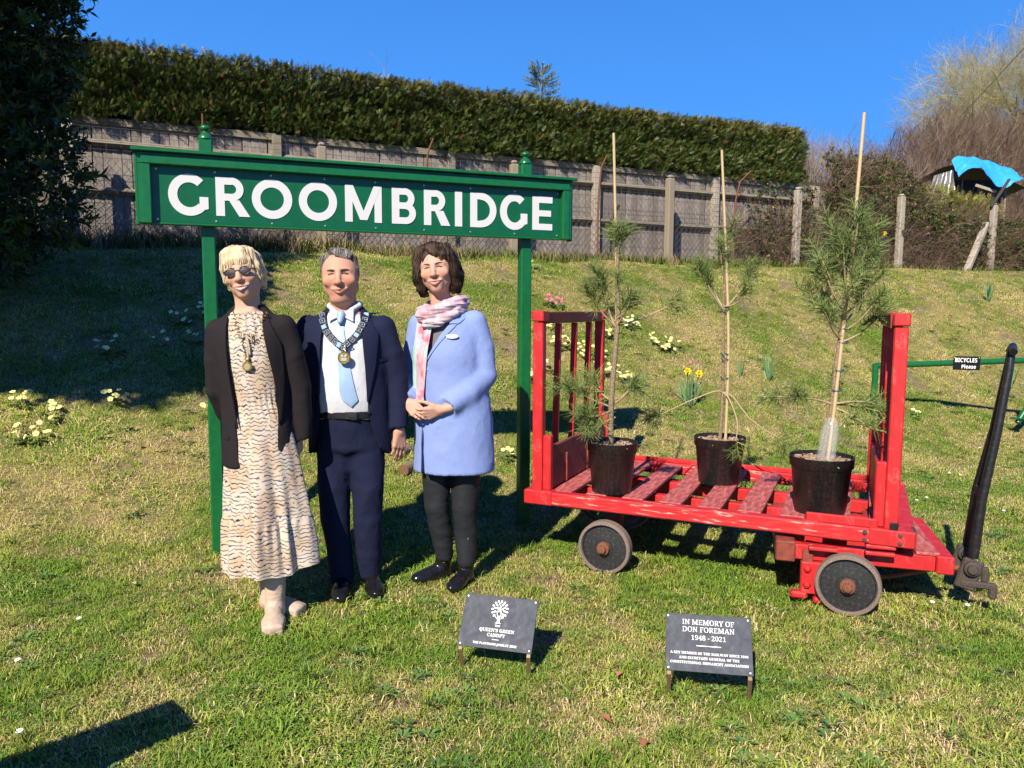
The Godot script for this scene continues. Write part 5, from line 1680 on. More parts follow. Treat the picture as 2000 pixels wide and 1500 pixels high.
func build_flowers() -> void:
	var r := rng(101)
	var cream := flower_head(1, 5, 0.0165, Color(0.74, 0.7, 0.27), Color(0.7, 0.5, 0.05))
	var cream2 := flower_head(2, 5, 0.0155, Color(0.76, 0.74, 0.4), Color(0.68, 0.5, 0.07))
	var pink := flower_head(3, 5, 0.017, Color(0.6, 0.1, 0.22), Color(0.7, 0.5, 0.1))
	var leaves := [rosette(5, 14, 0.085, 0.034), rosette(6, 11, 0.075, 0.03)]
	# [x, distance, flowers, spread, kind, where]
	var spots := [[-3.36, 5.24, 7, 0.055, 0, "in the shade's edge, nearest the left border of the lawn"], [-3.12, 5.19, 6, 0.07, 0, "with one large light leaf on the sunny bank"], [-3.14, 4.97, 9, 0.09, 0, "broad full clump lowest on the left of the bank"], [-2.83, 5.46, 9, 0.07, 0, "in two bunches just below the shadow's lower edge"], [-2.22, 5.52, 3, 0.03, 0, "two or three blooms beside the left green post"],
		[-2.83, 6.6, 6, 0.09, 1, "in deep shade left of the green post, widely spread"], [-2.73, 6.75, 6, 0.08, 1, "in deep shade touching the left green post"], [-3.13, 6.05, 7, 0.13, 1, "scattered in the shade with one bright patch below it"], [-2.85, 6.2, 4, 0.06, 1, "tight bunch of four in the middle of the shade"], [-2.62, 6.37, 4, 0.05, 1, "in shade just above the woman's black sleeve"],
		[0.43, 8.0, 10, 0.08, 0, "behind the first bar of the trolley's left rack"], [0.53, 7.65, 14, 0.11, 0, "seen between the rack bars at mid height"], [0.78, 7.6, 16, 0.13, 0, "the fullest clump behind the left rack"], [1.28, 8.42, 16, 0.085, 1, "round bunch above right of the left pine's trunk"], [1.63, 8.17, 20, 0.14, 0, "wide clump between the left and middle pines"], [0.98, 8.05, 9, 0.08, 0, "close behind the left pine's stem"], [1.05, 7.31, 14, 0.10, 0, "dense bunch low on the right of the left pine"], [0.87, 7.33, 9, 0.07, 0, "low between the rack and the left pine"], [0.16, 6.95, 8, 0.05, 1, "just right of the right green post"], [-0.04, 5.84, 4, 0.05, 0, "at the hem of the pale blue coat"], [0.34, 7.2, 3, 0.05, 1, "two small blooms in the dark shadow band behind the rack"], [4.2, 7.95, 3, 0.05, 1, "beyond the red rack under the green rail"], [0.25, 9.6, 4, 0.08, 1, "near the crest below the right end of the name board"], [-1.02, 6.3, 3, 0.04, 0, "between the man and the woman in blue"]]
	for q in spots:
		var p := thing("primrose", "pale yellow primroses " + q[5], "primrose", g(q[0], q[1]), 0.0, "primrose clumps on the bank")
		part("leaves", leaves[r.randi() % 2], p, Transform3D(Basis(Vector3.UP, r.randf() * TAU).scaled(Vector3.ONE * (0.8 + q[3] * 4.0)), Vector3.ZERO)).set_meta("kind", "stuff")
		for i in q[2]:
			var an := r.randf() * TAU
			var rd: float = q[3] * sqrt(r.randf())
			var at := g(q[0] + cos(an) * rd * 1.3, q[1] + sin(an) * rd, r.randf_range(0.06, 0.115)) - p.position
			var tilt := Basis(Vector3.RIGHT, r.randf_range(0.35, 1.0)) * Basis(Vector3.UP, r.randf() * TAU)
			part("flower", cream if q[4] == 0 else cream2, p, Transform3D(Basis(Vector3.UP, r.randf_range(-0.8, 0.8)) * tilt.scaled_local(Vector3.ONE * r.randf_range(1.05, 1.4)), at))
	for q in [[0.40, 8.5, 7, "pink primula standing above the top of the left rack"], [0.51, 8.5, 6, "pink primula a little right of the other above the left rack"]]:
		var p := thing("pink_primula", q[3], "primula", g(q[0], q[1]))
		part("leaves", leaves[0], p).set_meta("kind", "stuff")
		for i in q[2]:
			var at := Vector3(r.randf_range(-0.035, 0.035), r.randf_range(0.06, 0.14), r.randf_range(-0.03, 0.03))
			part("flower", pink, p, Transform3D(Basis(Vector3.RIGHT, r.randf_range(0.6, 1.2)) * Basis(Vector3.UP, r.randf() * TAU), at))
	# daffodils
	var yel := flower_head(11, 6, 0.036, Color(0.85, 0.62, 0.01), Color(0.85, 0.42, 0.005), 0.026)
	var daf := [[1.68, 7.24, 26, 0.30, 0.10, 3, "with two yellow blooms between the left and middle pines"], [2.66, 7.95, 14, 0.30, 0.05, 0, "slim leafy clump right of the middle pine"], [6.67, 10.86, 12, 0.34, 0.05, 0, "leafy clump high on the bank right of the red rack"], [5.9, 9.1, 20, 0.34, 0.1, 0, "leafy clump behind the black towing handle"], [5.35, 11.9, 26, 0.5, 0.3, 2, "with two yellow blooms high beside the ivy-grown post"], [4.75, 11.9, 22, 0.45, 0.22, 0, "tall blue-green leaves at the crest left of the dense pine"], [2.35, 7.9, 6, 0.22, 0.03, 0, "few short leaves just right of the middle cane"]]
	for q in daf:
		var p := thing("daffodil", "daffodil clump " + q[6], "daffodil", g(q[0], q[1]), 0.0, "daffodil clumps on the bank")
		var b := Buf.new()
		b.coloured = true
		for i in q[2]:
			var an := r.randf() * TAU
			var base: Vector3 = Vector3(cos(an), 0, sin(an)) * q[4] * 0.5 * r.randf()
			var out := Vector3(r.randfn() * 0.22 + base.x * 1.5, 1, r.randfn() * 0.2).normalized()
			b.ink = Color(0.075, 0.15, 0.075).lerp(Color(0.11, 0.2, 0.06), r.randf()) * r.randf_range(0.8, 1.15)
			leaf(b, base, out, Vector3(out.z, 0.2, 1).normalized(), q[3] * r.randf_range(0.7, 1.1), 0.018, 0.06)
		part("leaves", b.done(M.leaf), p).set_meta("kind", "stuff")
		var fl := [Vector3(-0.03, 0.33, 0.05), Vector3(0.075, 0.31, 0.07), Vector3(0.0, 0.41, 0.0)] if q[3] < 0.4 else [Vector3(0.05, 0.5, 0.1), Vector3(0.3, 0.58, 0.05)]
		for i in mini(q[5], 2):
			var st := Buf.new()
			st.tube(PackedVector3Array([Vector3(fl[i].x * 0.5, 0, 0), fl[i] + Vector3(0, 0, -0.02), fl[i]]), PackedFloat32Array([0.004]), 5)
			part("stalk", st.done(solid(Color(0.08, 0.16, 0.04), 0.6)), p)
			part("flower", yel, p, Transform3D(Basis(Vector3.UP, r.randf_range(-0.7, 0.5)) * Basis(Vector3.RIGHT, PI / 2 - 0.15), fl[i]))
		if q[5] == 3:
			part("flower", pink, p, Transform3D(Basis(Vector3.RIGHT, 1.0), fl[2]))
	# daisies on the lawn
	var dz := flower_head(21, 11, 0.011, Color(0.82, 0.82, 0.8), Color(0.75, 0.5, 0.03))
	var dn := [[2.18, 3.55, "largest daisy on the lawn right of the front wheel"], [2.03, 3.58, "small daisy close right of the front wheel"], [2.99, 5.56, "left of the two daisies seen beyond the red rack"], [3.1, 5.63, "right of the two daisies seen beyond the red rack"], [3.7, 6.39, "left of two far daisies below the rail's shadow"], [3.77, 6.35, "right of two far daisies below the rail's shadow"], [2.4, 3.97, "daisy below the hook of the towing handle"], [-1.94, 3.33, "daisy on the left lawn above the dark shadow"], [-1.96, 2.93, "white daisy near the left border of the lawn"], [-1.62, 2.41, "daisy at the tip of the dark shadow in front"], [3.46, 5.29, "lone daisy beyond the towing handle"], [4.5, 7.3, "daisy by the foot of the slanting green stay"]]
	for q in dn:
		var p := thing("daisy", "white " + q[2], "daisy", g(q[0], q[1]), 0.0, "daisies in the lawn")
		part("flower", dz, p, Transform3D(Basis(Vector3.RIGHT, 0.3).scaled(Vector3.ONE * 1.15), Vector3(0, 0.045, 0)))
		var st := Buf.new()
		st.tube(PackedVector3Array([Vector3.ZERO, Vector3(0, 0.045, 0)]), PackedFloat32Array([0.0012]), 4)
		part("stalk", st.done(solid(Color(0.08, 0.16, 0.04), 0.6)), p)
	# logs lying behind the man
	for q in [[-0.83, 5.68, 0.036, "cut log end lying on the bank, upper of the two beside the man's hand"], [-0.78, 5.44, 0.042, "cut log end lying on the bank, lower of the two beside the man's hand"]]:
		var p := thing("log", q[3], "log", g(q[0], q[1], 0.045), -0.25)
		var b := Buf.new()
		b.lathe([Vector2(q[2], -0.3), Vector2(q[2] * 0.98, 0.0)], 16, Transform3D(Basis(Vector3.RIGHT, PI / 2), Vector3.ZERO))
		part("bark", b.done(M.bark), p)
		var e := Buf.new()
		e.lathe([Vector2(q[2] * 0.97, 0.0), Vector2(q[2] * 0.4, 0.002), Vector2(0, 0.002)], 16, Transform3D(Basis(Vector3.RIGHT, PI / 2), Vector3.ZERO))
		part("cut_face", e.done(M.log_end), p)
	# fallen leaves
	var fl := Buf.new()
	fl.coloured = true
	fl.ink = Color(1, 1, 1)
	leaf(fl, Vector3(-0.02, 0.012, 0), Vector3(1, 0.15, 0).normalized(), Vector3.UP, 0.05, 0.032, 0.25)
	var fm := fl.done(M.plain)
	for q in [[-1.9, 3.75, Color(0.5, 0.3, 0.15), "pale brown fallen leaf on the left lawn"], [-1.28, 3.65, Color(0.35, 0.17, 0.09), "brown fallen leaf on the lawn left of the beige boots"], [0.33, 2.55, Color(0.4, 0.13, 0.06), "rust-red fallen leaf in front between the plaques"], [0.44, 2.4, Color(0.4, 0.12, 0.06), "small red fallen leaf nearest the bottom of the lawn"], [0.42, 2.86, Color(0.38, 0.15, 0.08), "reddish fallen leaf between the plaques, near the right one"], [-2.46, 5.75, Color(0.45, 0.24, 0.14), "tan fallen leaf at the shadow's lower edge on the bank"], [-1.8, 4.6, Color(0.4, 0.24, 0.13), "dry leaf beside the foot of the left green post"], [-2.5, 5.1, Color(0.16, 0.08, 0.05), "dark brown leaf in the middle of the sunny bank"]]:
		var m := solid(q[2], 0.85)
		var o := part("fallen_leaf", fm, self, Transform3D(Basis(Vector3.UP, r.randf() * TAU), g(q[0], q[1], 0.022)))
		o.material_override = m
		tag(o, q[3], "fallen leaf", "fallen leaves on the grass")
	# a narrow plank table beyond the corner of the view, whose shadow falls on the lawn
	var tb := thing("plank_table", "narrow wooden plank table beyond the front left corner of the lawn", "table", Vector3(-2.01, 0, -1.22), 0.79)
	for z in [-0.062, 0.062]:
		bx(tb, "plank", M.rail, Vector3(0, 0.77, z), Vector3(1.42, 0.035, 0.118), 0.004)
	for x in [-0.55, 0.55]:
		for z in [-0.08, 0.08]:
			bx(tb, "leg", M.rail, Vector3(x, 0.376, z), Vector3(0.05, 0.752, 0.05), 0.004)
# ---------------------------------------------------------------- soft bodies: blended distance fields meshed with surface nets
class Prim:
	var t := 0          # 0 tapered capsule, 1 ellipsoid, 2 upright profile, 3 front opening, 4 rounded box
	var cut := false
	var k := 0.02
	var a: Vector3
	var ab: Vector3
	var len2: float
	var ra: float
	var rb: float
	var inv: Basis
	var rad: Vector3
	var c: Vector3
	var far: float
	var rows: Array = []
	var z0: float
	var rnd: float

class Field:
	var q: Array[Prim] = []
	var noise: FastNoiseLite
	var amp := 0.0
	var scale := Vector3.ONE
	var groove := 0.0
	var groove_c: Vector3
	var groove_n := 40.0

	func add(e: Prim) -> void:
		q.append(e)

	func cone(a: Vector3, b: Vector3, ra: float, rb: float, k := 0.02, cut := false) -> void:
		var e := Prim.new()
		e.a = a; e.ab = b - a; e.len2 = maxf(e.ab.length_squared(), 1e-9); e.ra = ra; e.rb = rb; e.k = k; e.cut = cut
		e.c = (a + b) * 0.5; e.far = e.ab.length() * 0.5 + maxf(ra, rb)
		q.append(e)

	func chain(pts: Array, rs: Array, k := 0.02) -> void:
		for i in pts.size() - 1:
			cone(pts[i], pts[i + 1], rs[i], rs[i + 1], k if i == 0 else minf(k, 0.007))

	# a tube of cloth along the points, cut off square at its far end
	func sleeve(pts: Array, rs: Array) -> void:
		chain(pts, rs, 0.012)
		var m := pts.size() - 1
		var d: Vector3 = (pts[m] - pts[m - 1]).normalized()
		var u := d.cross(Vector3.RIGHT if absf(d.x) < 0.8 else Vector3.UP).normalized()
		brick(pts[m] + d * 0.075, Vector3(0.075, 0.075, 0.075), 0.004, 0.004, Basis(u, d.cross(u), d), true)

	func ell(c: Vector3, r: Vector3, k := 0.02, b := Basis.IDENTITY, cut := false) -> void:
		var e := Prim.new()
		e.t = 1; e.c = c; e.rad = r; e.inv = b.transposed(); e.k = k; e.cut = cut
		e.far = maxf(r.x, maxf(r.y, r.z))
		q.append(e)

	func brick(c: Vector3, h: Vector3, rnd: float, k := 0.01, b := Basis.IDENTITY, cut := false) -> void:
		var e := Prim.new()
		e.t = 4; e.c = c; e.rad = h - Vector3.ONE * rnd; e.rnd = rnd; e.inv = b.transposed(); e.k = k; e.cut = cut
		e.far = h.length()
		q.append(e)

	# rows of [height, centre x, centre z, half width, half depth]
	func profile(rows: Array, rnd := 0.01, k := 0.03) -> void:
		var e := Prim.new()
		e.t = 2; e.k = k; e.rows = rows; e.rnd = rnd
		var y0: float = rows[0][0]
		var y1: float = rows[-1][0]
		e.c = Vector3(rows[0][1], (y0 + y1) * 0.5, rows[0][2])
		var w := 0.0
		for r in rows: w = maxf(w, absf(r[1] - e.c.x) + r[3])
		e.far = Vector2((y1 - y0) * 0.5, w).length() + 0.02
		q.append(e)

	# rows of [height, left x, right x]; takes away what lies in front of z0 between them
	func opening(rows: Array, z0: float, k := 0.004) -> void:
		var e := Prim.new()
		e.t = 3; e.rows = rows; e.z0 = z0; e.k = k; e.cut = true
		q.append(e)

	func one(e: Prim, p: Vector3) -> float:
		match e.t:
			0:
				var w := p - e.a
				var h := clampf(w.dot(e.ab) / e.len2, 0.0, 1.0)
				return (w - e.ab * h).length() - lerpf(e.ra, e.rb, h)
			1:
				var w := e.inv * (p - e.c)
				var u := w / e.rad
				var k0 := u.length()
				var k1 := (u / e.rad).length()
				return k0 * (k0 - 1.0) / maxf(k1, 1e-6)
			2:
				var n := e.rows.size()
				var i := 0
				while i < n - 2 and p.y > e.rows[i + 1][0]:
					i += 1
				var r0: Array = e.rows[i]
				var r1: Array = e.rows[i + 1]
				var pr: Array = e.rows[maxi(i - 1, 0)]
				var po: Array = e.rows[mini(i + 2, n - 1)]
				var f := clampf((p.y - r0[0]) / (r1[0] - r0[0]), 0.0, 1.0)
				var x := p.x - cubic_interpolate(r0[1], r1[1], pr[1], po[1], f)
				var z := p.z - cubic_interpolate(r0[2], r1[2], pr[2], po[2], f)
				var rx := cubic_interpolate(r0[3], r1[3], pr[3], po[3], f)
				var rz := cubic_interpolate(r0[4], r1[4], pr[4], po[4], f)
				var k0 := Vector2(x / rx, z / rz).length()
				var k1 := Vector2(x / (rx * rx), z / (rz * rz)).length()
				var d := k0 * (k0 - 1.0) / maxf(k1, 1e-6)
				var dy := maxf(e.rows[0][0] - p.y, p.y - e.rows[n - 1][0])
				var u := Vector2(d + e.rnd, dy + e.rnd)
				return Vector2(maxf(u.x, 0.0), maxf(u.y, 0.0)).length() + minf(maxf(u.x, u.y), 0.0) - e.rnd
			3:
				var n := e.rows.size()
				var i := 0
				while i < n - 2 and p.y > e.rows[i + 1][0]:
					i += 1
				var r0: Array = e.rows[i]
				var r1: Array = e.rows[i + 1]
				var f := clampf((p.y - r0[0]) / (r1[0] - r0[0]), 0.0, 1.0)
				var d := maxf(lerpf(r0[1], r1[1], f) - p.x, p.x - lerpf(r0[2], r1[2], f))
				return maxf(maxf(d, e.z0 - p.z), maxf(e.rows[0][0] - p.y, p.y - e.rows[n - 1][0]))
			4:
				var w := (e.inv * (p - e.c)).abs() - e.rad
				return w.max(Vector3.ZERO).length() + minf(maxf(w.x, maxf(w.y, w.z)), 0.0) - e.rnd
		return 1e3

	# the members that can matter within r of p, where the field is d
	func near(l: Array[Prim], p: Vector3, r: float, d: float) -> Array[Prim]:
		var out: Array[Prim] = []
		for e in l:
			if e.t == 3 or p.distance_to(e.c) - e.far < (e.k - d if e.cut else d + e.k) + 2.0 * r:
				out.append(e)
		return out

	func eval(p: Vector3) -> float:
		return value(q, p)

	func value(l: Array[Prim], p: Vector3) -> float:
		var d := 1e3
		for e in l:
			if e.cut:
				if e.t != 3 and p.distance_to(e.c) - e.far > e.k - d:
					continue
				var s := -one(e, p)
				var h := maxf(e.k - absf(d - s), 0.0) / e.k
				d = maxf(d, s) + h * h * e.k * 0.25
			else:
				if p.distance_to(e.c) - e.far > d + e.k:
					continue
				var s := one(e, p)
				var h := maxf(e.k - absf(d - s), 0.0) / e.k
				d = minf(d, s) - h * h * e.k * 0.25
		if amp != 0.0 and d < 0.04 and d > -0.04:
			d += noise.get_noise_3d(p.x * scale.x, p.y * scale.y, p.z * scale.z) * amp
		if groove != 0.0 and d < 0.04 and d > -0.04:
			var w := p - groove_c
			var an := atan2(w.x, w.z)
			d += sin(an * groove_n + noise.get_noise_3d(p.x * 0.3, p.y * 0.12, p.z * 0.3) * 9.0) * groove
		return d

	# surface nets into b, every vertex coloured by paint(position) when given
	func mesh(b: Buf, lo: Vector3, hi: Vector3, s: float, paint = null) -> void:
		const BL := 2
		var nb := Vector3i(((hi - lo) / (s * BL)).ceil())
		var nx := nb.x * BL + 1
		var ny := nb.y * BL + 1
		var nz := nb.z * BL + 1
		var val := PackedFloat32Array()
		val.resize(nx * ny * nz)
		val.fill(9.0)
		var where := PackedInt32Array()
		where.resize(nx * ny * nz)
		where.fill(-1)
		var reach := s * BL * 0.87 * 1.35 + absf(amp) * 0.6 + groove
		var cells := PackedInt32Array()
		const SB := 6          # blocks of blocks, to pass over empty space and far members quickly
		var sr := s * BL * SB * 0.87
		var br := s * BL * 0.87
		for sz in range(0, nb.z, SB):
			for sy in range(0, nb.y, SB):
				for sx in range(0, nb.x, SB):
					var sc := lo + (Vector3(sx, sy, sz) * BL + Vector3.ONE * BL * SB * 0.5) * s
					var sd := value(q, sc)
					if absf(sd) > sr * 1.5 + absf(amp) + groove:
						continue
					var some := near(q, sc, sr, sd)
					for bz in range(sz, mini(sz + SB, nb.z)):
						for by in range(sy, mini(sy + SB, nb.y)):
							for bx in range(sx, mini(sx + SB, nb.x)):
								var o := Vector3i(bx, by, bz) * BL
								var bc := lo + (Vector3(o) + Vector3.ONE * BL * 0.5) * s
								var bd := value(some, bc)
								if absf(bd) > reach:
									continue
								var few := near(some, bc, br, bd)
								for z in range(o.z, o.z + BL + 1):
									for y in range(o.y, o.y + BL + 1):
										var i := (z * ny + y) * nx + o.x
										for x in BL + 1:
											if val[i + x] == 9.0:
												val[i + x] = value(few, lo + Vector3(o.x + x, y, z) * s)
								for z in range(o.z, o.z + BL):
									for y in range(o.y, o.y + BL):
										for x in range(o.x, o.x + BL):
											cells.append((z * ny + y) * nx + x)
		var st := [1, nx, nx * ny]
		var off := PackedInt32Array([0, 1, nx, nx + 1, nx * ny, nx * ny + 1, nx * ny + nx, nx * ny + nx + 1])
		var made := PackedInt32Array()
		var v := PackedFloat32Array()
		v.resize(8)
		for i in cells:
			var neg := 0
			for k in 8:
				v[k] = val[i + off[k]]
				if v[k] < 0.0: neg += 1
			if neg == 0 or neg == 8:
				continue
			var sum := Vector3.ZERO
			var n := 0
			for k in 8:
				for a in 3:
					if k & (1 << a):
						continue
					var j := k | (1 << a)
					if (v[k] < 0.0) != (v[j] < 0.0):
						var f := v[k] / (v[k] - v[j])
						var p := Vector3(k & 1, (k >> 1) & 1, (k >> 2) & 1)
						p[a] = f
						sum += p
						n += 1
			var at := sum / n
			var gr := Vector3(v[1] + v[3] + v[5] + v[7] - v[0] - v[2] - v[4] - v[6], v[2] + v[3] + v[6] + v[7] - v[0] - v[1] - v[4] - v[5], v[4] + v[5] + v[6] + v[7] - v[0] - v[1] - v[2] - v[3])
			var p := lo + (Vector3(i % nx, (i / nx) % ny, i / (nx * ny)) + at) * s
			if paint != null:
				b.ink = paint.call(p)
			where[i] = b.put(p, gr.normalized(), Vector2(p.x, p.y))
			made.append(i)
		for i in made:
			for a in 3:
				var x0 := val[i]
				var x1 := val[i + st[a]]
				if x1 == 9.0 or (x0 < 0.0) == (x1 < 0.0):
					continue
				var u: int = st[(a + 1) % 3]
				var w: int = st[(a + 2) % 3]
				if i - u - w < 0:
					continue
				var c0 := where[i]
				var c1 := where[i - u]
				var c2 := where[i - u - w]
				var c3 := where[i - w]
				if c0 < 0 or c1 < 0 or c2 < 0 or c3 < 0:
					continue
				b.face(c0, c1, c2); b.face(c0, c2, c3)

	# height of the surface seen from the front at (x, y)
	func front(x: float, y: float, off := 0.0) -> Vector3:
		var z := 0.5
		for i in 60:
			var d := eval(Vector3(x, y, z)) - off
			if d < 0.0006:
				break
			z -= maxf(d * 0.8, 0.0006)
			if z < -0.3:
				break
		return Vector3(x, y, z)

	# a thin flap lying on the surface: rows of points (x, y), each row as long as the first
	func flap(b: Buf, rows: Array, off: float, thick := 0.005, ripple := 0.0) -> void:
		var cols: int = rows[0].size()
		var top := PackedVector3Array()
		var low := PackedVector3Array()
		for r in rows.size():
			for k in cols:
				var p: Vector2 = rows[r][k]
				var t := front(p.x, p.y, off)
				t.z += ripple * sin(k * 2.1 + r * 0.5)
				top.append(t)
				low.append(t - Vector3(0, 0, thick))
		b.sheet(top, cols, false, PackedVector2Array(), false, Vector3.BACK)
		var ring := []
		for k in cols: ring.append(k)
		for r in range(1, rows.size()): ring.append(r * cols + cols - 1)
		for k in range(cols - 2, -1, -1): ring.append((rows.size() - 1) * cols + k)
		for r in range(rows.size() - 2, 0, -1): ring.append(r * cols)
		for i in ring.size():
			var a: int = ring[i]
			var c: int = ring[(i + 1) % ring.size()]
			b.quad(top[a], top[c], low[c], low[a])

func grid2(a: Array, c: Array, n: int, m := 6) -> Array:   # points between two polylines, each resampled to n rows
	var rows := []
	for i in n:
		var f := float(i) / (n - 1)
		var pa := along(a, f)
		var pc := along(c, f)
		var row := []
		for k in m:
			row.append(pa.lerp(pc, float(k) / (m - 1)))
		rows.append(row)
	return rows

func along(a: Array, f: float) -> Vector2:
	var x := f * (a.size() - 1)
	var i := mini(int(x), a.size() - 2)
	return (a[i] as Vector2).lerp(a[i + 1], x - i)

# head made in its own frame: x to the viewer's right, y up, z forward, centre between the ears
func head_field(f: Field, x: Transform3D, s: float, o: Dictionary) -> void:
	var b := x.basis
	var P := func(px: float, py: float, pz: float) -> Vector3: return x * (Vector3(px, py, pz) * s)
	var jaw: float = o.get("jaw", 1.0)
	f.ell(P.call(0, 0.036, -0.016), Vector3(0.074 * sqrt(jaw), 0.088, 0.093) * s, 0.02, b)
	f.ell(P.call(0, 0.02, 0.03), Vector3(0.067 * sqrt(jaw), 0.07, 0.058) * s, 0.02, b)
	f.ell(P.call(0, -0.022, 0.014), Vector3(0.067 * jaw, 0.08, 0.077) * s, 0.03, b)
	for e: float in [-1.0, 1.0]:
		f.cone(P.call(0.044 * e * jaw, -0.054, 0.006), P.call(0.010 * e * jaw, -0.096, 0.055), 0.027 * s, 0.021 * s, 0.02)
		f.ell(P.call(0.042 * e, -0.026, 0.064), Vector3(0.026 * jaw, 0.023, 0.021) * s, 0.016, b)
		f.cone(P.call(0.044 * e, 0.018, 0.066), P.call(0.008 * e, 0.02, 0.08), 0.011 * s, 0.0115 * s, 0.012)
	f.ell(P.call(0, -0.1, 0.062), Vector3(0.022, 0.016, 0.018) * s, 0.014, b)
	f.ell(P.call(0, -0.07, 0.068), Vector3(0.034, 0.026, 0.022) * s, 0.018, b)
	for e: float in [-1.0, 1.0]:
		f.ell(P.call(0.032 * e, 0.004, 0.098), Vector3(0.019, 0.011, 0.019) * s, 0.012 * s, b, true)
		f.ell(P.call(0.031 * e, 0.003, 0.073), Vector3(0.0165, 0.011, 0.0125) * s, 0.004, b)
		f.cone(P.call(0.016 * e, 0.0095, 0.082), P.call(0.043 * e, 0.0085, 0.074), 0.0035 * s, 0.003 * s, 0.004)
		f.cone(P.call(0.018 * e, -0.004, 0.082), P.call(0.042 * e, -0.0035, 0.075), 0.0045 * s, 0.0035 * s, 0.005)
		f.ell(P.call(0.0145 * e, -0.038, 0.093), Vector3(0.009, 0.0078, 0.01) * s, 0.006, b)
		f.ell(P.call(0.077 * e, 0.0, -0.012), Vector3(0.009, 0.031, 0.019) * s, 0.006, b * Basis(Vector3.BACK, -0.15 * e))
		f.ell(P.call(0.082 * e, 0.006, -0.006), Vector3(0.005, 0.017, 0.01) * s, 0.005, b, true)
	f.cone(P.call(0, 0.022, 0.08), P.call(0, -0.03, 0.105), 0.0085 * s, 0.0115 * s, 0.012)
	f.ell(P.call(0, -0.034, 0.106), Vector3(0.0135, 0.0115, 0.0125) * s * o.get("nose", 1.0), 0.008, b)
	for e: float in [-1.0, 1.0]:
		f.cone(P.call(0.02 * e, -0.041, 0.1), P.call(0.04 * e * jaw, -0.068, 0.084), 0.0032 * s, 0.0028 * s, 0.008, true)
		f.cone(P.call(0.035 * e, -0.0595, 0.081), P.call(0, -0.0625, 0.0935), 0.0036 * s, 0.005 * s, 0.004)
		f.cone(P.call(0.03 * e, -0.064, 0.081), P.call(0, -0.0805, 0.092), 0.004 * s, 0.006 * s, 0.004)

func face_paint(x: Transform3D, s: float, o: Dictionary) -> Callable:
	var inv := x.affine_inverse()
	var skin: Color = o.skin
	var n := FastNoiseLite.new()
	n.seed = 5; n.frequency = 28.0
	return func(p: Vector3) -> Color:
		var h := (inv * p) / s
		var c := skin * (1.0 + 0.06 * n.get_noise_3d(h.x, h.y, h.z))
		if h.z < 0.03 or h.y < -0.13:
			return c
		var ax := absf(h.x)
		# ruddier cheeks and nose
		var red := exp(-(pow((ax - 0.042) / 0.022, 2.0) + pow((h.y + 0.026) / 0.02, 2.0))) + 0.8 * exp(-(pow(h.x / 0.014, 2.0) + pow((h.y + 0.034) / 0.016, 2.0)))
		c = c.lerp(Color(skin.r * 0.98, skin.g * 0.68, skin.b * 0.66), clampf(red, 0, 1) * 0.55)
		return c

# five-fingered hand: wrist point, direction of the fingers, back-of-hand direction, thumb side (+1 or -1), finger bends
func hand_field(f: Field, w: Vector3, fwd: Vector3, back: Vector3, side: float, curl: Array, s := 1.0, thumb := 0.5) -> void:
	fwd = fwd.normalized()
	back = (back - fwd * back.dot(fwd)).normalized()
	var lat := fwd.cross(back) * side        # towards the thumb
	var off := [0.031, 0.0105, -0.0105, -0.0305]
	var lens := [0.070, 0.078, 0.072, 0.056]
	f.cone(w - fwd * 0.05 * s, w + fwd * 0.008 * s, 0.025 * s, 0.024 * s, 0.015)
	for i in 4:
		var base: Vector3 = w + (fwd * (0.088 - absf(i - 1.2) * 0.005) + lat * off[i]) * s
		f.cone(w + lat * off[i] * 0.55 * s + fwd * 0.01 * s, base, 0.015 * s, 0.0115 * s, 0.012)
		var d := fwd
		var p := base
		var rad := (0.0088 if i < 3 else 0.0078) * s
		for j in 3:
			var cl: float = curl[i] * [0.75, 1.0, 0.7][j]
			d = d.rotated(lat * side, -cl).normalized() if false else (d * cos(cl) - (back - d * back.dot(d)).normalized() * sin(cl)).normalized()
			var e: Vector3 = p + d * lens[i] * [0.48, 0.29, 0.23][j] * s
			f.cone(p, e, rad, rad * 0.88, 0.003)
			p = e
			rad *= 0.9
	var tb := w + (fwd * 0.025 + lat * 0.024) * s
	var td := (fwd * 0.75 + lat * (0.75 - thumb * 0.5) - back * thumb).normalized()
	f.cone(w + fwd * 0.012 * s, tb + td * 0.02 * s, 0.017 * s, 0.0135 * s, 0.012)
	f.cone(tb + td * 0.015 * s, tb + td * 0.05 * s, 0.012 * s, 0.0105 * s, 0.006)
	f.cone(tb + td * 0.05 * s, tb + (td * 0.05 + (td + fwd * 0.5).normalized() * 0.026) * s, 0.0105 * s, 0.008 * s, 0.004)

func fold_noise(sd: int, fr: float, oct := 2) -> FastNoiseLite:
	var n := FastNoiseLite.new()
	n.seed = sd; n.frequency = fr; n.fractal_octaves = oct
	return n

func creases(sd: int, fr: float) -> FastNoiseLite:
	var n := FastNoiseLite.new()
	n.seed = sd; n.frequency = fr; n.fractal_octaves = 2
	n.fractal_type = FastNoiseLite.FRACTAL_RIDGED
	n.domain_warp_enabled = true
	n.domain_warp_amplitude = 0.06
	n.domain_warp_frequency = 5.0
	return n

func cloth(col: Color, rough := 0.85, weave := 0.0, sheen := 0.0) -> StandardMaterial3D:
	var m := solid(col, rough, 0.0, 0.3)
	if weave > 0.0:
		m.albedo_color = Color.WHITE
		m.albedo_texture = noise_tex(0.12, 3, 201, [[0.0, col * (1.0 - weave)], [1.0, col * (1.0 + weave)]], 128)
		m.uv1_triplanar = true
		m.uv1_scale = Vector3(9, 9, 9)
		m.heightmap_enabled = true
		m.heightmap_texture = noise_tex(0.25, 2, 202, [], 128)
		m.heightmap_scale = 0.04
	if sheen > 0.0:
		m.rim_enabled = true
		m.rim = sheen
		m.rim_tint = 0.8
	return m

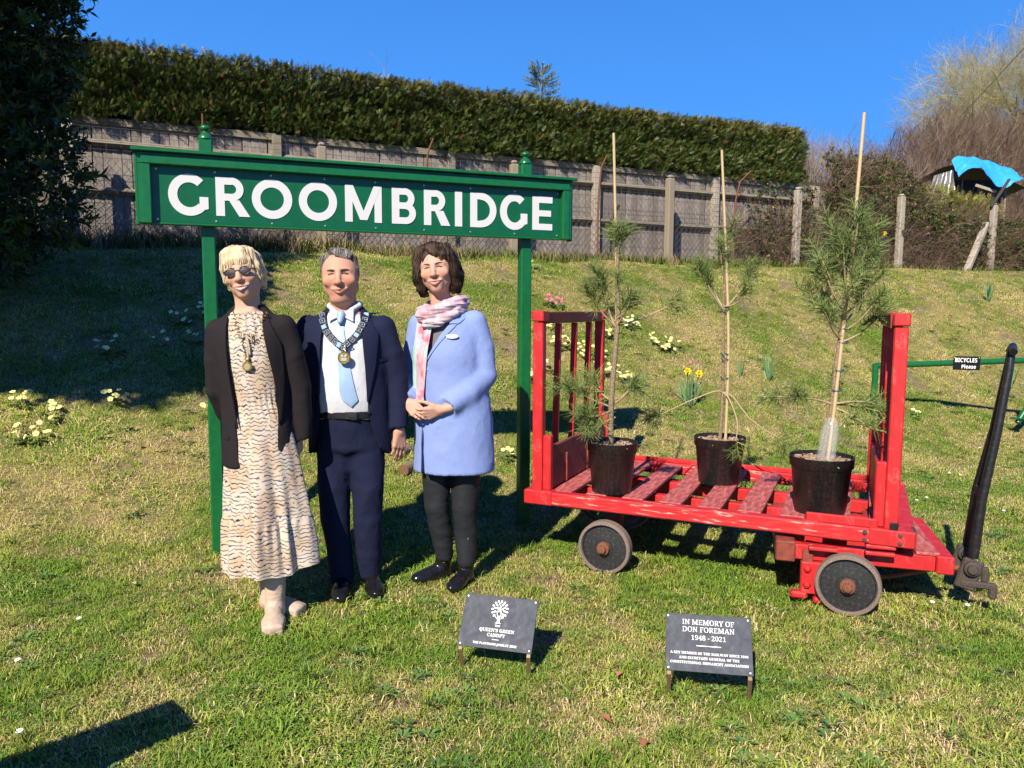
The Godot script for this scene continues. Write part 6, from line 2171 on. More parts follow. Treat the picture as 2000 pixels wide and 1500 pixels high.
# a shoe along heel -> toe on the ground
func shoe(b: Buf, heel: Vector3, toe: Vector3, wide: float, ankle: Vector3, shaft: float, square := false, cell := 0.007) -> void:
	var f := Field.new()
	var d := (toe - heel).normalized()
	var up := Vector3.UP
	var bs := Basis(up.cross(d).normalized(), up, d)
	var L := (toe - heel).length()
	f.ell(heel + d * L * 0.22 + up * 0.042, Vector3(wide * 0.42, 0.042, L * 0.24), 0.02, bs)
	f.ell(heel + d * L * 0.66 + up * 0.034, Vector3(wide * 0.5, 0.034, L * 0.36), 0.025, bs)
	f.cone(heel + d * L * 0.3 + up * 0.06, heel + d * L * 0.62 + up * 0.042, wide * 0.36, wide * 0.34, 0.02)
	if square:
		f.brick(heel + d * L * 0.8 + up * 0.022, Vector3(wide * 0.46, 0.022, L * 0.2), 0.008, 0.02, bs)
	f.cone(heel + d * L * 0.22 + up * 0.05, ankle, wide * 0.42, shaft, 0.02)
	f.brick(heel + d * L * 0.5 - up * 0.05, Vector3(0.3, 0.05, 0.4), 0.002, 0.003, Basis.IDENTITY, true)
	f.noise = fold_noise(9, 30.0)
	f.amp = 0.0022
	f.scale = Vector3(1, 2.2, 1)
	var lo := Vector3(minf(heel.x, minf(toe.x, ankle.x)), 0, minf(heel.z, minf(toe.z, ankle.z))) - Vector3(wide, 0.01, wide)
	var hi := Vector3(maxf(heel.x, maxf(toe.x, ankle.x)), ankle.y + shaft, maxf(heel.z, maxf(toe.z, ankle.z))) + Vector3(wide, 0.02, wide)
	f.mesh(b, lo, hi, cell)

func heel_block(b: Buf, heel: Vector3, toe: Vector3, wide: float, h: float) -> void:
	var d := (toe - heel).normalized()
	b.box(Transform3D(Basis(Vector3.UP.cross(d).normalized(), Vector3.UP, d), heel + d * 0.035 + Vector3.UP * h * 0.5), Vector3(wide * 0.72, h, 0.06), 0.006)

# lips, teeth, lashes and brows as thin strips lying on the face; pts are in the head's own x and y
func face_strip(b: Buf, f: Field, x: Transform3D, s: float, up: Array, low: Array, off: float, n := 13) -> void:
	var a := []
	var c := []
	for i in n:
		var u := along(up, i / (n - 1.0))
		var l := along(low, i / (n - 1.0))
		var pu := x * Vector3(u.x * s, u.y * s, 0.085 * s)
		var pl := x * Vector3(l.x * s, l.y * s, 0.085 * s)
		a.append(Vector2(pu.x, pu.y)); c.append(Vector2(pl.x, pl.y))
	f.flap(b, grid2(a, c, n * 2 - 1, 3), off, 0.003)

func face_features(add: Callable, root: Node3D, hx: Transform3D, hs: float, o: Dictionary) -> void:
	var head := func() -> Field:
		var f := Field.new()
		head_field(f, hx, hs, o)
		return f
	var w: float = o.mouth
	var t: float = o.teeth
	var mid := []
	var top := []
	var tooth := []
	var bottom := []
	for i in 13:
		var u := (i - 6) / 6.0
		var k := 1.0 - u * u
		var y: float = -0.0712 + o.smile * u * u
		mid.append(Vector2(u * w, y))
		top.append(Vector2(u * w * 1.02, y + 0.0062 * pow(k, 0.75) - 0.0012 * exp(-u * u * 40.0) + 0.0004))
		tooth.append(Vector2(u * w, y - t * pow(k, 0.8)))
		bottom.append(Vector2(u * w * 0.98, y - t * pow(k, 0.8) - 0.0078 * pow(k, 0.9)))
	var lipm := solid(o.lip, 0.5, 0.0, 0.3)
	add.call("upper_lip", root, lipm, func(b: Buf) -> void: face_strip(b, head.call(), hx, hs, top, mid, 0.0022))
	add.call("lower_lip", root, lipm, func(b: Buf) -> void: face_strip(b, head.call(), hx, hs, tooth, bottom, 0.0026))
	add.call("teeth", root, solid(Color(0.5, 0.46, 0.4) if t > 0.002 else Color(0.06, 0.02, 0.018), 0.4), func(b: Buf) -> void: face_strip(b, head.call(), hx, hs, mid, tooth, 0.0012))
	for e: float in [-1.0, 1.0]:
		var bu := []
		var bl := []
		var lu := []
		var ll := []
		var wu := []
		var wl := []
		for i in 9:
			var u := i / 8.0
			var x := lerpf(0.0125, 0.05, u) * e
			var y: float = 0.0185 + o.arch * sin(u * PI * 0.8)
			var th: float = o.brow_w * (0.55 + 0.45 * sin(minf(u * 1.6, 1.0) * PI * 0.5)) * (1.0 - 0.75 * u * u)
			bu.append(Vector2(x, y + th * 0.5)); bl.append(Vector2(x, y - th * 0.5))
			var xe := lerpf(0.0175, 0.0455, u) * e
			var ye := 0.0022 + 0.0052 * sin(u * PI) * (1.0 - 0.25 * u)
			lu.append(Vector2(xe, ye + 0.0016 + 0.001 * sin(u * PI))); ll.append(Vector2(xe, ye - 0.0006))
			wu.append(Vector2(xe, ye)); wl.append(Vector2(xe, ye - 0.0038 * sin(u * PI)))
		add.call("eyebrow", root, solid(o.brow, 0.9, 0.0, 0.1), func(b: Buf) -> void: face_strip(b, head.call(), hx, hs, bu, bl, 0.0016, 9))
		add.call("eyelash", root, solid(Color(0.012, 0.008, 0.006), 0.9, 0.0, 0.1), func(b: Buf) -> void: face_strip(b, head.call(), hx, hs, lu, ll, 0.0018, 9))
		add.call("eye", root, solid(Color(0.1, 0.075, 0.06), 0.25), func(b: Buf) -> void: face_strip(b, head.call(), hx, hs, wu, wl, 0.0008, 9))

# single locks lying over the hair: they start round the crown and run down over its surface
func locks(b: Buf, f: Field, x: Transform3D, s: float, crown: Vector3, n: int, longest: float, dark: Color, light: Color, sd: int, wave := 0.0) -> void:
	b.coloured = true
	var step := 0.011 * s
	for i in n:
		var h1 := fposmod(sin(i * 12.9898 + sd) * 43758.5453, 1.0)
		var h2 := fposmod(sin(i * 78.233 + sd) * 12543.123, 1.0)
		var h3 := fposmod(sin(i * 39.425 + sd) * 27183.21, 1.0)
		var an := TAU * i / n + h1 * 0.5
		var out := x.basis * Vector3(sin(an), 0, cos(an))
		var p := x * ((crown + Vector3(sin(an), 0, cos(an)) * 0.055 * h2) * s)
		var last := p
		var path := PackedVector3Array()
		var norms := PackedVector3Array()
		var dir := out
		var steps := int(longest * (0.5 + 0.5 * h3) / 0.011)
		for k in steps:
			var d := f.eval(p)
			var e := 0.003
			var nn := Vector3(f.eval(p + Vector3(e, 0, 0)) - d, f.eval(p + Vector3(0, e, 0)) - d, f.eval(p + Vector3(0, 0, e)) - d).normalized()
			p -= nn * (d - 0.0016)
			if k > 1 and p.distance_to(last) > step * 2.2:
				break
			path.append(p); norms.append(nn)
			last = p
			dir = (dir * 0.55 + Vector3.DOWN * 0.5 + out * 0.12).normalized()
			if wave > 0.0:
				dir = (dir + nn.cross(Vector3.UP) * wave * sin(k * 0.9 + h1 * 6.0)).normalized()
			var tang := (dir - nn * dir.dot(nn)).normalized()
			p += tang * step
		if path.size() < 3:
			continue
		var col := dark.lerp(light, h3 * h3 * 0.4 + h2 * 0.6)
		var m := path.size()
		var prev := -1
		for k in m:
			var t := (path[mini(k + 1, m - 1)] - path[maxi(k - 1, 0)]).normalized()
			var sw := t.cross(norms[k]).normalized() * 0.0026 * s * (1.0 - pow(float(k) / m, 3.0)) * (0.7 + 0.6 * h1)
			var lift := norms[k] * (0.0008 + 0.0018 * h2)
			b.ink = col * (0.85 + 0.3 * fposmod(h1 * 7.0 + k * 0.13, 1.0))
			var q := b.put(path[k] + sw + lift, (norms[k] + sw * 60.0).normalized())
			b.put(path[k] - sw + lift, (norms[k] - sw * 60.0).normalized())
			if prev >= 0:
				b.face(prev, prev + 1, q + 1); b.face(prev, q + 1, q)
			prev = q
func plain_body(f: Field, o: Dictionary) -> void:      # what is under the clothes: torso, arms and legs in one
	f.profile(o.torso, 0.03, 0.04)
	f.chain(o.arm_l, [0.042, 0.036, 0.026], 0.03)
	f.chain(o.arm_r, [0.042, 0.036, 0.026], 0.03)
	f.chain(o.leg_l, [0.07, 0.048, 0.034], 0.04)
	f.chain(o.leg_r, [0.07, 0.048, 0.034], 0.04)

func build_people() -> void:
	var jobs := []       # each job fills one mesh buffer; they run side by side
	var todo := []       # [buffer, material, name, parent, stuff]
	var add := func(nm: String, to: Node3D, m: Material, job: Callable, sub := "") -> void:
		var b := Buf.new()
		todo.append([b, m, nm, to, sub])
		jobs.append(job.bind(b))
	var w1 := thing("person", "smiling blonde woman in sunglasses, black blazer and long patterned beige dress, beige boots", "person", Vector3(-1.17, 0, -3.53))
	var mn := thing("person", "smiling grey-haired man in navy suit and pale blue tie wearing a ceremonial chain", "person", Vector3(-0.80, 0, -3.82))
	var w2 := thing("person", "smiling dark-haired woman in a pale blue coat and pink scarf with clasped hands", "person", Vector3(-0.33, 0, -3.95))
	woman_in_black(w1, add)
	man_in_suit(mn, add)
	woman_in_blue(w2, add)
	var run := func(i: int) -> void:
		jobs[i].call()
	var id := WorkerThreadPool.add_group_task(run, jobs.size(), -1, true)
	WorkerThreadPool.wait_for_group_task_completion(id)
	for t in todo:
		if t[0].ix.size() == 0:
			continue
		var to: Node3D = t[3]
		if t[4] and to.has_node(NodePath(t[4])):
			to = to.get_node(NodePath(t[4]))
		part(t[2], t[0].done(t[1]), to)

func skin_mat() -> StandardMaterial3D:
	var m := StandardMaterial3D.new()
	m.vertex_color_use_as_albedo = true
	m.roughness = 0.58
	m.metallic_specular = 0.3
	m.subsurf_scatter_enabled = true
	m.subsurf_scatter_strength = 0.03
	return m

func hair_mat() -> StandardMaterial3D:
	var m := StandardMaterial3D.new()
	m.vertex_color_use_as_albedo = true
	m.roughness = 0.6
	m.metallic_specular = 0.25
	return m

func hair_paint(x: Transform3D, s: float, a: Color, c: Color, part_x: float, root: Color) -> Callable:
	var inv := x.affine_inverse()
	var n := fold_noise(3, 1.0, 3)
	return func(p: Vector3) -> Color:
		var h := (inv * p) / s
		var an := atan2(h.x - part_x, h.z)
		var v := n.get_noise_3d(an * 14.0, h.y * 9.0, h.x * 60.0) * 0.5 + 0.5 + 0.35 * n.get_noise_3d(h.x * 260.0, h.y * 22.0, h.z * 200.0)
		var col := a.lerp(c, clampf(v, 0, 1))
		var nr := exp(-(pow((h.x - part_x) / 0.012, 2.0))) * smoothstep(0.085, 0.12, h.y) * smoothstep(-0.05, 0.03, h.z)
		return col.lerp(root, nr * 0.85)

# ---------------------------------------------------------------- woman in the black blazer
func woman_in_black(root: Node3D, add: Callable) -> void:
	var hs := 0.965
	var hx := Transform3D(Basis(Vector3.BACK, 0.16) * Basis(Vector3.UP, 0.06) * Basis(Vector3.RIGHT, -0.03), Vector3(-0.047, 1.595, 0.015))
	var o := {"skin": Color(0.5, 0.3, 0.215), "brow": Color(0.14, 0.08, 0.045), "lip": Color(0.38, 0.13, 0.115), "teeth": 0.0085, "mouth": 0.032, "smile": 0.0085, "brow_w": 0.004, "arch": 0.005, "jaw": 1.02,
		"torso": [[0.86, 0.0, 0.0, 0.12, 0.085], [1.0, -0.015, 0.0, 0.1, 0.075], [1.2, -0.025, 0.0, 0.12, 0.085], [1.33, -0.03, 0.0, 0.13, 0.075], [1.41, -0.035, 0.0, 0.075, 0.058], [1.46, -0.038, 0.0, 0.045, 0.045]],
		"arm_l": [Vector3(-0.175, 1.335, 0), Vector3(-0.195, 1.06, -0.02), Vector3(-0.145, 0.87, -0.12)], "arm_r": [Vector3(0.125, 1.35, -0.01), Vector3(0.165, 1.1, -0.05), Vector3(0.165, 0.85, -0.06)],
		"leg_l": [Vector3(-0.06, 0.86, 0), Vector3(0.0, 0.48, -0.01), Vector3(0.01, 0.1, -0.02)], "leg_r": [Vector3(0.075, 0.86, 0), Vector3(0.08, 0.48, 0.05), Vector3(0.075, 0.1, 0.055)]}
	var paint := face_paint(hx, hs, o)
	face_features(add, root, hx, hs, o)
	add.call("body", root, skin_mat(), func(b: Buf) -> void:
		b.coloured = true
		b.ink = o.skin
		var f := Field.new()
		plain_body(f, o)
		f.mesh(b, Vector3(-0.33, 0.03, -0.25), Vector3(0.32, 1.43, 0.22), 0.016)
		var h := Field.new()
		head_field(h, hx, hs, o)
		h.cone(Vector3(-0.036, 1.36, -0.01), hx * Vector3(0, -0.06, -0.02), 0.056, 0.048, 0.03)
		h.cone(Vector3(-0.075, 1.43, 0.01), hx * Vector3(-0.045, -0.05, 0.0), 0.012, 0.012, 0.02)
		h.cone(Vector3(-0.01, 1.415, 0.035), hx * Vector3(0.035, -0.06, 0.0), 0.010, 0.012, 0.02)
		h.ell(Vector3(-0.036, 1.375, 0.0), Vector3(0.12, 0.055, 0.075), 0.03)
		h.mesh(b, Vector3(-0.2, 1.33, -0.14), Vector3(0.13, 1.75, 0.15), 0.0038, paint)
		b.ink = o.skin
		for e in [[Vector3(-0.145, 0.87, -0.12), Vector3(0.5, -0.7, -0.1), Vector3(0, 0, -1), 1.0], [Vector3(0.165, 0.84, -0.06), Vector3(0, -1, 0), Vector3(1, 0, 0), 1.0]]:
			var hd := Field.new()
			hand_field(hd, e[0], e[1], e[2], e[3], [0.3, 0.35, 0.4, 0.45], 0.88)
			hd.mesh(b, e[0] - Vector3.ONE * 0.2, e[0] + Vector3.ONE * 0.2, 0.0065))
	add.call("hair", root, hair_mat(), func(b: Buf) -> void:
		b.coloured = true
		var f := Field.new()
		var B := hx.basis
		var P := func(x: float, y: float, z: float) -> Vector3: return hx * (Vector3(x, y, z) * hs)
		f.ell(P.call(0, 0.044, -0.018), Vector3(0.0815, 0.087, 0.101) * hs, 0.02, B)
		f.ell(P.call(0, -0.01, -0.06), Vector3(0.072, 0.08, 0.056) * hs, 0.03, B)
		f.ell(P.call(0, -0.03, 0.105), Vector3(0.062, 0.082, 0.075) * hs, 0.012, B, true)
		for e: float in [-1.0, 1.0]:
			f.chain([P.call(0.052 * e, 0.09, 0.045), P.call(0.071 * e, 0.03, 0.038), P.call(0.075 * e, -0.025, 0.018), P.call(0.072 * e, -0.062, -0.008)], [0.024, 0.018, 0.016, 0.009], 0.012)
			f.chain([P.call(0.06 * e, 0.06, 0.0), P.call(0.078 * e, 0.0, -0.02), P.call(0.07 * e, -0.07, -0.045)], [0.03, 0.022, 0.012], 0.015)
		for i in 9:
			var u := (i - 4) / 4.0
			f.chain([P.call(-0.022 + u * 0.02, 0.116, 0.035), P.call(-0.01 + u * 0.042, 0.096, 0.072), P.call(u * 0.053, 0.064 - 0.012 * u * u, 0.088 - 0.017 * u * u), P.call(u * 0.06 + 0.003, 0.041 - 0.004 * (i % 3) - 0.018 * u * u, 0.09 - 0.024 * u * u)], [0.013, 0.011, 0.0075, 0.003], 0.007)
		f.noise = fold_noise(7, 1.0, 2)
		f.noise.frequency = 20.0
		f.amp = 0.004
		f.scale = Vector3(1.2, 0.5, 1.2)
		f.groove = 0.0018; f.groove_c = hx * Vector3(-0.02, 0, 0); f.groove_n = 34.0
		f.mesh(b, hx.origin - Vector3(0.15, 0.14, 0.17), hx.origin + Vector3(0.15, 0.17, 0.15), 0.0044, hair_paint(hx, hs, Color(0.36, 0.255, 0.14), Color(0.66, 0.54, 0.34), -0.022, Color(0.16, 0.1, 0.065)))
		f.amp *= 0.5; f.groove = 0.0
		locks(b, f, hx, hs, Vector3(-0.022, 0.115, 0.02), 520, 0.19, Color(0.3, 0.2, 0.1), Color(0.72, 0.6, 0.4), 3))
	# sunglasses
	var lens := solid(Color(0.018, 0.01, 0.009), 0.08)
	lens.clearcoat_enabled = true
	add.call("sunglasses", root, solid(Color(0.03, 0.014, 0.01), 0.25), func(b: Buf) -> void:
		for e: float in [-1.0, 1.0]:
			var path := PackedVector3Array()
			for i in 17:
				var an := TAU * i / 16.0
				path.append(hx * (Vector3(0.0335 * e + cos(an) * 0.0265, 0.002 + sin(an) * (0.0165 if sin(an) < 0 else 0.0135) , 0.102 - 0.13 * absf(cos(an) * 0.0265 * e + 0.0335 * e - 0.0) * 0.5) * hs))
			b.tube(path, PackedFloat32Array([0.0016]), 5, false)
			b.tube(PackedVector3Array([hx * (Vector3(0.06 * e, 0.008, 0.097) * hs), hx * (Vector3(0.077 * e, 0.01, 0.06) * hs), hx * (Vector3(0.083 * e, 0.008, -0.01) * hs)]), PackedFloat32Array([0.0022]), 5)
		b.tube(PackedVector3Array([hx * (Vector3(-0.009, 0.005, 0.1015) * hs), hx * (Vector3(0, 0.0085, 0.106) * hs), hx * (Vector3(0.009, 0.005, 0.1015) * hs)]), PackedFloat32Array([0.0018]), 5))
	for e: float in [-1.0, 1.0]:
		add.call("lens", root, lens, func(b: Buf) -> void:
			var mid := b.put(hx * (Vector3(0.0335 * e, 0.001, 0.1025) * hs), hx.basis * Vector3(0.15 * e, 0.05, 1).normalized())
			var ring := []
			for i in 16:
				var an := TAU * i / 16.0
				ring.append(b.put(hx * (Vector3(0.0335 * e + cos(an) * 0.0262, 0.002 + sin(an) * (0.0162 if sin(an) < 0 else 0.0132), 0.1015 - 0.065 * absf(cos(an) * 0.0265 + 0.0335 * 1.0 * (1 if e > 0 else -1) * e * 0.0 + 0.0335)) * hs), hx.basis * Vector3(0.25 * cos(an) + 0.15 * e, 0.25 * sin(an), 1).normalized()))
			for i in 16: b.face(mid, ring[i], ring[(i + 1) % 16]), "sunglasses")
	# blazer
	var coat := func() -> Field:
		var f := Field.new()
		f.sleeve([Vector3(-0.18, 1.335, -0.005), Vector3(-0.193, 1.2, -0.005), Vector3(-0.198, 1.06, -0.015), Vector3(-0.185, 0.96, -0.07), Vector3(-0.15, 0.87, -0.12)], [0.056, 0.052, 0.047, 0.044, 0.042])
		f.sleeve([Vector3(0.118, 1.355, -0.012), Vector3(0.15, 1.22, -0.02), Vector3(0.178, 1.08, -0.045), Vector3(0.186, 0.83, -0.055)], [0.058, 0.055, 0.05, 0.043])
		f.profile([[0.715, 0.0, 0.0, 0.172, 0.132], [0.86, -0.006, 0.0, 0.164, 0.128], [1.0, -0.017, 0.0, 0.152, 0.116], [1.15, -0.027, 0.0, 0.158, 0.122], [1.28, -0.031, 0.0, 0.168, 0.118], [1.36, -0.032, -0.004, 0.158, 0.098], [1.415, -0.034, -0.012, 0.105, 0.074], [1.455, -0.036, -0.02, 0.07, 0.056]], 0.012, 0.03)
		f.noise = creases(21, 4.5)
		f.amp = -0.004
		f.scale = Vector3(1.2, 0.75, 1.2)
		return f
	var cut := [[0.5, -0.045, 0.112], [0.72, -0.053, 0.114], [1.07, -0.083, 0.102], [1.25, -0.1, 0.078], [1.36, -0.112, 0.056], [1.43, -0.105, 0.035], [1.5, -0.1, 0.03]]
	var black := cloth(Color(0.016, 0.0125, 0.0145), 0.9, 0.15)
	add.call("blazer", root, black, func(b: Buf) -> void:
		var f: Field = coat.call()
		f.opening(cut, 0.015)
		f.mesh(b, Vector3(-0.29, 0.69, -0.2), Vector3(0.27, 1.48, 0.16), 0.0098))
	add.call("lapel", root, black, func(b: Buf) -> void:
		var f: Field = coat.call()
		f.flap(b, grid2([Vector2(-0.055, 0.90), Vector2(-0.083, 1.07), Vector2(-0.1, 1.25), Vector2(-0.108, 1.40)], [Vector2(-0.062, 0.92), Vector2(-0.12, 1.12), Vector2(-0.155, 1.27), Vector2(-0.125, 1.405)], 14), 0.012, 0.017))
	add.call("lapel", root, black, func(b: Buf) -> void:
		var f: Field = coat.call()
		f.flap(b, grid2([Vector2(0.115, 0.92), Vector2(0.103, 1.1), Vector2(0.078, 1.25), Vector2(0.045, 1.41)], [Vector2(0.125, 0.94), Vector2(0.135, 1.12), Vector2(0.13, 1.28), Vector2(0.065, 1.41)], 14), 0.012, 0.017))
	add.call("pocket_flap", root, black, func(b: Buf) -> void:
		var f: Field = coat.call()
		f.flap(b, grid2([Vector2(-0.15, 0.865), Vector2(-0.105, 0.862)], [Vector2(-0.15, 0.85), Vector2(-0.105, 0.847)], 5, 3), 0.004, 0.006))
	# dress: turned cloth with folds, its print from a computed texture
	var dm := StandardMaterial3D.new()
	dm.albedo_texture = dress_print()
	dm.roughness = 0.8
	dm.metallic_specular = 0.25
	dm.rim_enabled = true
	dm.rim = 0.1
	add.call("dress", root, dm, func(b: Buf) -> void:
		dress_cloth(b))
	add.call("bow", root, dm, func(b: Buf) -> void:
		for e in [[Vector3(-0.014, 1.325, 0.108), Vector3(-0.03, 1.335, 0.118), Vector3(-0.034, 1.305, 0.118), Vector3(-0.014, 1.318, 0.11)], [Vector3(-0.01, 1.325, 0.108), Vector3(0.01, 1.33, 0.118), Vector3(0.016, 1.295, 0.117), Vector3(-0.008, 1.316, 0.11)], [Vector3(-0.012, 1.32, 0.11), Vector3(-0.006, 1.27, 0.118), Vector3(-0.004, 1.21, 0.118)], [Vector3(-0.01, 1.32, 0.11), Vector3(0.002, 1.27, 0.118), Vector3(0.004, 1.235, 0.118)]]:
			b.tube(PackedVector3Array(e), PackedFloat32Array([0.0045]), 6))
	var gold := solid(Color(0.55, 0.38, 0.1), 0.3, 0.9)
	add.call("necklace", root, gold, func(b: Buf) -> void:
		for e: float in [-1.0, 1.0]:
			for i in 16:
				var u := i / 15.0
				var x := -0.008 + e * (0.07 * pow(1.0 - u, 1.4) + 0.004)
				var y := 1.42 - 0.215 * u
				var z := 0.062 + 0.055 * smoothstep(0.0, 0.35, u)
				b.box(Transform3D(Basis.from_euler(Vector3(0, 0, e * 0.5 + i)), Vector3(x, y, z)), Vector3(0.006, 0.012, 0.004), 0.0015))
	add.call("medal", root, gold, func(b: Buf) -> void:
		b.lathe([Vector2(0.0, -0.003), Vector2(0.02, -0.003), Vector2(0.0235, 0.0), Vector2(0.02, 0.004), Vector2(0.0, 0.004)], 20, Transform3D(Basis(Vector3.RIGHT, PI / 2).scaled_local(Vector3(1, 1, 0.92)), Vector3(-0.006, 1.182, 0.124)))
		b.lathe([Vector2(0.0, 0.0), Vector2(0.008, 0.004), Vector2(0.0, 0.006)], 10, Transform3D(Basis(Vector3.RIGHT, PI / 2), Vector3(-0.006, 1.212, 0.122))))
	add.call("enamel", root, mottled([[0.0, Color(0.1, 0.14, 0.08)], [0.5, Color(0.3, 0.25, 0.12)], [1.0, Color(0.5, 0.46, 0.36)]], Vector3(60, 60, 60), 0.3, 0.03, 3, 203), func(b: Buf) -> void:
		b.lathe([Vector2(0.0155, 0.0), Vector2(0.014, 0.002), Vector2(0.0, 0.0025)], 18, Transform3D(Basis(Vector3.RIGHT, PI / 2), Vector3(-0.006, 1.18, 0.128))), "medal")
	# boots
	var suede := mottled([[0.0, Color(0.4, 0.3, 0.225)], [1.0, Color(0.47, 0.36, 0.275)]], Vector3(6, 6, 6), 0.75, 0.02, 3, 204)
	add.call("boot", root, suede, func(b: Buf) -> void: shoe(b, Vector3(0.062, 0.0, 0.03), Vector3(0.118, 0.0, 0.265), 0.1, Vector3(0.083, 0.24, 0.085), 0.05, true))
	add.call("boot", root, suede, func(b: Buf) -> void: shoe(b, Vector3(-0.03, 0.0, -0.045), Vector3(0.185, 0.0, 0.035), 0.098, Vector3(0.015, 0.25, -0.03), 0.05, true))
	add.call("sole", root, solid(Color(0.3, 0.2, 0.14), 0.7), func(b: Buf) -> void: heel_block(b, Vector3(0.105, 0.0, 0.21), Vector3(0.118, 0.0, 0.265), 0.12, 0.012))
	add.call("heel", root, solid(Color(0.25, 0.1, 0.05), 0.6), func(b: Buf) -> void: heel_block(b, Vector3(-0.036, 0.0, -0.047), Vector3(0.185, 0.0, 0.035), 0.098, 0.045))

func dress_print() -> ImageTexture:
	var W := 768
	var im := Image.create(W, W, false, Image.FORMAT_RGB8)
	var wob := fold_noise(31, 0.021, 3)
	var gap := fold_noise(32, 0.016, 2)
	var wash := fold_noise(33, 0.010, 2)
	var beige := Color(0.47, 0.35, 0.245)
	var pale := Color(0.52, 0.44, 0.36)
	var ink := Color(0.022, 0.022, 0.035)
	var blue := Color(0.1, 0.13, 0.24)
	for y in W:
		for x in W:
			# strokes lie in rows about 2 cm apart and wander up and down
			var v := y / 11.5 + 0.8 * wob.get_noise_2d(x * 1.7, y * 0.9) + 0.22 * wob.get_noise_2d(x * 5.0 + 300.0, y * 1.5)
			var f := v - floorf(v)
			var row := floorf(v)
			var g2 := gap.get_noise_2d(x * 1.7 + row * 71.0, row * 37.0)
			var th := 0.095 + 0.085 * g2
			var c := beige.lerp(pale, clampf(0.5 + wash.get_noise_2d(x, y) * 1.4, 0, 1))
			if g2 > -0.42:
				if absf(f - 0.5) < th:
					c = ink if g2 < 0.45 else ink.lerp(blue, 0.6)
				elif f > 0.5 + th and f < 0.5 + th + 0.14 and g2 > 0.2:
					c = Color(0.56, 0.52, 0.48)
			im.set_pixel(x, y, c.linear_to_srgb())
	return ImageTexture.create_from_image(im)

func dress_cloth(b: Buf) -> void:
	var rows := [[1.425, -0.036, 0.0, 0.066, 0.062], [1.405, -0.036, 0.0, 0.092, 0.076], [1.37, -0.034, 0.0, 0.122, 0.09], [1.28, -0.03, 0.0, 0.144, 0.108], [1.17, -0.025, 0.0, 0.142, 0.112], [1.06, -0.014, 0.0, 0.128, 0.102], [1.015, -0.01, 0.0, 0.123, 0.098], [0.995, -0.008, 0.0, 0.126, 0.1], [0.93, 0.0, 0.0, 0.142, 0.113], [0.75, 0.014, 0.0, 0.166, 0.135], [0.56, 0.024, 0.0, 0.178, 0.15], [0.485, 0.028, 0.0, 0.182, 0.156], [0.47, 0.028, 0.0, 0.187, 0.16], [0.35, 0.033, 0.0, 0.198, 0.172], [0.225, 0.036, 0.0, 0.206, 0.182]]
	var cols := 120
	var n := 96
	var pts := PackedVector3Array()
	var uvs := PackedVector2Array()
	for i in n:
		var y := lerpf(1.425, 0.225, float(i) / (n - 1))
		var k := 0
		while k < rows.size() - 2 and y < rows[k + 1][0]: k += 1
		var f: float = clampf((rows[k][0] - y) / (rows[k][0] - rows[k + 1][0]), 0, 1)
		var cx := lerpf(rows[k][1], rows[k + 1][1], f)
		var rx := lerpf(rows[k][3], rows[k + 1][3], f)
		var rz := lerpf(rows[k][4], rows[k + 1][4], f)
		var low := smoothstep(1.0, 0.3, y)
		for c in cols + 1:
			var an := TAU * c / cols
			var w := 0.022 * low * sin(an * 5.0 + 0.7 + 0.9 * y) + 0.013 * low * sin(an * 9.0 + 2.0 - 1.5 * y) + 0.006 * low * sin(an * 17.0 + 4.0 * y)
			w += 0.0035 * smoothstep(0.9, 1.0, y) * (1.0 - smoothstep(1.0, 1.12, y)) * sin(an * 31.0 + y * 9.0)
			w += 0.004 * smoothstep(1.15, 1.4, y) * sin(an * 21.0)
			w += 0.007 * smoothstep(0.485, 0.46, y) * smoothstep(0.2, 0.44, y) * sin(an * 27.0 + sin(an * 3.0) * 2.0)
			var lift := 0.035 * smoothstep(0.5, 0.2, y) * (0.5 + 0.5 * cos(an - 2.6)) + 0.008 * smoothstep(0.4, 0.22, y) * sin(an * 5.0 + 1.5)
			pts.append(Vector3(cx + sin(an) * (rx + w), y + lift, cos(an) * (rz + w * 1.1)))
			uvs.append(Vector2(float(c) / cols * 1.13 / 1.25 * (0.9 + 0.1 * low), (1.425 - y) / 1.25))
	b.sheet(pts, cols + 1, true, uvs, false, Vector3.ZERO, true)

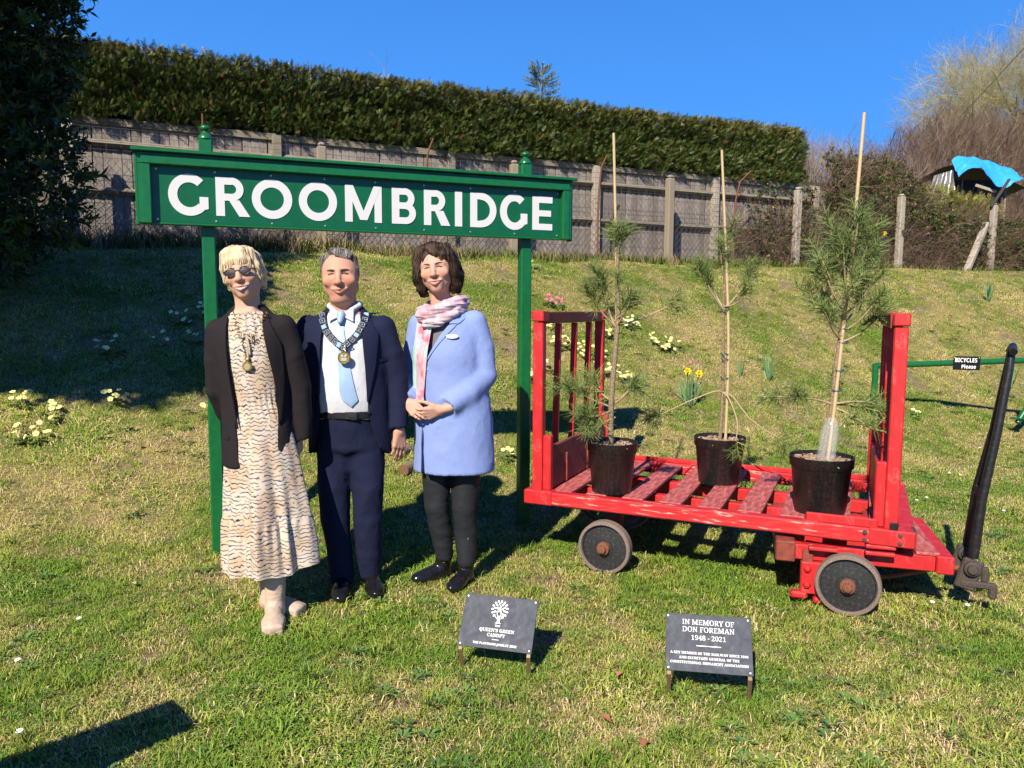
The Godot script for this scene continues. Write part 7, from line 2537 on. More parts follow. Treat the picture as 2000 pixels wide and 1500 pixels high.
# ---------------------------------------------------------------- man in the navy suit
func man_in_suit(root: Node3D, add: Callable) -> void:
	var hs := 1.075
	var hx := Transform3D(Basis(Vector3.BACK, 0.05) * Basis(Vector3.UP, 0.10) * Basis(Vector3.RIGHT, -0.02), Vector3(-0.043, 1.598, 0.02))
	var o := {"skin": Color(0.5, 0.258, 0.178), "brow": Color(0.05, 0.035, 0.03), "brow_w": 0.0085, "arch": 0.003, "mouth": 0.031, "smile": 0.006, "lip": Color(0.36, 0.14, 0.115), "teeth": 0.0018, "jaw": 1.16, "nose": 1.15,
		"torso": [[0.8, 0.0, 0.0, 0.14, 0.1], [1.0, -0.01, 0.01, 0.15, 0.11], [1.2, -0.02, 0.0, 0.16, 0.1], [1.33, -0.025, 0.0, 0.16, 0.085], [1.42, -0.03, 0.0, 0.09, 0.06], [1.47, -0.035, 0.0, 0.06, 0.055]],
		"arm_l": [Vector3(-0.21, 1.34, 0), Vector3(-0.33, 1.1, -0.05), Vector3(-0.48, 1.02, 0.04)], "arm_r": [Vector3(0.165, 1.34, 0), Vector3(0.225, 1.09, -0.03), Vector3(0.232, 0.85, 0.0)],
		"leg_l": [Vector3(-0.085, 0.82, 0), Vector3(-0.09, 0.45, 0.01), Vector3(-0.066, 0.09, 0.0)], "leg_r": [Vector3(0.08, 0.82, 0), Vector3(0.068, 0.45, 0.0), Vector3(0.07, 0.09, -0.05)]}
	var paint := face_paint(hx, hs, o)
	face_features(add, root, hx, hs, o)
	add.call("body", root, skin_mat(), func(b: Buf) -> void:
		b.coloured = true
		b.ink = o.skin
		var f := Field.new()
		plain_body(f, o)
		f.mesh(b, Vector3(-0.58, 0.03, -0.2), Vector3(0.32, 1.45, 0.2), 0.018)
		var h := Field.new()
		head_field(h, hx, hs, o)
		h.cone(Vector3(-0.033, 1.38, -0.015), hx * Vector3(0, -0.06, -0.02), 0.068, 0.064, 0.03)
		h.ell(hx * Vector3(0, -0.118, 0.03), Vector3(0.05, 0.026, 0.045), 0.02)
		h.mesh(b, Vector3(-0.17, 1.37, -0.14), Vector3(0.09, 1.76, 0.17), 0.0039, paint)
		b.ink = o.skin * 0.95
		var hd := Field.new()
		hand_field(hd, Vector3(0.234, 0.835, 0.0), Vector3(0.0, -1, 0.06), Vector3(0.75, 0, 0.65), -1.0, [0.22, 0.28, 0.32, 0.36], 1.02, 0.45)
		hd.mesh(b, Vector3(0.1, 0.6, -0.13), Vector3(0.36, 0.89, 0.14), 0.0034)
		var h2 := Field.new()
		hand_field(h2, Vector3(-0.505, 1.025, 0.09), Vector3(-0.5, -0.12, 0.85), Vector3(-0.85, 0.1, -0.5), 1.0, [0.15, 0.18, 0.2, 0.25], 1.0, 0.2)
		h2.mesh(b, Vector3(-0.68, 0.88, -0.02), Vector3(-0.4, 1.15, 0.28), 0.0065))
	add.call("hair", root, hair_mat(), func(b: Buf) -> void:
		b.coloured = true
		var f := Field.new()
		var B := hx.basis
		var P := func(x: float, y: float, z: float) -> Vector3: return hx * (Vector3(x, y, z) * hs)
		f.ell(P.call(0, 0.0395, -0.02), Vector3(0.0785, 0.0885, 0.096) * hs, 0.02, B)
		f.ell(P.call(0, -0.015, -0.058), Vector3(0.073, 0.06, 0.056) * hs, 0.03, B)
		f.ell(P.call(-0.012, 0.005, 0.105), Vector3(0.078, 0.096, 0.085) * hs, 0.008, B, true)
		f.ell(P.call(0, -0.1, 0.03), Vector3(0.12, 0.085, 0.085) * hs, 0.008, B, true)
		for e: float in [-1.0, 1.0]:
			f.chain([P.call(0.066 * e, 0.075, 0.03), P.call(0.0765 * e, 0.03, 0.022), P.call(0.0765 * e, -0.006, 0.016)], [0.018, 0.0115, 0.006], 0.01)
		for i in 7:
			var u := i / 6.0
			f.chain([P.call(-0.03 + u * 0.065, 0.115 - 0.01 * u, 0.03), P.call(-0.02 + u * 0.074, 0.103 - 0.013 * u, 0.055), P.call(-0.002 + u * 0.056, 0.086 - 0.008 * u - 0.008 * sin(u * 3.0), 0.074 - 0.012 * u)], [0.011, 0.0095, 0.004], 0.008)
		f.chain([P.call(-0.052, 0.094, 0.022), P.call(-0.02, 0.108, 0.045), P.call(0.02, 0.104, 0.056)], [0.008, 0.009, 0.009], 0.01)
		f.noise = fold_noise(8, 24.0, 2)
		f.amp = 0.002
		f.scale = Vector3(1.2, 0.6, 1.2)
		f.groove = 0.0007; f.groove_c = hx * Vector3(-0.05, 0, 0); f.groove_n = 40.0
		f.mesh(b, hx.origin - Vector3(0.14, 0.1, 0.16), hx.origin + Vector3(0.14, 0.17, 0.15), 0.0044, hair_paint(hx, hs, Color(0.045, 0.04, 0.036), Color(0.17, 0.155, 0.14), -0.3, Color(0.1, 0.09, 0.08)))
		f.amp *= 0.5; f.groove = 0.0
		locks(b, f, hx, hs, Vector3(-0.01, 0.11, -0.02), 420, 0.10, Color(0.03, 0.026, 0.023), Color(0.26, 0.24, 0.22), 5))
	var suit := func() -> Field:
		var f := Field.new()
		f.sleeve([Vector3(-0.212, 1.345, -0.01), Vector3(-0.27, 1.22, -0.03), Vector3(-0.33, 1.1, -0.05), Vector3(-0.47, 1.02, 0.04)], [0.06, 0.06, 0.056, 0.046])
		f.sleeve([Vector3(0.156, 1.345, -0.01), Vector3(0.198, 1.22, -0.015), Vector3(0.224, 1.09, -0.03), Vector3(0.232, 0.97, -0.018), Vector3(0.233, 0.845, 0.0)], [0.062, 0.058, 0.053, 0.05, 0.046])
		f.profile([[0.715, -0.012, 0.0, 0.205, 0.152], [0.85, -0.012, 0.0, 0.203, 0.155], [1.0, -0.015, 0.004, 0.198, 0.155], [1.15, -0.022, 0.002, 0.2, 0.15], [1.27, -0.026, 0.0, 0.203, 0.138], [1.345, -0.028, -0.006, 0.19, 0.112], [1.405, -0.03, -0.014, 0.135, 0.086], [1.445, -0.032, -0.024, 0.09, 0.068], [1.468, -0.033, -0.03, 0.078, 0.058]], 0.012, 0.03)
		f.noise = creases(22, 4.5)
		f.amp = -0.004
		f.scale = Vector3(1.2, 0.75, 1.2)
		return f
	var cut := [[0.5, -0.26, 0.24], [0.70, -0.215, 0.19], [0.76, -0.178, 0.152], [0.85, -0.147, 0.12], [0.95, -0.131, 0.104], [1.15, -0.126, 0.095], [1.3, -0.12, 0.08], [1.39, -0.11, 0.058], [1.43, -0.1, 0.05], [1.5, -0.1, 0.05]]
	var navy := cloth(Color(0.0085, 0.0115, 0.034), 0.85, 0.18)
	add.call("jacket", root, navy, func(b: Buf) -> void:
		var f: Field = suit.call()
		f.opening(cut, 0.0)
		f.mesh(b, Vector3(-0.56, 0.69, -0.22), Vector3(0.31, 1.49, 0.19), 0.0098))
	add.call("lapel", root, navy, func(b: Buf) -> void:
		var f: Field = suit.call()
		f.flap(b, grid2([Vector2(-0.131, 0.99), Vector2(-0.126, 1.15), Vector2(-0.12, 1.3), Vector2(-0.108, 1.42)], [Vector2(-0.137, 1.0), Vector2(-0.172, 1.17), Vector2(-0.2, 1.315), Vector2(-0.145, 1.40)], 14), 0.012, 0.017))
	add.call("lapel", root, navy, func(b: Buf) -> void:
		var f: Field = suit.call()
		f.flap(b, grid2([Vector2(0.103, 0.99), Vector2(0.095, 1.15), Vector2(0.08, 1.3), Vector2(0.057, 1.42)], [Vector2(0.109, 1.0), Vector2(0.14, 1.17), Vector2(0.152, 1.315), Vector2(0.092, 1.405)], 14), 0.012, 0.017))
	add.call("breast_pocket", root, navy, func(b: Buf) -> void:
		var f: Field = suit.call()
		f.flap(b, grid2([Vector2(0.125, 1.19), Vector2(0.188, 1.205)], [Vector2(0.125, 1.172), Vector2(0.188, 1.187)], 5, 3), 0.003, 0.005))
	for e in [Vector2(-0.145, 0.905), Vector2(-0.139, 0.985), Vector2(0.113, 0.94)]:
		add.call("button", root, solid(Color(0.01, 0.01, 0.013), 0.3), func(b: Buf) -> void:
			var f: Field = suit.call()
			b.lathe([Vector2(0.008, 0), Vector2(0.008, 0.003), Vector2(0, 0.0035)], 10, Transform3D(Basis(Vector3.RIGHT, PI / 2), f.front(e.x - 0.006, e.y, 0.001))))
	var shirt := func() -> Field:
		var f := Field.new()
		f.profile([[0.9, -0.012, 0.0, 0.172, 0.138], [1.0, -0.014, 0.006, 0.182, 0.147], [1.12, -0.02, 0.004, 0.184, 0.144], [1.26, -0.026, 0.0, 0.186, 0.128], [1.345, -0.028, -0.004, 0.17, 0.102], [1.4, -0.03, -0.008, 0.115, 0.083], [1.425, -0.032, -0.01, 0.082, 0.074]], 0.012, 0.03)
		f.noise = creases(23, 5.0)
		f.amp = -0.005
		f.scale = Vector3(1.5, 0.6, 1.5)
		return f
	var white := cloth(Color(0.47, 0.48, 0.52), 0.7)
	add.call("shirt", root, white, func(b: Buf) -> void:
		var f: Field = shirt.call()
		f.mesh(b, Vector3(-0.22, 0.88, -0.17), Vector3(0.18, 1.45, 0.18), 0.0098))
	add.call("collar", root, white, func(b: Buf) -> void:
		var f := Field.new()
		f.chain([Vector3(-0.105, 1.455, -0.04), Vector3(-0.1, 1.45, 0.01), Vector3(-0.072, 1.43, 0.058), Vector3(-0.035, 1.405, 0.08)], [0.014, 0.014, 0.012, 0.008], 0.01)
		f.chain([Vector3(0.04, 1.46, -0.04), Vector3(0.042, 1.455, 0.01), Vector3(0.018, 1.432, 0.058), Vector3(-0.022, 1.405, 0.08)], [0.014, 0.014, 0.012, 0.008], 0.01)
		f.chain([Vector3(-0.105, 1.455, -0.04), Vector3(-0.032, 1.468, -0.085), Vector3(0.04, 1.46, -0.04)], [0.014, 0.014, 0.014], 0.01)
		for e in [[Vector3(-0.078, 1.432, 0.06), Vector3(-0.086, 1.378, 0.093), Vector3(-0.04, 1.402, 0.086)], [Vector3(0.024, 1.435, 0.06), Vector3(0.03, 1.378, 0.091), Vector3(-0.016, 1.402, 0.086)]]:
			for i in 5:
				var t := i / 4.0
				f.cone(e[0].lerp(e[2], t), e[1].lerp(e[2], t * 0.55), 0.005, 0.003, 0.006)
		f.mesh(b, Vector3(-0.14, 1.34, -0.11), Vector3(0.08, 1.49, 0.12), 0.004))
	var silk := mottled([[0.0, Color(0.2, 0.31, 0.46)], [0.5, Color(0.24, 0.36, 0.52)], [1.0, Color(0.29, 0.41, 0.56)]], Vector3(14, 14, 14), 0.42, 0.05, 3, 205)
	add.call("tie", root, silk, func(b: Buf) -> void:
		var f: Field = shirt.call()
		f.flap(b, grid2([Vector2(-0.046, 1.392), Vector2(-0.042, 1.36), Vector2(-0.034, 1.2), Vector2(-0.026, 1.05), Vector2(-0.016, 1.005), Vector2(0.026, 0.97)], [Vector2(-0.012, 1.392), Vector2(-0.016, 1.36), Vector2(0.016, 1.2), Vector2(0.047, 1.05), Vector2(0.06, 1.0), Vector2(0.03, 0.97)], 24), 0.008, 0.012)
		var k := Field.new()
		k.chain([Vector3(-0.029, 1.41, 0.088), Vector3(-0.029, 1.378, 0.112)], [0.022, 0.013], 0.01)
		k.mesh(b, Vector3(-0.07, 1.34, 0.04), Vector3(0.02, 1.45, 0.15), 0.004))
	# trousers, belt
	add.call("trousers", root, navy, func(b: Buf) -> void:
		var f := Field.new()
		f.profile([[0.74, -0.01, 0.0, 0.15, 0.112], [0.8, -0.01, 0.0, 0.156, 0.12], [0.9, -0.012, 0.004, 0.16, 0.13], [0.94, -0.012, 0.004, 0.16, 0.132]], 0.02, 0.05)
		f.chain([Vector3(-0.095, 0.78, 0.0), Vector3(-0.096, 0.55, 0.012), Vector3(-0.092, 0.38, 0.01), Vector3(-0.078, 0.2, 0.0), Vector3(-0.064, 0.07, 0.0)], [0.084, 0.078, 0.068, 0.06, 0.056], 0.02)
		f.chain([Vector3(0.078, 0.78, 0.0), Vector3(0.076, 0.55, 0.012), Vector3(0.07, 0.38, 0.008), Vector3(0.07, 0.2, -0.02), Vector3(0.07, 0.09, -0.045)], [0.084, 0.078, 0.068, 0.06, 0.054], 0.02)
		f.cone(Vector3(-0.01, 0.74, 0.03), Vector3(-0.012, 0.66, 0.02), 0.06, 0.035, 0.04)
		for e in [[-0.09, 0.11], [0.07, 0.075]]:     # pressed creases
			f.cone(Vector3(e[0] - 0.01, 0.74, 0.072), Vector3(e[0] * 0.85, 0.16, e[1] - 0.06), 0.010, 0.010, 0.015)
		f.noise = creases(24, 4.0)
		f.amp = -0.007
		f.scale = Vector3(1.2, 0.7, 1.2)
		f.mesh(b, Vector3(-0.24, 0.0, -0.17), Vector3(0.22, 0.96, 0.18), 0.0105))
	add.call("belt", root, solid(Color(0.008, 0.008, 0.009), 0.4), func(b: Buf) -> void:
		var f := Field.new()
		f.profile([[0.905, -0.012, 0.004, 0.176, 0.144], [0.945, -0.012, 0.004, 0.175, 0.143]], 0.004, 0.01)
		f.mesh(b, Vector3(-0.2, 0.895, -0.16), Vector3(0.18, 0.955, 0.17), 0.005))
	add.call("buckle", root, solid(Color(0.07, 0.068, 0.06), 0.35, 0.8), func(b: Buf) -> void:
		b.box(Transform3D(Basis(), Vector3(0.025, 0.925, 0.149)), Vector3(0.062, 0.036, 0.006), 0.003)
		b.box(Transform3D(Basis(), Vector3(0.032, 0.925, 0.153)), Vector3(0.04, 0.02, 0.004), 0.002), "belt")
	var leather := solid(Color(0.008, 0.008, 0.009), 0.22)
	add.call("shoe", root, leather, func(b: Buf) -> void: shoe(b, Vector3(-0.072, 0.0, -0.07), Vector3(-0.035, 0.0, 0.21), 0.1, Vector3(-0.062, 0.1, -0.02), 0.04))
	add.call("shoe", root, leather, func(b: Buf) -> void: shoe(b, Vector3(0.062, 0.0, -0.12), Vector3(0.135, 0.0, 0.15), 0.1, Vector3(0.07, 0.1, -0.06), 0.04))
	# chain of office: dark ribbon, pierced silver links with blue enamel, a gilt badge
	var way := [Vector2(-0.128, 1.418), Vector2(-0.118, 1.378), Vector2(-0.1, 1.335), Vector2(-0.072, 1.3), Vector2(-0.036, 1.272), Vector2(-0.003, 1.258), Vector2(0.022, 1.28), Vector2(0.05, 1.312), Vector2(0.07, 1.35), Vector2(0.083, 1.385), Vector2(0.086, 1.42)]
	var under := func() -> Field:
		var f: Field = suit.call()
		f.opening(cut, 0.0)
		var s2: Field = shirt.call()
		for e in s2.q: f.q.append(e)
		f.cone(Vector3(-0.029, 1.39, 0.095), Vector3(0.0, 1.2, 0.148), 0.02, 0.02, 0.02)
		return f
	add.call("ribbon", root, solid(Color(0.008, 0.008, 0.011), 0.7), func(b: Buf) -> void:
		var f: Field = under.call()
		var a := []
		var c := []
		for i in 21:
			var p := along(way, i / 20.0)
			var t := (along(way, minf(1.0, i / 20.0 + 0.03)) - along(way, maxf(0.0, i / 20.0 - 0.03))).normalized()
			a.append(p + Vector2(-t.y, t.x) * 0.017); c.append(p - Vector2(-t.y, t.x) * 0.017)
		f.flap(b, grid2(a, c, 40, 4), 0.006, 0.006))
	var silver := solid(Color(0.62, 0.62, 0.62), 0.28, 0.85)
	var blue := solid(Color(0.3, 0.46, 0.6), 0.3)
	for i in 15:
		var u := (i + 0.4) / 14.8
		add.call("link", root, blue if i % 4 == 2 else silver, func(b: Buf) -> void:
			var f: Field = under.call()
			var p := along(way, u)
			var t := (along(way, minf(1.0, u + 0.03)) - along(way, maxf(0.0, u - 0.03))).normalized()
			var at := f.front(p.x, p.y, 0.012)
			var bs := Basis(Vector3.BACK, t.angle())
			if i % 4 == 2:
				b.box(Transform3D(bs, at), Vector3(0.02, 0.024, 0.004), 0.002)
			else:
				for s: float in [-1.0, 1.0]:
					b.box(Transform3D(bs, at + bs * Vector3(0, 0.0115 * s, 0)), Vector3(0.024, 0.0055, 0.004), 0.0015)
					b.box(Transform3D(bs, at + bs * Vector3(0.0095 * s, 0, 0.0008)), Vector3(0.0055, 0.02, 0.004), 0.0015)
				b.box(Transform3D(bs * Basis(Vector3.BACK, PI / 4), at), Vector3(0.009, 0.009, 0.004), 0.0015), "ribbon")
	var gold := solid(Color(0.6, 0.4, 0.12), 0.28, 0.9)
	var bx0 := Transform3D(Basis(Vector3.RIGHT, PI / 2 - 0.08), Vector3(0.002, 1.207, 0.174))
	add.call("badge", root, gold, func(b: Buf) -> void:
		b.lathe([Vector2(0.0, -0.004), Vector2(0.026, -0.004), Vector2(0.031, 0.0), Vector2(0.027, 0.005), Vector2(0.024, 0.003), Vector2(0.0, 0.003)], 22, bx0 * Transform3D(Basis().scaled(Vector3(1.0, 1, 0.98)), Vector3.ZERO))
		b.tube(PackedVector3Array([bx0 * Vector3(-0.008, 0.002, -0.028), bx0 * Vector3(0, 0.002, -0.044), bx0 * Vector3(0.008, 0.002, -0.028)]), PackedFloat32Array([0.0028]), 6))
	add.call("shield", root, mottled([[0.0, Color(0.35, 0.08, 0.03)], [0.4, Color(0.4, 0.3, 0.1)], [0.6, Color(0.3, 0.4, 0.4)], [1.0, Color(0.55, 0.5, 0.35)]], Vector3(45, 45, 45), 0.3, 0.03, 3, 206), func(b: Buf) -> void:
		b.box(bx0 * Transform3D(Basis(), Vector3(0, 0.005, 0.008)), Vector3(0.028, 0.004, 0.016), 0.001)
		b.box(bx0 * Transform3D(Basis(Vector3.UP, 0.5), Vector3(-0.008, 0.006, -0.008)), Vector3(0.012, 0.005, 0.016), 0.002)
		b.box(bx0 * Transform3D(Basis(Vector3.UP, -0.5), Vector3(0.008, 0.006, -0.008)), Vector3(0.012, 0.005, 0.016), 0.002), "badge")

# ---------------------------------------------------------------- woman in the pale blue coat
func woman_in_blue(root: Node3D, add: Callable) -> void:
	root.rotation.y = -0.16
	var hs := 1.0
	var hx := Transform3D(Basis(Vector3.BACK, 0.13) * Basis(Vector3.UP, 0.06) * Basis(Vector3.RIGHT, -0.02), Vector3(-0.05, 1.638, 0.03))
	var o := {"skin": Color(0.51, 0.285, 0.21), "brow": Color(0.07, 0.04, 0.03), "lip": Color(0.38, 0.095, 0.09), "teeth": 0.0045, "mouth": 0.031, "smile": 0.009, "brow_w": 0.0052, "arch": 0.006, "jaw": 1.08,
		"torso": [[0.8, 0.02, 0.0, 0.15, 0.1], [1.0, 0.015, 0.0, 0.13, 0.1], [1.2, 0.0, 0.0, 0.13, 0.09], [1.35, -0.01, 0.0, 0.14, 0.08], [1.43, -0.02, 0.0, 0.08, 0.06], [1.5, -0.03, 0.0, 0.05, 0.05]],
		"arm_l": [Vector3(-0.155, 1.36, 0), Vector3(-0.195, 1.09, -0.02), Vector3(-0.165, 0.97, 0.13)], "arm_r": [Vector3(0.145, 1.37, 0), Vector3(0.19, 1.1, 0.0), Vector3(0.03, 0.95, 0.175)],
		"leg_l": [Vector3(-0.06, 0.82, 0), Vector3(-0.06, 0.43, 0.02), Vector3(-0.028, 0.12, -0.03)], "leg_r": [Vector3(0.095, 0.82, 0), Vector3(0.088, 0.43, 0.02), Vector3(0.098, 0.12, 0.02)]}
	var paint := face_paint(hx, hs, o)
	face_features(add, root, hx, hs, o)
	add.call("body", root, skin_mat(), func(b: Buf) -> void:
		b.coloured = true
		b.ink = o.skin
		var f := Field.new()
		plain_body(f, o)
		f.mesh(b, Vector3(-0.28, 0.03, -0.2), Vector3(0.28, 1.47, 0.24), 0.018)
		var h := Field.new()
		head_field(h, hx, hs, o)
		h.cone(Vector3(-0.03, 1.4, -0.01), hx * Vector3(0, -0.06, -0.02), 0.056, 0.05, 0.03)
		h.mesh(b, Vector3(-0.17, 1.4, -0.14), Vector3(0.08, 1.79, 0.17), 0.0038, paint)
		b.ink = o.skin
		# her right hand lies over the left, the fingers closing round it
		var hr := Field.new()
		hand_field(hr, Vector3(-0.172, 0.97, 0.15), Vector3(0.72, -0.42, 0.5), Vector3(-0.35, 0.35, 0.85), -1.0, [0.42, 0.45, 0.5, 0.55], 0.9, 0.35)
		hr.mesh(b, Vector3(-0.27, 0.84, 0.03), Vector3(0.02, 1.05, 0.31), 0.003)
		var hl := Field.new()
		hand_field(hl, Vector3(0.012, 0.945, 0.182), Vector3(-1.0, -0.28, 0.16), Vector3(0.1, -0.45, 0.85), 1.0, [0.4, 0.42, 0.45, 0.5], 0.92, 0.3)
		hl.mesh(b, Vector3(-0.2, 0.83, 0.06), Vector3(0.12, 1.03, 0.31), 0.003))
	add.call("hair", root, hair_mat(), func(b: Buf) -> void:
		b.coloured = true
		var f := Field.new()
		var B := hx.basis
		var P := func(x: float, y: float, z: float) -> Vector3: return hx * (Vector3(x, y, z) * hs)
		f.ell(P.call(0, 0.045, -0.018), Vector3(0.088, 0.09, 0.105) * hs, 0.02, B)
		f.ell(P.call(0, -0.03, -0.06), Vector3(0.088, 0.1, 0.062) * hs, 0.03, B)
		f.ell(P.call(-0.012, -0.02, 0.105), Vector3(0.063, 0.102, 0.08) * hs, 0.01, B, true)
		for e: float in [-1.0, 1.0]:
			f.chain([P.call(0.062 * e, 0.09, 0.04), P.call(0.087 * e, 0.03, 0.03), P.call(0.094 * e, -0.03, 0.018), P.call(0.088 * e, -0.085, 0.0), P.call(0.07 * e, -0.12, -0.012)], [0.032, 0.027, 0.028, 0.026, 0.014], 0.014)
			f.chain([P.call(0.07 * e, 0.05, -0.03), P.call(0.1 * e, -0.04, -0.03), P.call(0.09 * e, -0.115, -0.04)], [0.04, 0.032, 0.02], 0.02)
		for i in 6:
			var u := i / 5.0
			f.chain([P.call(-0.03 + u * 0.05, 0.12, 0.03), P.call(-0.02 + u * 0.075, 0.104, 0.064), P.call(0.0 + u * 0.072, 0.078 - 0.016 * u, 0.083 - 0.016 * u), P.call(0.018 + u * 0.058, 0.062 - 0.026 * u, 0.083 - 0.024 * u)], [0.014, 0.011, 0.007, 0.003], 0.008)
		f.chain([P.call(-0.03, 0.116, 0.03), P.call(-0.05, 0.098, 0.056), P.call(-0.068, 0.05, 0.052)], [0.014, 0.012, 0.01], 0.01)
		f.noise = fold_noise(9, 17.0, 2)
		f.amp = 0.0085
		f.scale = Vector3(1.4, 0.9, 1.4)
		f.groove = 0.0016; f.groove_c = hx * Vector3(-0.02, 0, 0); f.groove_n = 30.0
		f.mesh(b, hx.origin - Vector3(0.16, 0.17, 0.17), hx.origin + Vector3(0.16, 0.17, 0.15), 0.0044, hair_paint(hx, hs, Color(0.010, 0.006, 0.005), Color(0.04, 0.027, 0.02), -0.3, Color(0.03, 0.02, 0.015)))
		f.groove = 0.0
		locks(b, f, hx, hs, Vector3(-0.02, 0.115, 0.015), 520, 0.22, Color(0.008, 0.005, 0.004), Color(0.085, 0.055, 0.04), 7, 0.35))
	for e: float in [-1.0, 1.0]:
		add.call("earring", root, solid(Color(0.6, 0.58, 0.52), 0.2), func(b: Buf) -> void:
			var f := Field.new()
			f.ell(hx * Vector3(0.082 * e, -0.034, 0.012), Vector3.ONE * 0.0065)
			f.mesh(b, hx * Vector3(0.082 * e, -0.034, 0.012) - Vector3.ONE * 0.01, hx * Vector3(0.082 * e, -0.034, 0.012) + Vector3.ONE * 0.01, 0.0025))
	var coat := func(arms: bool) -> Field:
		var f := Field.new()
		if arms:
			f.sleeve([Vector3(-0.15, 1.36, -0.008), Vector3(-0.18, 1.23, -0.015), Vector3(-0.196, 1.09, -0.02), Vector3(-0.19, 1.02, 0.045), Vector3(-0.178, 0.975, 0.135)], [0.057, 0.056, 0.056, 0.054, 0.05])
			f.sleeve([Vector3(0.138, 1.375, -0.008), Vector3(0.175, 1.24, -0.015), Vector3(0.19, 1.1, 0.0), Vector3(0.13, 1.03, 0.085), Vector3(0.045, 0.957, 0.165)], [0.058, 0.06, 0.061, 0.058, 0.05])
		f.profile([[0.605, 0.03, 0.0, 0.212, 0.172], [0.75, 0.03, 0.0, 0.208, 0.168], [0.88, 0.026, 0.0, 0.204, 0.163], [1.0, 0.02, 0.0, 0.194, 0.158], [1.12, 0.008, 0.004, 0.178, 0.152], [1.22, 0.002, 0.008, 0.174, 0.148], [1.31, -0.002, 0.0, 0.17, 0.124], [1.375, -0.006, -0.006, 0.15, 0.1], [1.43, -0.012, -0.016, 0.1, 0.078], [1.475, -0.018, -0.024, 0.072, 0.064]], 0.012, 0.03)
		f.noise = creases(25, 4.5)
		f.amp = -0.004
		f.scale = Vector3(1.2, 0.75, 1.2)
		return f
	var wool := cloth(Color(0.19, 0.255, 0.5), 0.9, 0.12, 0.1)
	add.call("coat", root, wool, func(b: Buf) -> void:
		var f: Field = coat.call(true)
		f.opening([[1.155, -0.088, -0.084], [1.3, -0.118, -0.01], [1.38, -0.128, 0.045], [1.44, -0.105, 0.06], [1.52, -0.1, 0.06]], 0.02)
		f.opening([[0.5, -0.112, -0.088], [0.75, -0.11, -0.092], [0.93, -0.1, -0.098]], 0.06)
		f.mesh(b, Vector3(-0.27, 0.58, -0.21), Vector3(0.27, 1.5, 0.24), 0.0098))
	add.call("lapel", root, wool, func(b: Buf) -> void:
		var f: Field = coat.call(false)
		f.flap(b, grid2([Vector2(-0.084, 1.165), Vector2(-0.045, 1.24), Vector2(-0.008, 1.31), Vector2(0.03, 1.36)], [Vector2(-0.08, 1.17), Vector2(-0.01, 1.27), Vector2(0.055, 1.345), Vector2(0.07, 1.365)], 14), 0.006, 0.012))
	add.call("collar", root, wool, func(b: Buf) -> void:
		var f: Field = coat.call(false)
		f.flap(b, grid2([Vector2(0.032, 1.368), Vector2(0.05, 1.41), Vector2(0.055, 1.44)], [Vector2(0.078, 1.368), Vector2(0.105, 1.395), Vector2(0.09, 1.435)], 8), 0.007, 0.012))
	add.call("lapel", root, wool, func(b: Buf) -> void:
		var f: Field = coat.call(false)
		f.flap(b, grid2([Vector2(-0.09, 1.165), Vector2(-0.11, 1.26), Vector2(-0.125, 1.36)], [Vector2(-0.094, 1.17), Vector2(-0.14, 1.28), Vector2(-0.148, 1.35)], 10), 0.006, 0.012))
	add.call("button", root, solid(Color(0.2, 0.27, 0.48), 0.35), func(b: Buf) -> void:
		var f: Field = coat.call(false)
		b.lathe([Vector2(0.011, 0), Vector2(0.011, 0.003), Vector2(0.006, 0.002), Vector2(0, 0.002)], 12, Transform3D(Basis(Vector3.RIGHT, PI / 2), f.front(-0.07, 1.145, 0.0))))
	add.call("name_badge", root, solid(Color(0.55, 0.52, 0.42), 0.3), func(b: Buf) -> void:
		var f: Field = coat.call(false)
		var e := []
		var g2 := []
		for i in 9:
			var a := PI * i / 8.0
			e.append(Vector2(0.055 - cos(a) * 0.03, 1.305 + sin(a) * 0.011)); g2.append(Vector2(0.055 - cos(a) * 0.03, 1.305 - sin(a) * 0.011))
		f.flap(b, grid2(e, g2, 12, 4), 0.013, 0.004))
	# scarf: a twisted loop about the neck and a long end hanging to the hands
	var sm := tinted(0.85)
	var floral := fold_noise(41, 9.0, 2)
	var spaint := func(p: Vector3) -> Color:
		var n := floral.get_noise_3d(p.x * 1.6, p.y * 1.2, p.z)
		var c := Color(0.47, 0.28, 0.33).lerp(Color(0.5, 0.42, 0.46), clampf(0.5 + floral.get_noise_3d(p.x * 4.0 + 9.0, p.y * 3.0, p.z * 4.0), 0, 1))
		if p.y < 1.36 and p.z > 0.05:
			if n > 0.22: c = c.lerp(Color(0.55, 0.1, 0.16), clampf((n - 0.22) * 5.0, 0, 0.9))
			if p.x < -0.135 or n < -0.38: c = c.lerp(Color(0.25, 0.5, 0.46), 0.75)
		elif n > 0.25:
			c = c.lerp(Color(0.5, 0.22, 0.26), 0.6)
		return c
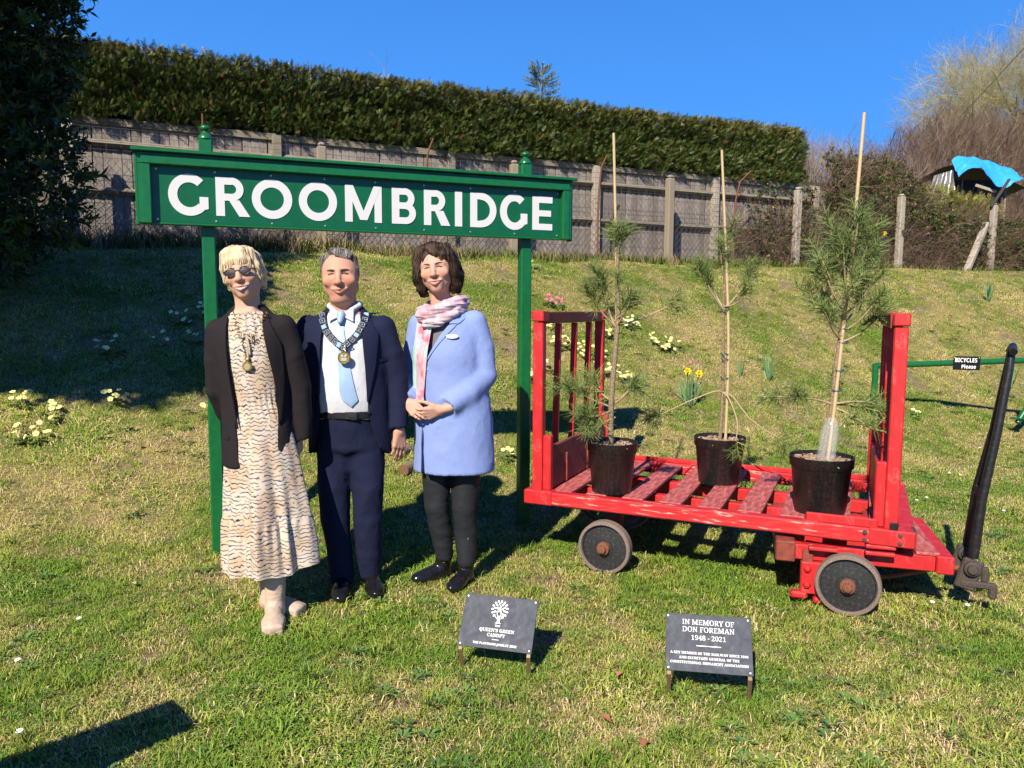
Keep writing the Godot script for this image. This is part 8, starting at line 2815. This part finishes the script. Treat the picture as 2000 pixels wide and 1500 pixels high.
	add.call("scarf", root, sm, func(b: Buf) -> void:
		b.coloured = true
		var f := Field.new()
		f.chain([Vector3(0.075, 1.475, -0.03), Vector3(0.06, 1.478, 0.035), Vector3(0.02, 1.455, 0.085), Vector3(-0.05, 1.42, 0.11), Vector3(-0.11, 1.405, 0.085), Vector3(-0.125, 1.425, 0.03), Vector3(-0.105, 1.455, -0.05), Vector3(-0.03, 1.475, -0.08), Vector3(0.05, 1.485, -0.07), Vector3(0.075, 1.475, -0.03)], [0.03, 0.033, 0.034, 0.034, 0.034, 0.03, 0.028, 0.028, 0.028, 0.03], 0.02)
		f.chain([Vector3(0.085, 1.445, 0.0), Vector3(0.055, 1.425, 0.075), Vector3(-0.01, 1.385, 0.108), Vector3(-0.08, 1.365, 0.112)], [0.02, 0.024, 0.028, 0.028], 0.012)
		f.noise = fold_noise(42, 1.0, 2)
		f.noise.frequency = 16.0
		f.amp = 0.010
		f.scale = Vector3(0.4, 3.0, 0.6)
		f.mesh(b, Vector3(-0.19, 1.31, -0.14), Vector3(0.15, 1.55, 0.18), 0.006, spaint))
	add.call("scarf_end", root, sm, func(b: Buf) -> void:
		b.coloured = true
		var base: Field = coat.call(false)
		var rows := 34
		var cols := 15
		var pts := PackedVector3Array()
		for i in rows:
			var u := float(i) / (rows - 1)
			var y := lerpf(1.385, 0.965, u)
			var x0 := lerpf(-0.148, -0.168, u) + 0.006 * sin(u * 9.0)
			var x1 := lerpf(-0.055, -0.088, smoothstep(0.0, 1.0, u)) + 0.012 * smoothstep(0.88, 1.0, u)
			for k in cols:
				var w := float(k) / (cols - 1)
				var p := base.front(lerpf(x0, x1, w), y, 0.014)
				p.z += 0.006 * sin(w * 11.0 + u * 2.0) + 0.003 * sin(w * 25.0 + u * 7.0) + 0.022 * smoothstep(0.82, 1.0, u)
				p.y += 0.008 * smoothstep(0.9, 1.0, u) * sin(w * 9.0)
				pts.append(p)
		b.sheet(pts, cols, false, PackedVector2Array(), false, Vector3.BACK)
		var back := PackedVector3Array()
		for p in pts: back.append(p - Vector3(0, 0, 0.004))
		b.sheet(back, cols, false, PackedVector2Array(), false, Vector3.FORWARD)
		for i in b.v.size():
			b.c[i] = spaint.call(b.v[i]), "scarf")
	add.call("top", root, solid(Color(0.12, 0.1, 0.11), 0.8), func(b: Buf) -> void:
		var f := Field.new()
		f.profile([[1.1, 0.0, 0.0, 0.15, 0.12], [1.25, -0.005, 0.0, 0.155, 0.118], [1.36, -0.01, 0.0, 0.135, 0.085], [1.43, -0.02, 0.0, 0.075, 0.065]], 0.02, 0.03)
		f.mesh(b, Vector3(-0.2, 1.08, -0.15), Vector3(0.2, 1.45, 0.15), 0.012))
	var coated := cloth(Color(0.018, 0.02, 0.024), 0.5)
	add.call("trousers", root, coated, func(b: Buf) -> void:
		var f := Field.new()
		f.profile([[0.66, 0.02, 0.0, 0.165, 0.12], [0.85, 0.02, 0.0, 0.16, 0.12]], 0.02, 0.05)
		f.chain([Vector3(-0.058, 0.72, 0.0), Vector3(-0.06, 0.55, 0.012), Vector3(-0.058, 0.42, 0.02), Vector3(-0.046, 0.28, -0.012), Vector3(-0.03, 0.14, -0.03)], [0.086, 0.074, 0.062, 0.06, 0.046], 0.02)
		f.chain([Vector3(0.094, 0.72, 0.0), Vector3(0.092, 0.55, 0.012), Vector3(0.088, 0.42, 0.024), Vector3(0.092, 0.28, 0.0), Vector3(0.097, 0.13, 0.015)], [0.086, 0.074, 0.062, 0.06, 0.046], 0.02)
		f.noise = creases(26, 6.0)
		f.amp = -0.0035
		f.scale = Vector3(0.8, 1.5, 0.8)
		f.mesh(b, Vector3(-0.17, 0.07, -0.15), Vector3(0.21, 0.88, 0.16), 0.0098))
	var gloss := solid(Color(0.008, 0.008, 0.009), 0.2)
	add.call("boot", root, gloss, func(b: Buf) -> void: shoe(b, Vector3(-0.012, 0.0, -0.085), Vector3(-0.175, 0.0, 0.085), 0.088, Vector3(-0.032, 0.15, -0.04), 0.047))
	add.call("boot", root, gloss, func(b: Buf) -> void: shoe(b, Vector3(0.105, 0.0, -0.055), Vector3(0.052, 0.0, 0.185), 0.088, Vector3(0.097, 0.15, 0.005), 0.047))
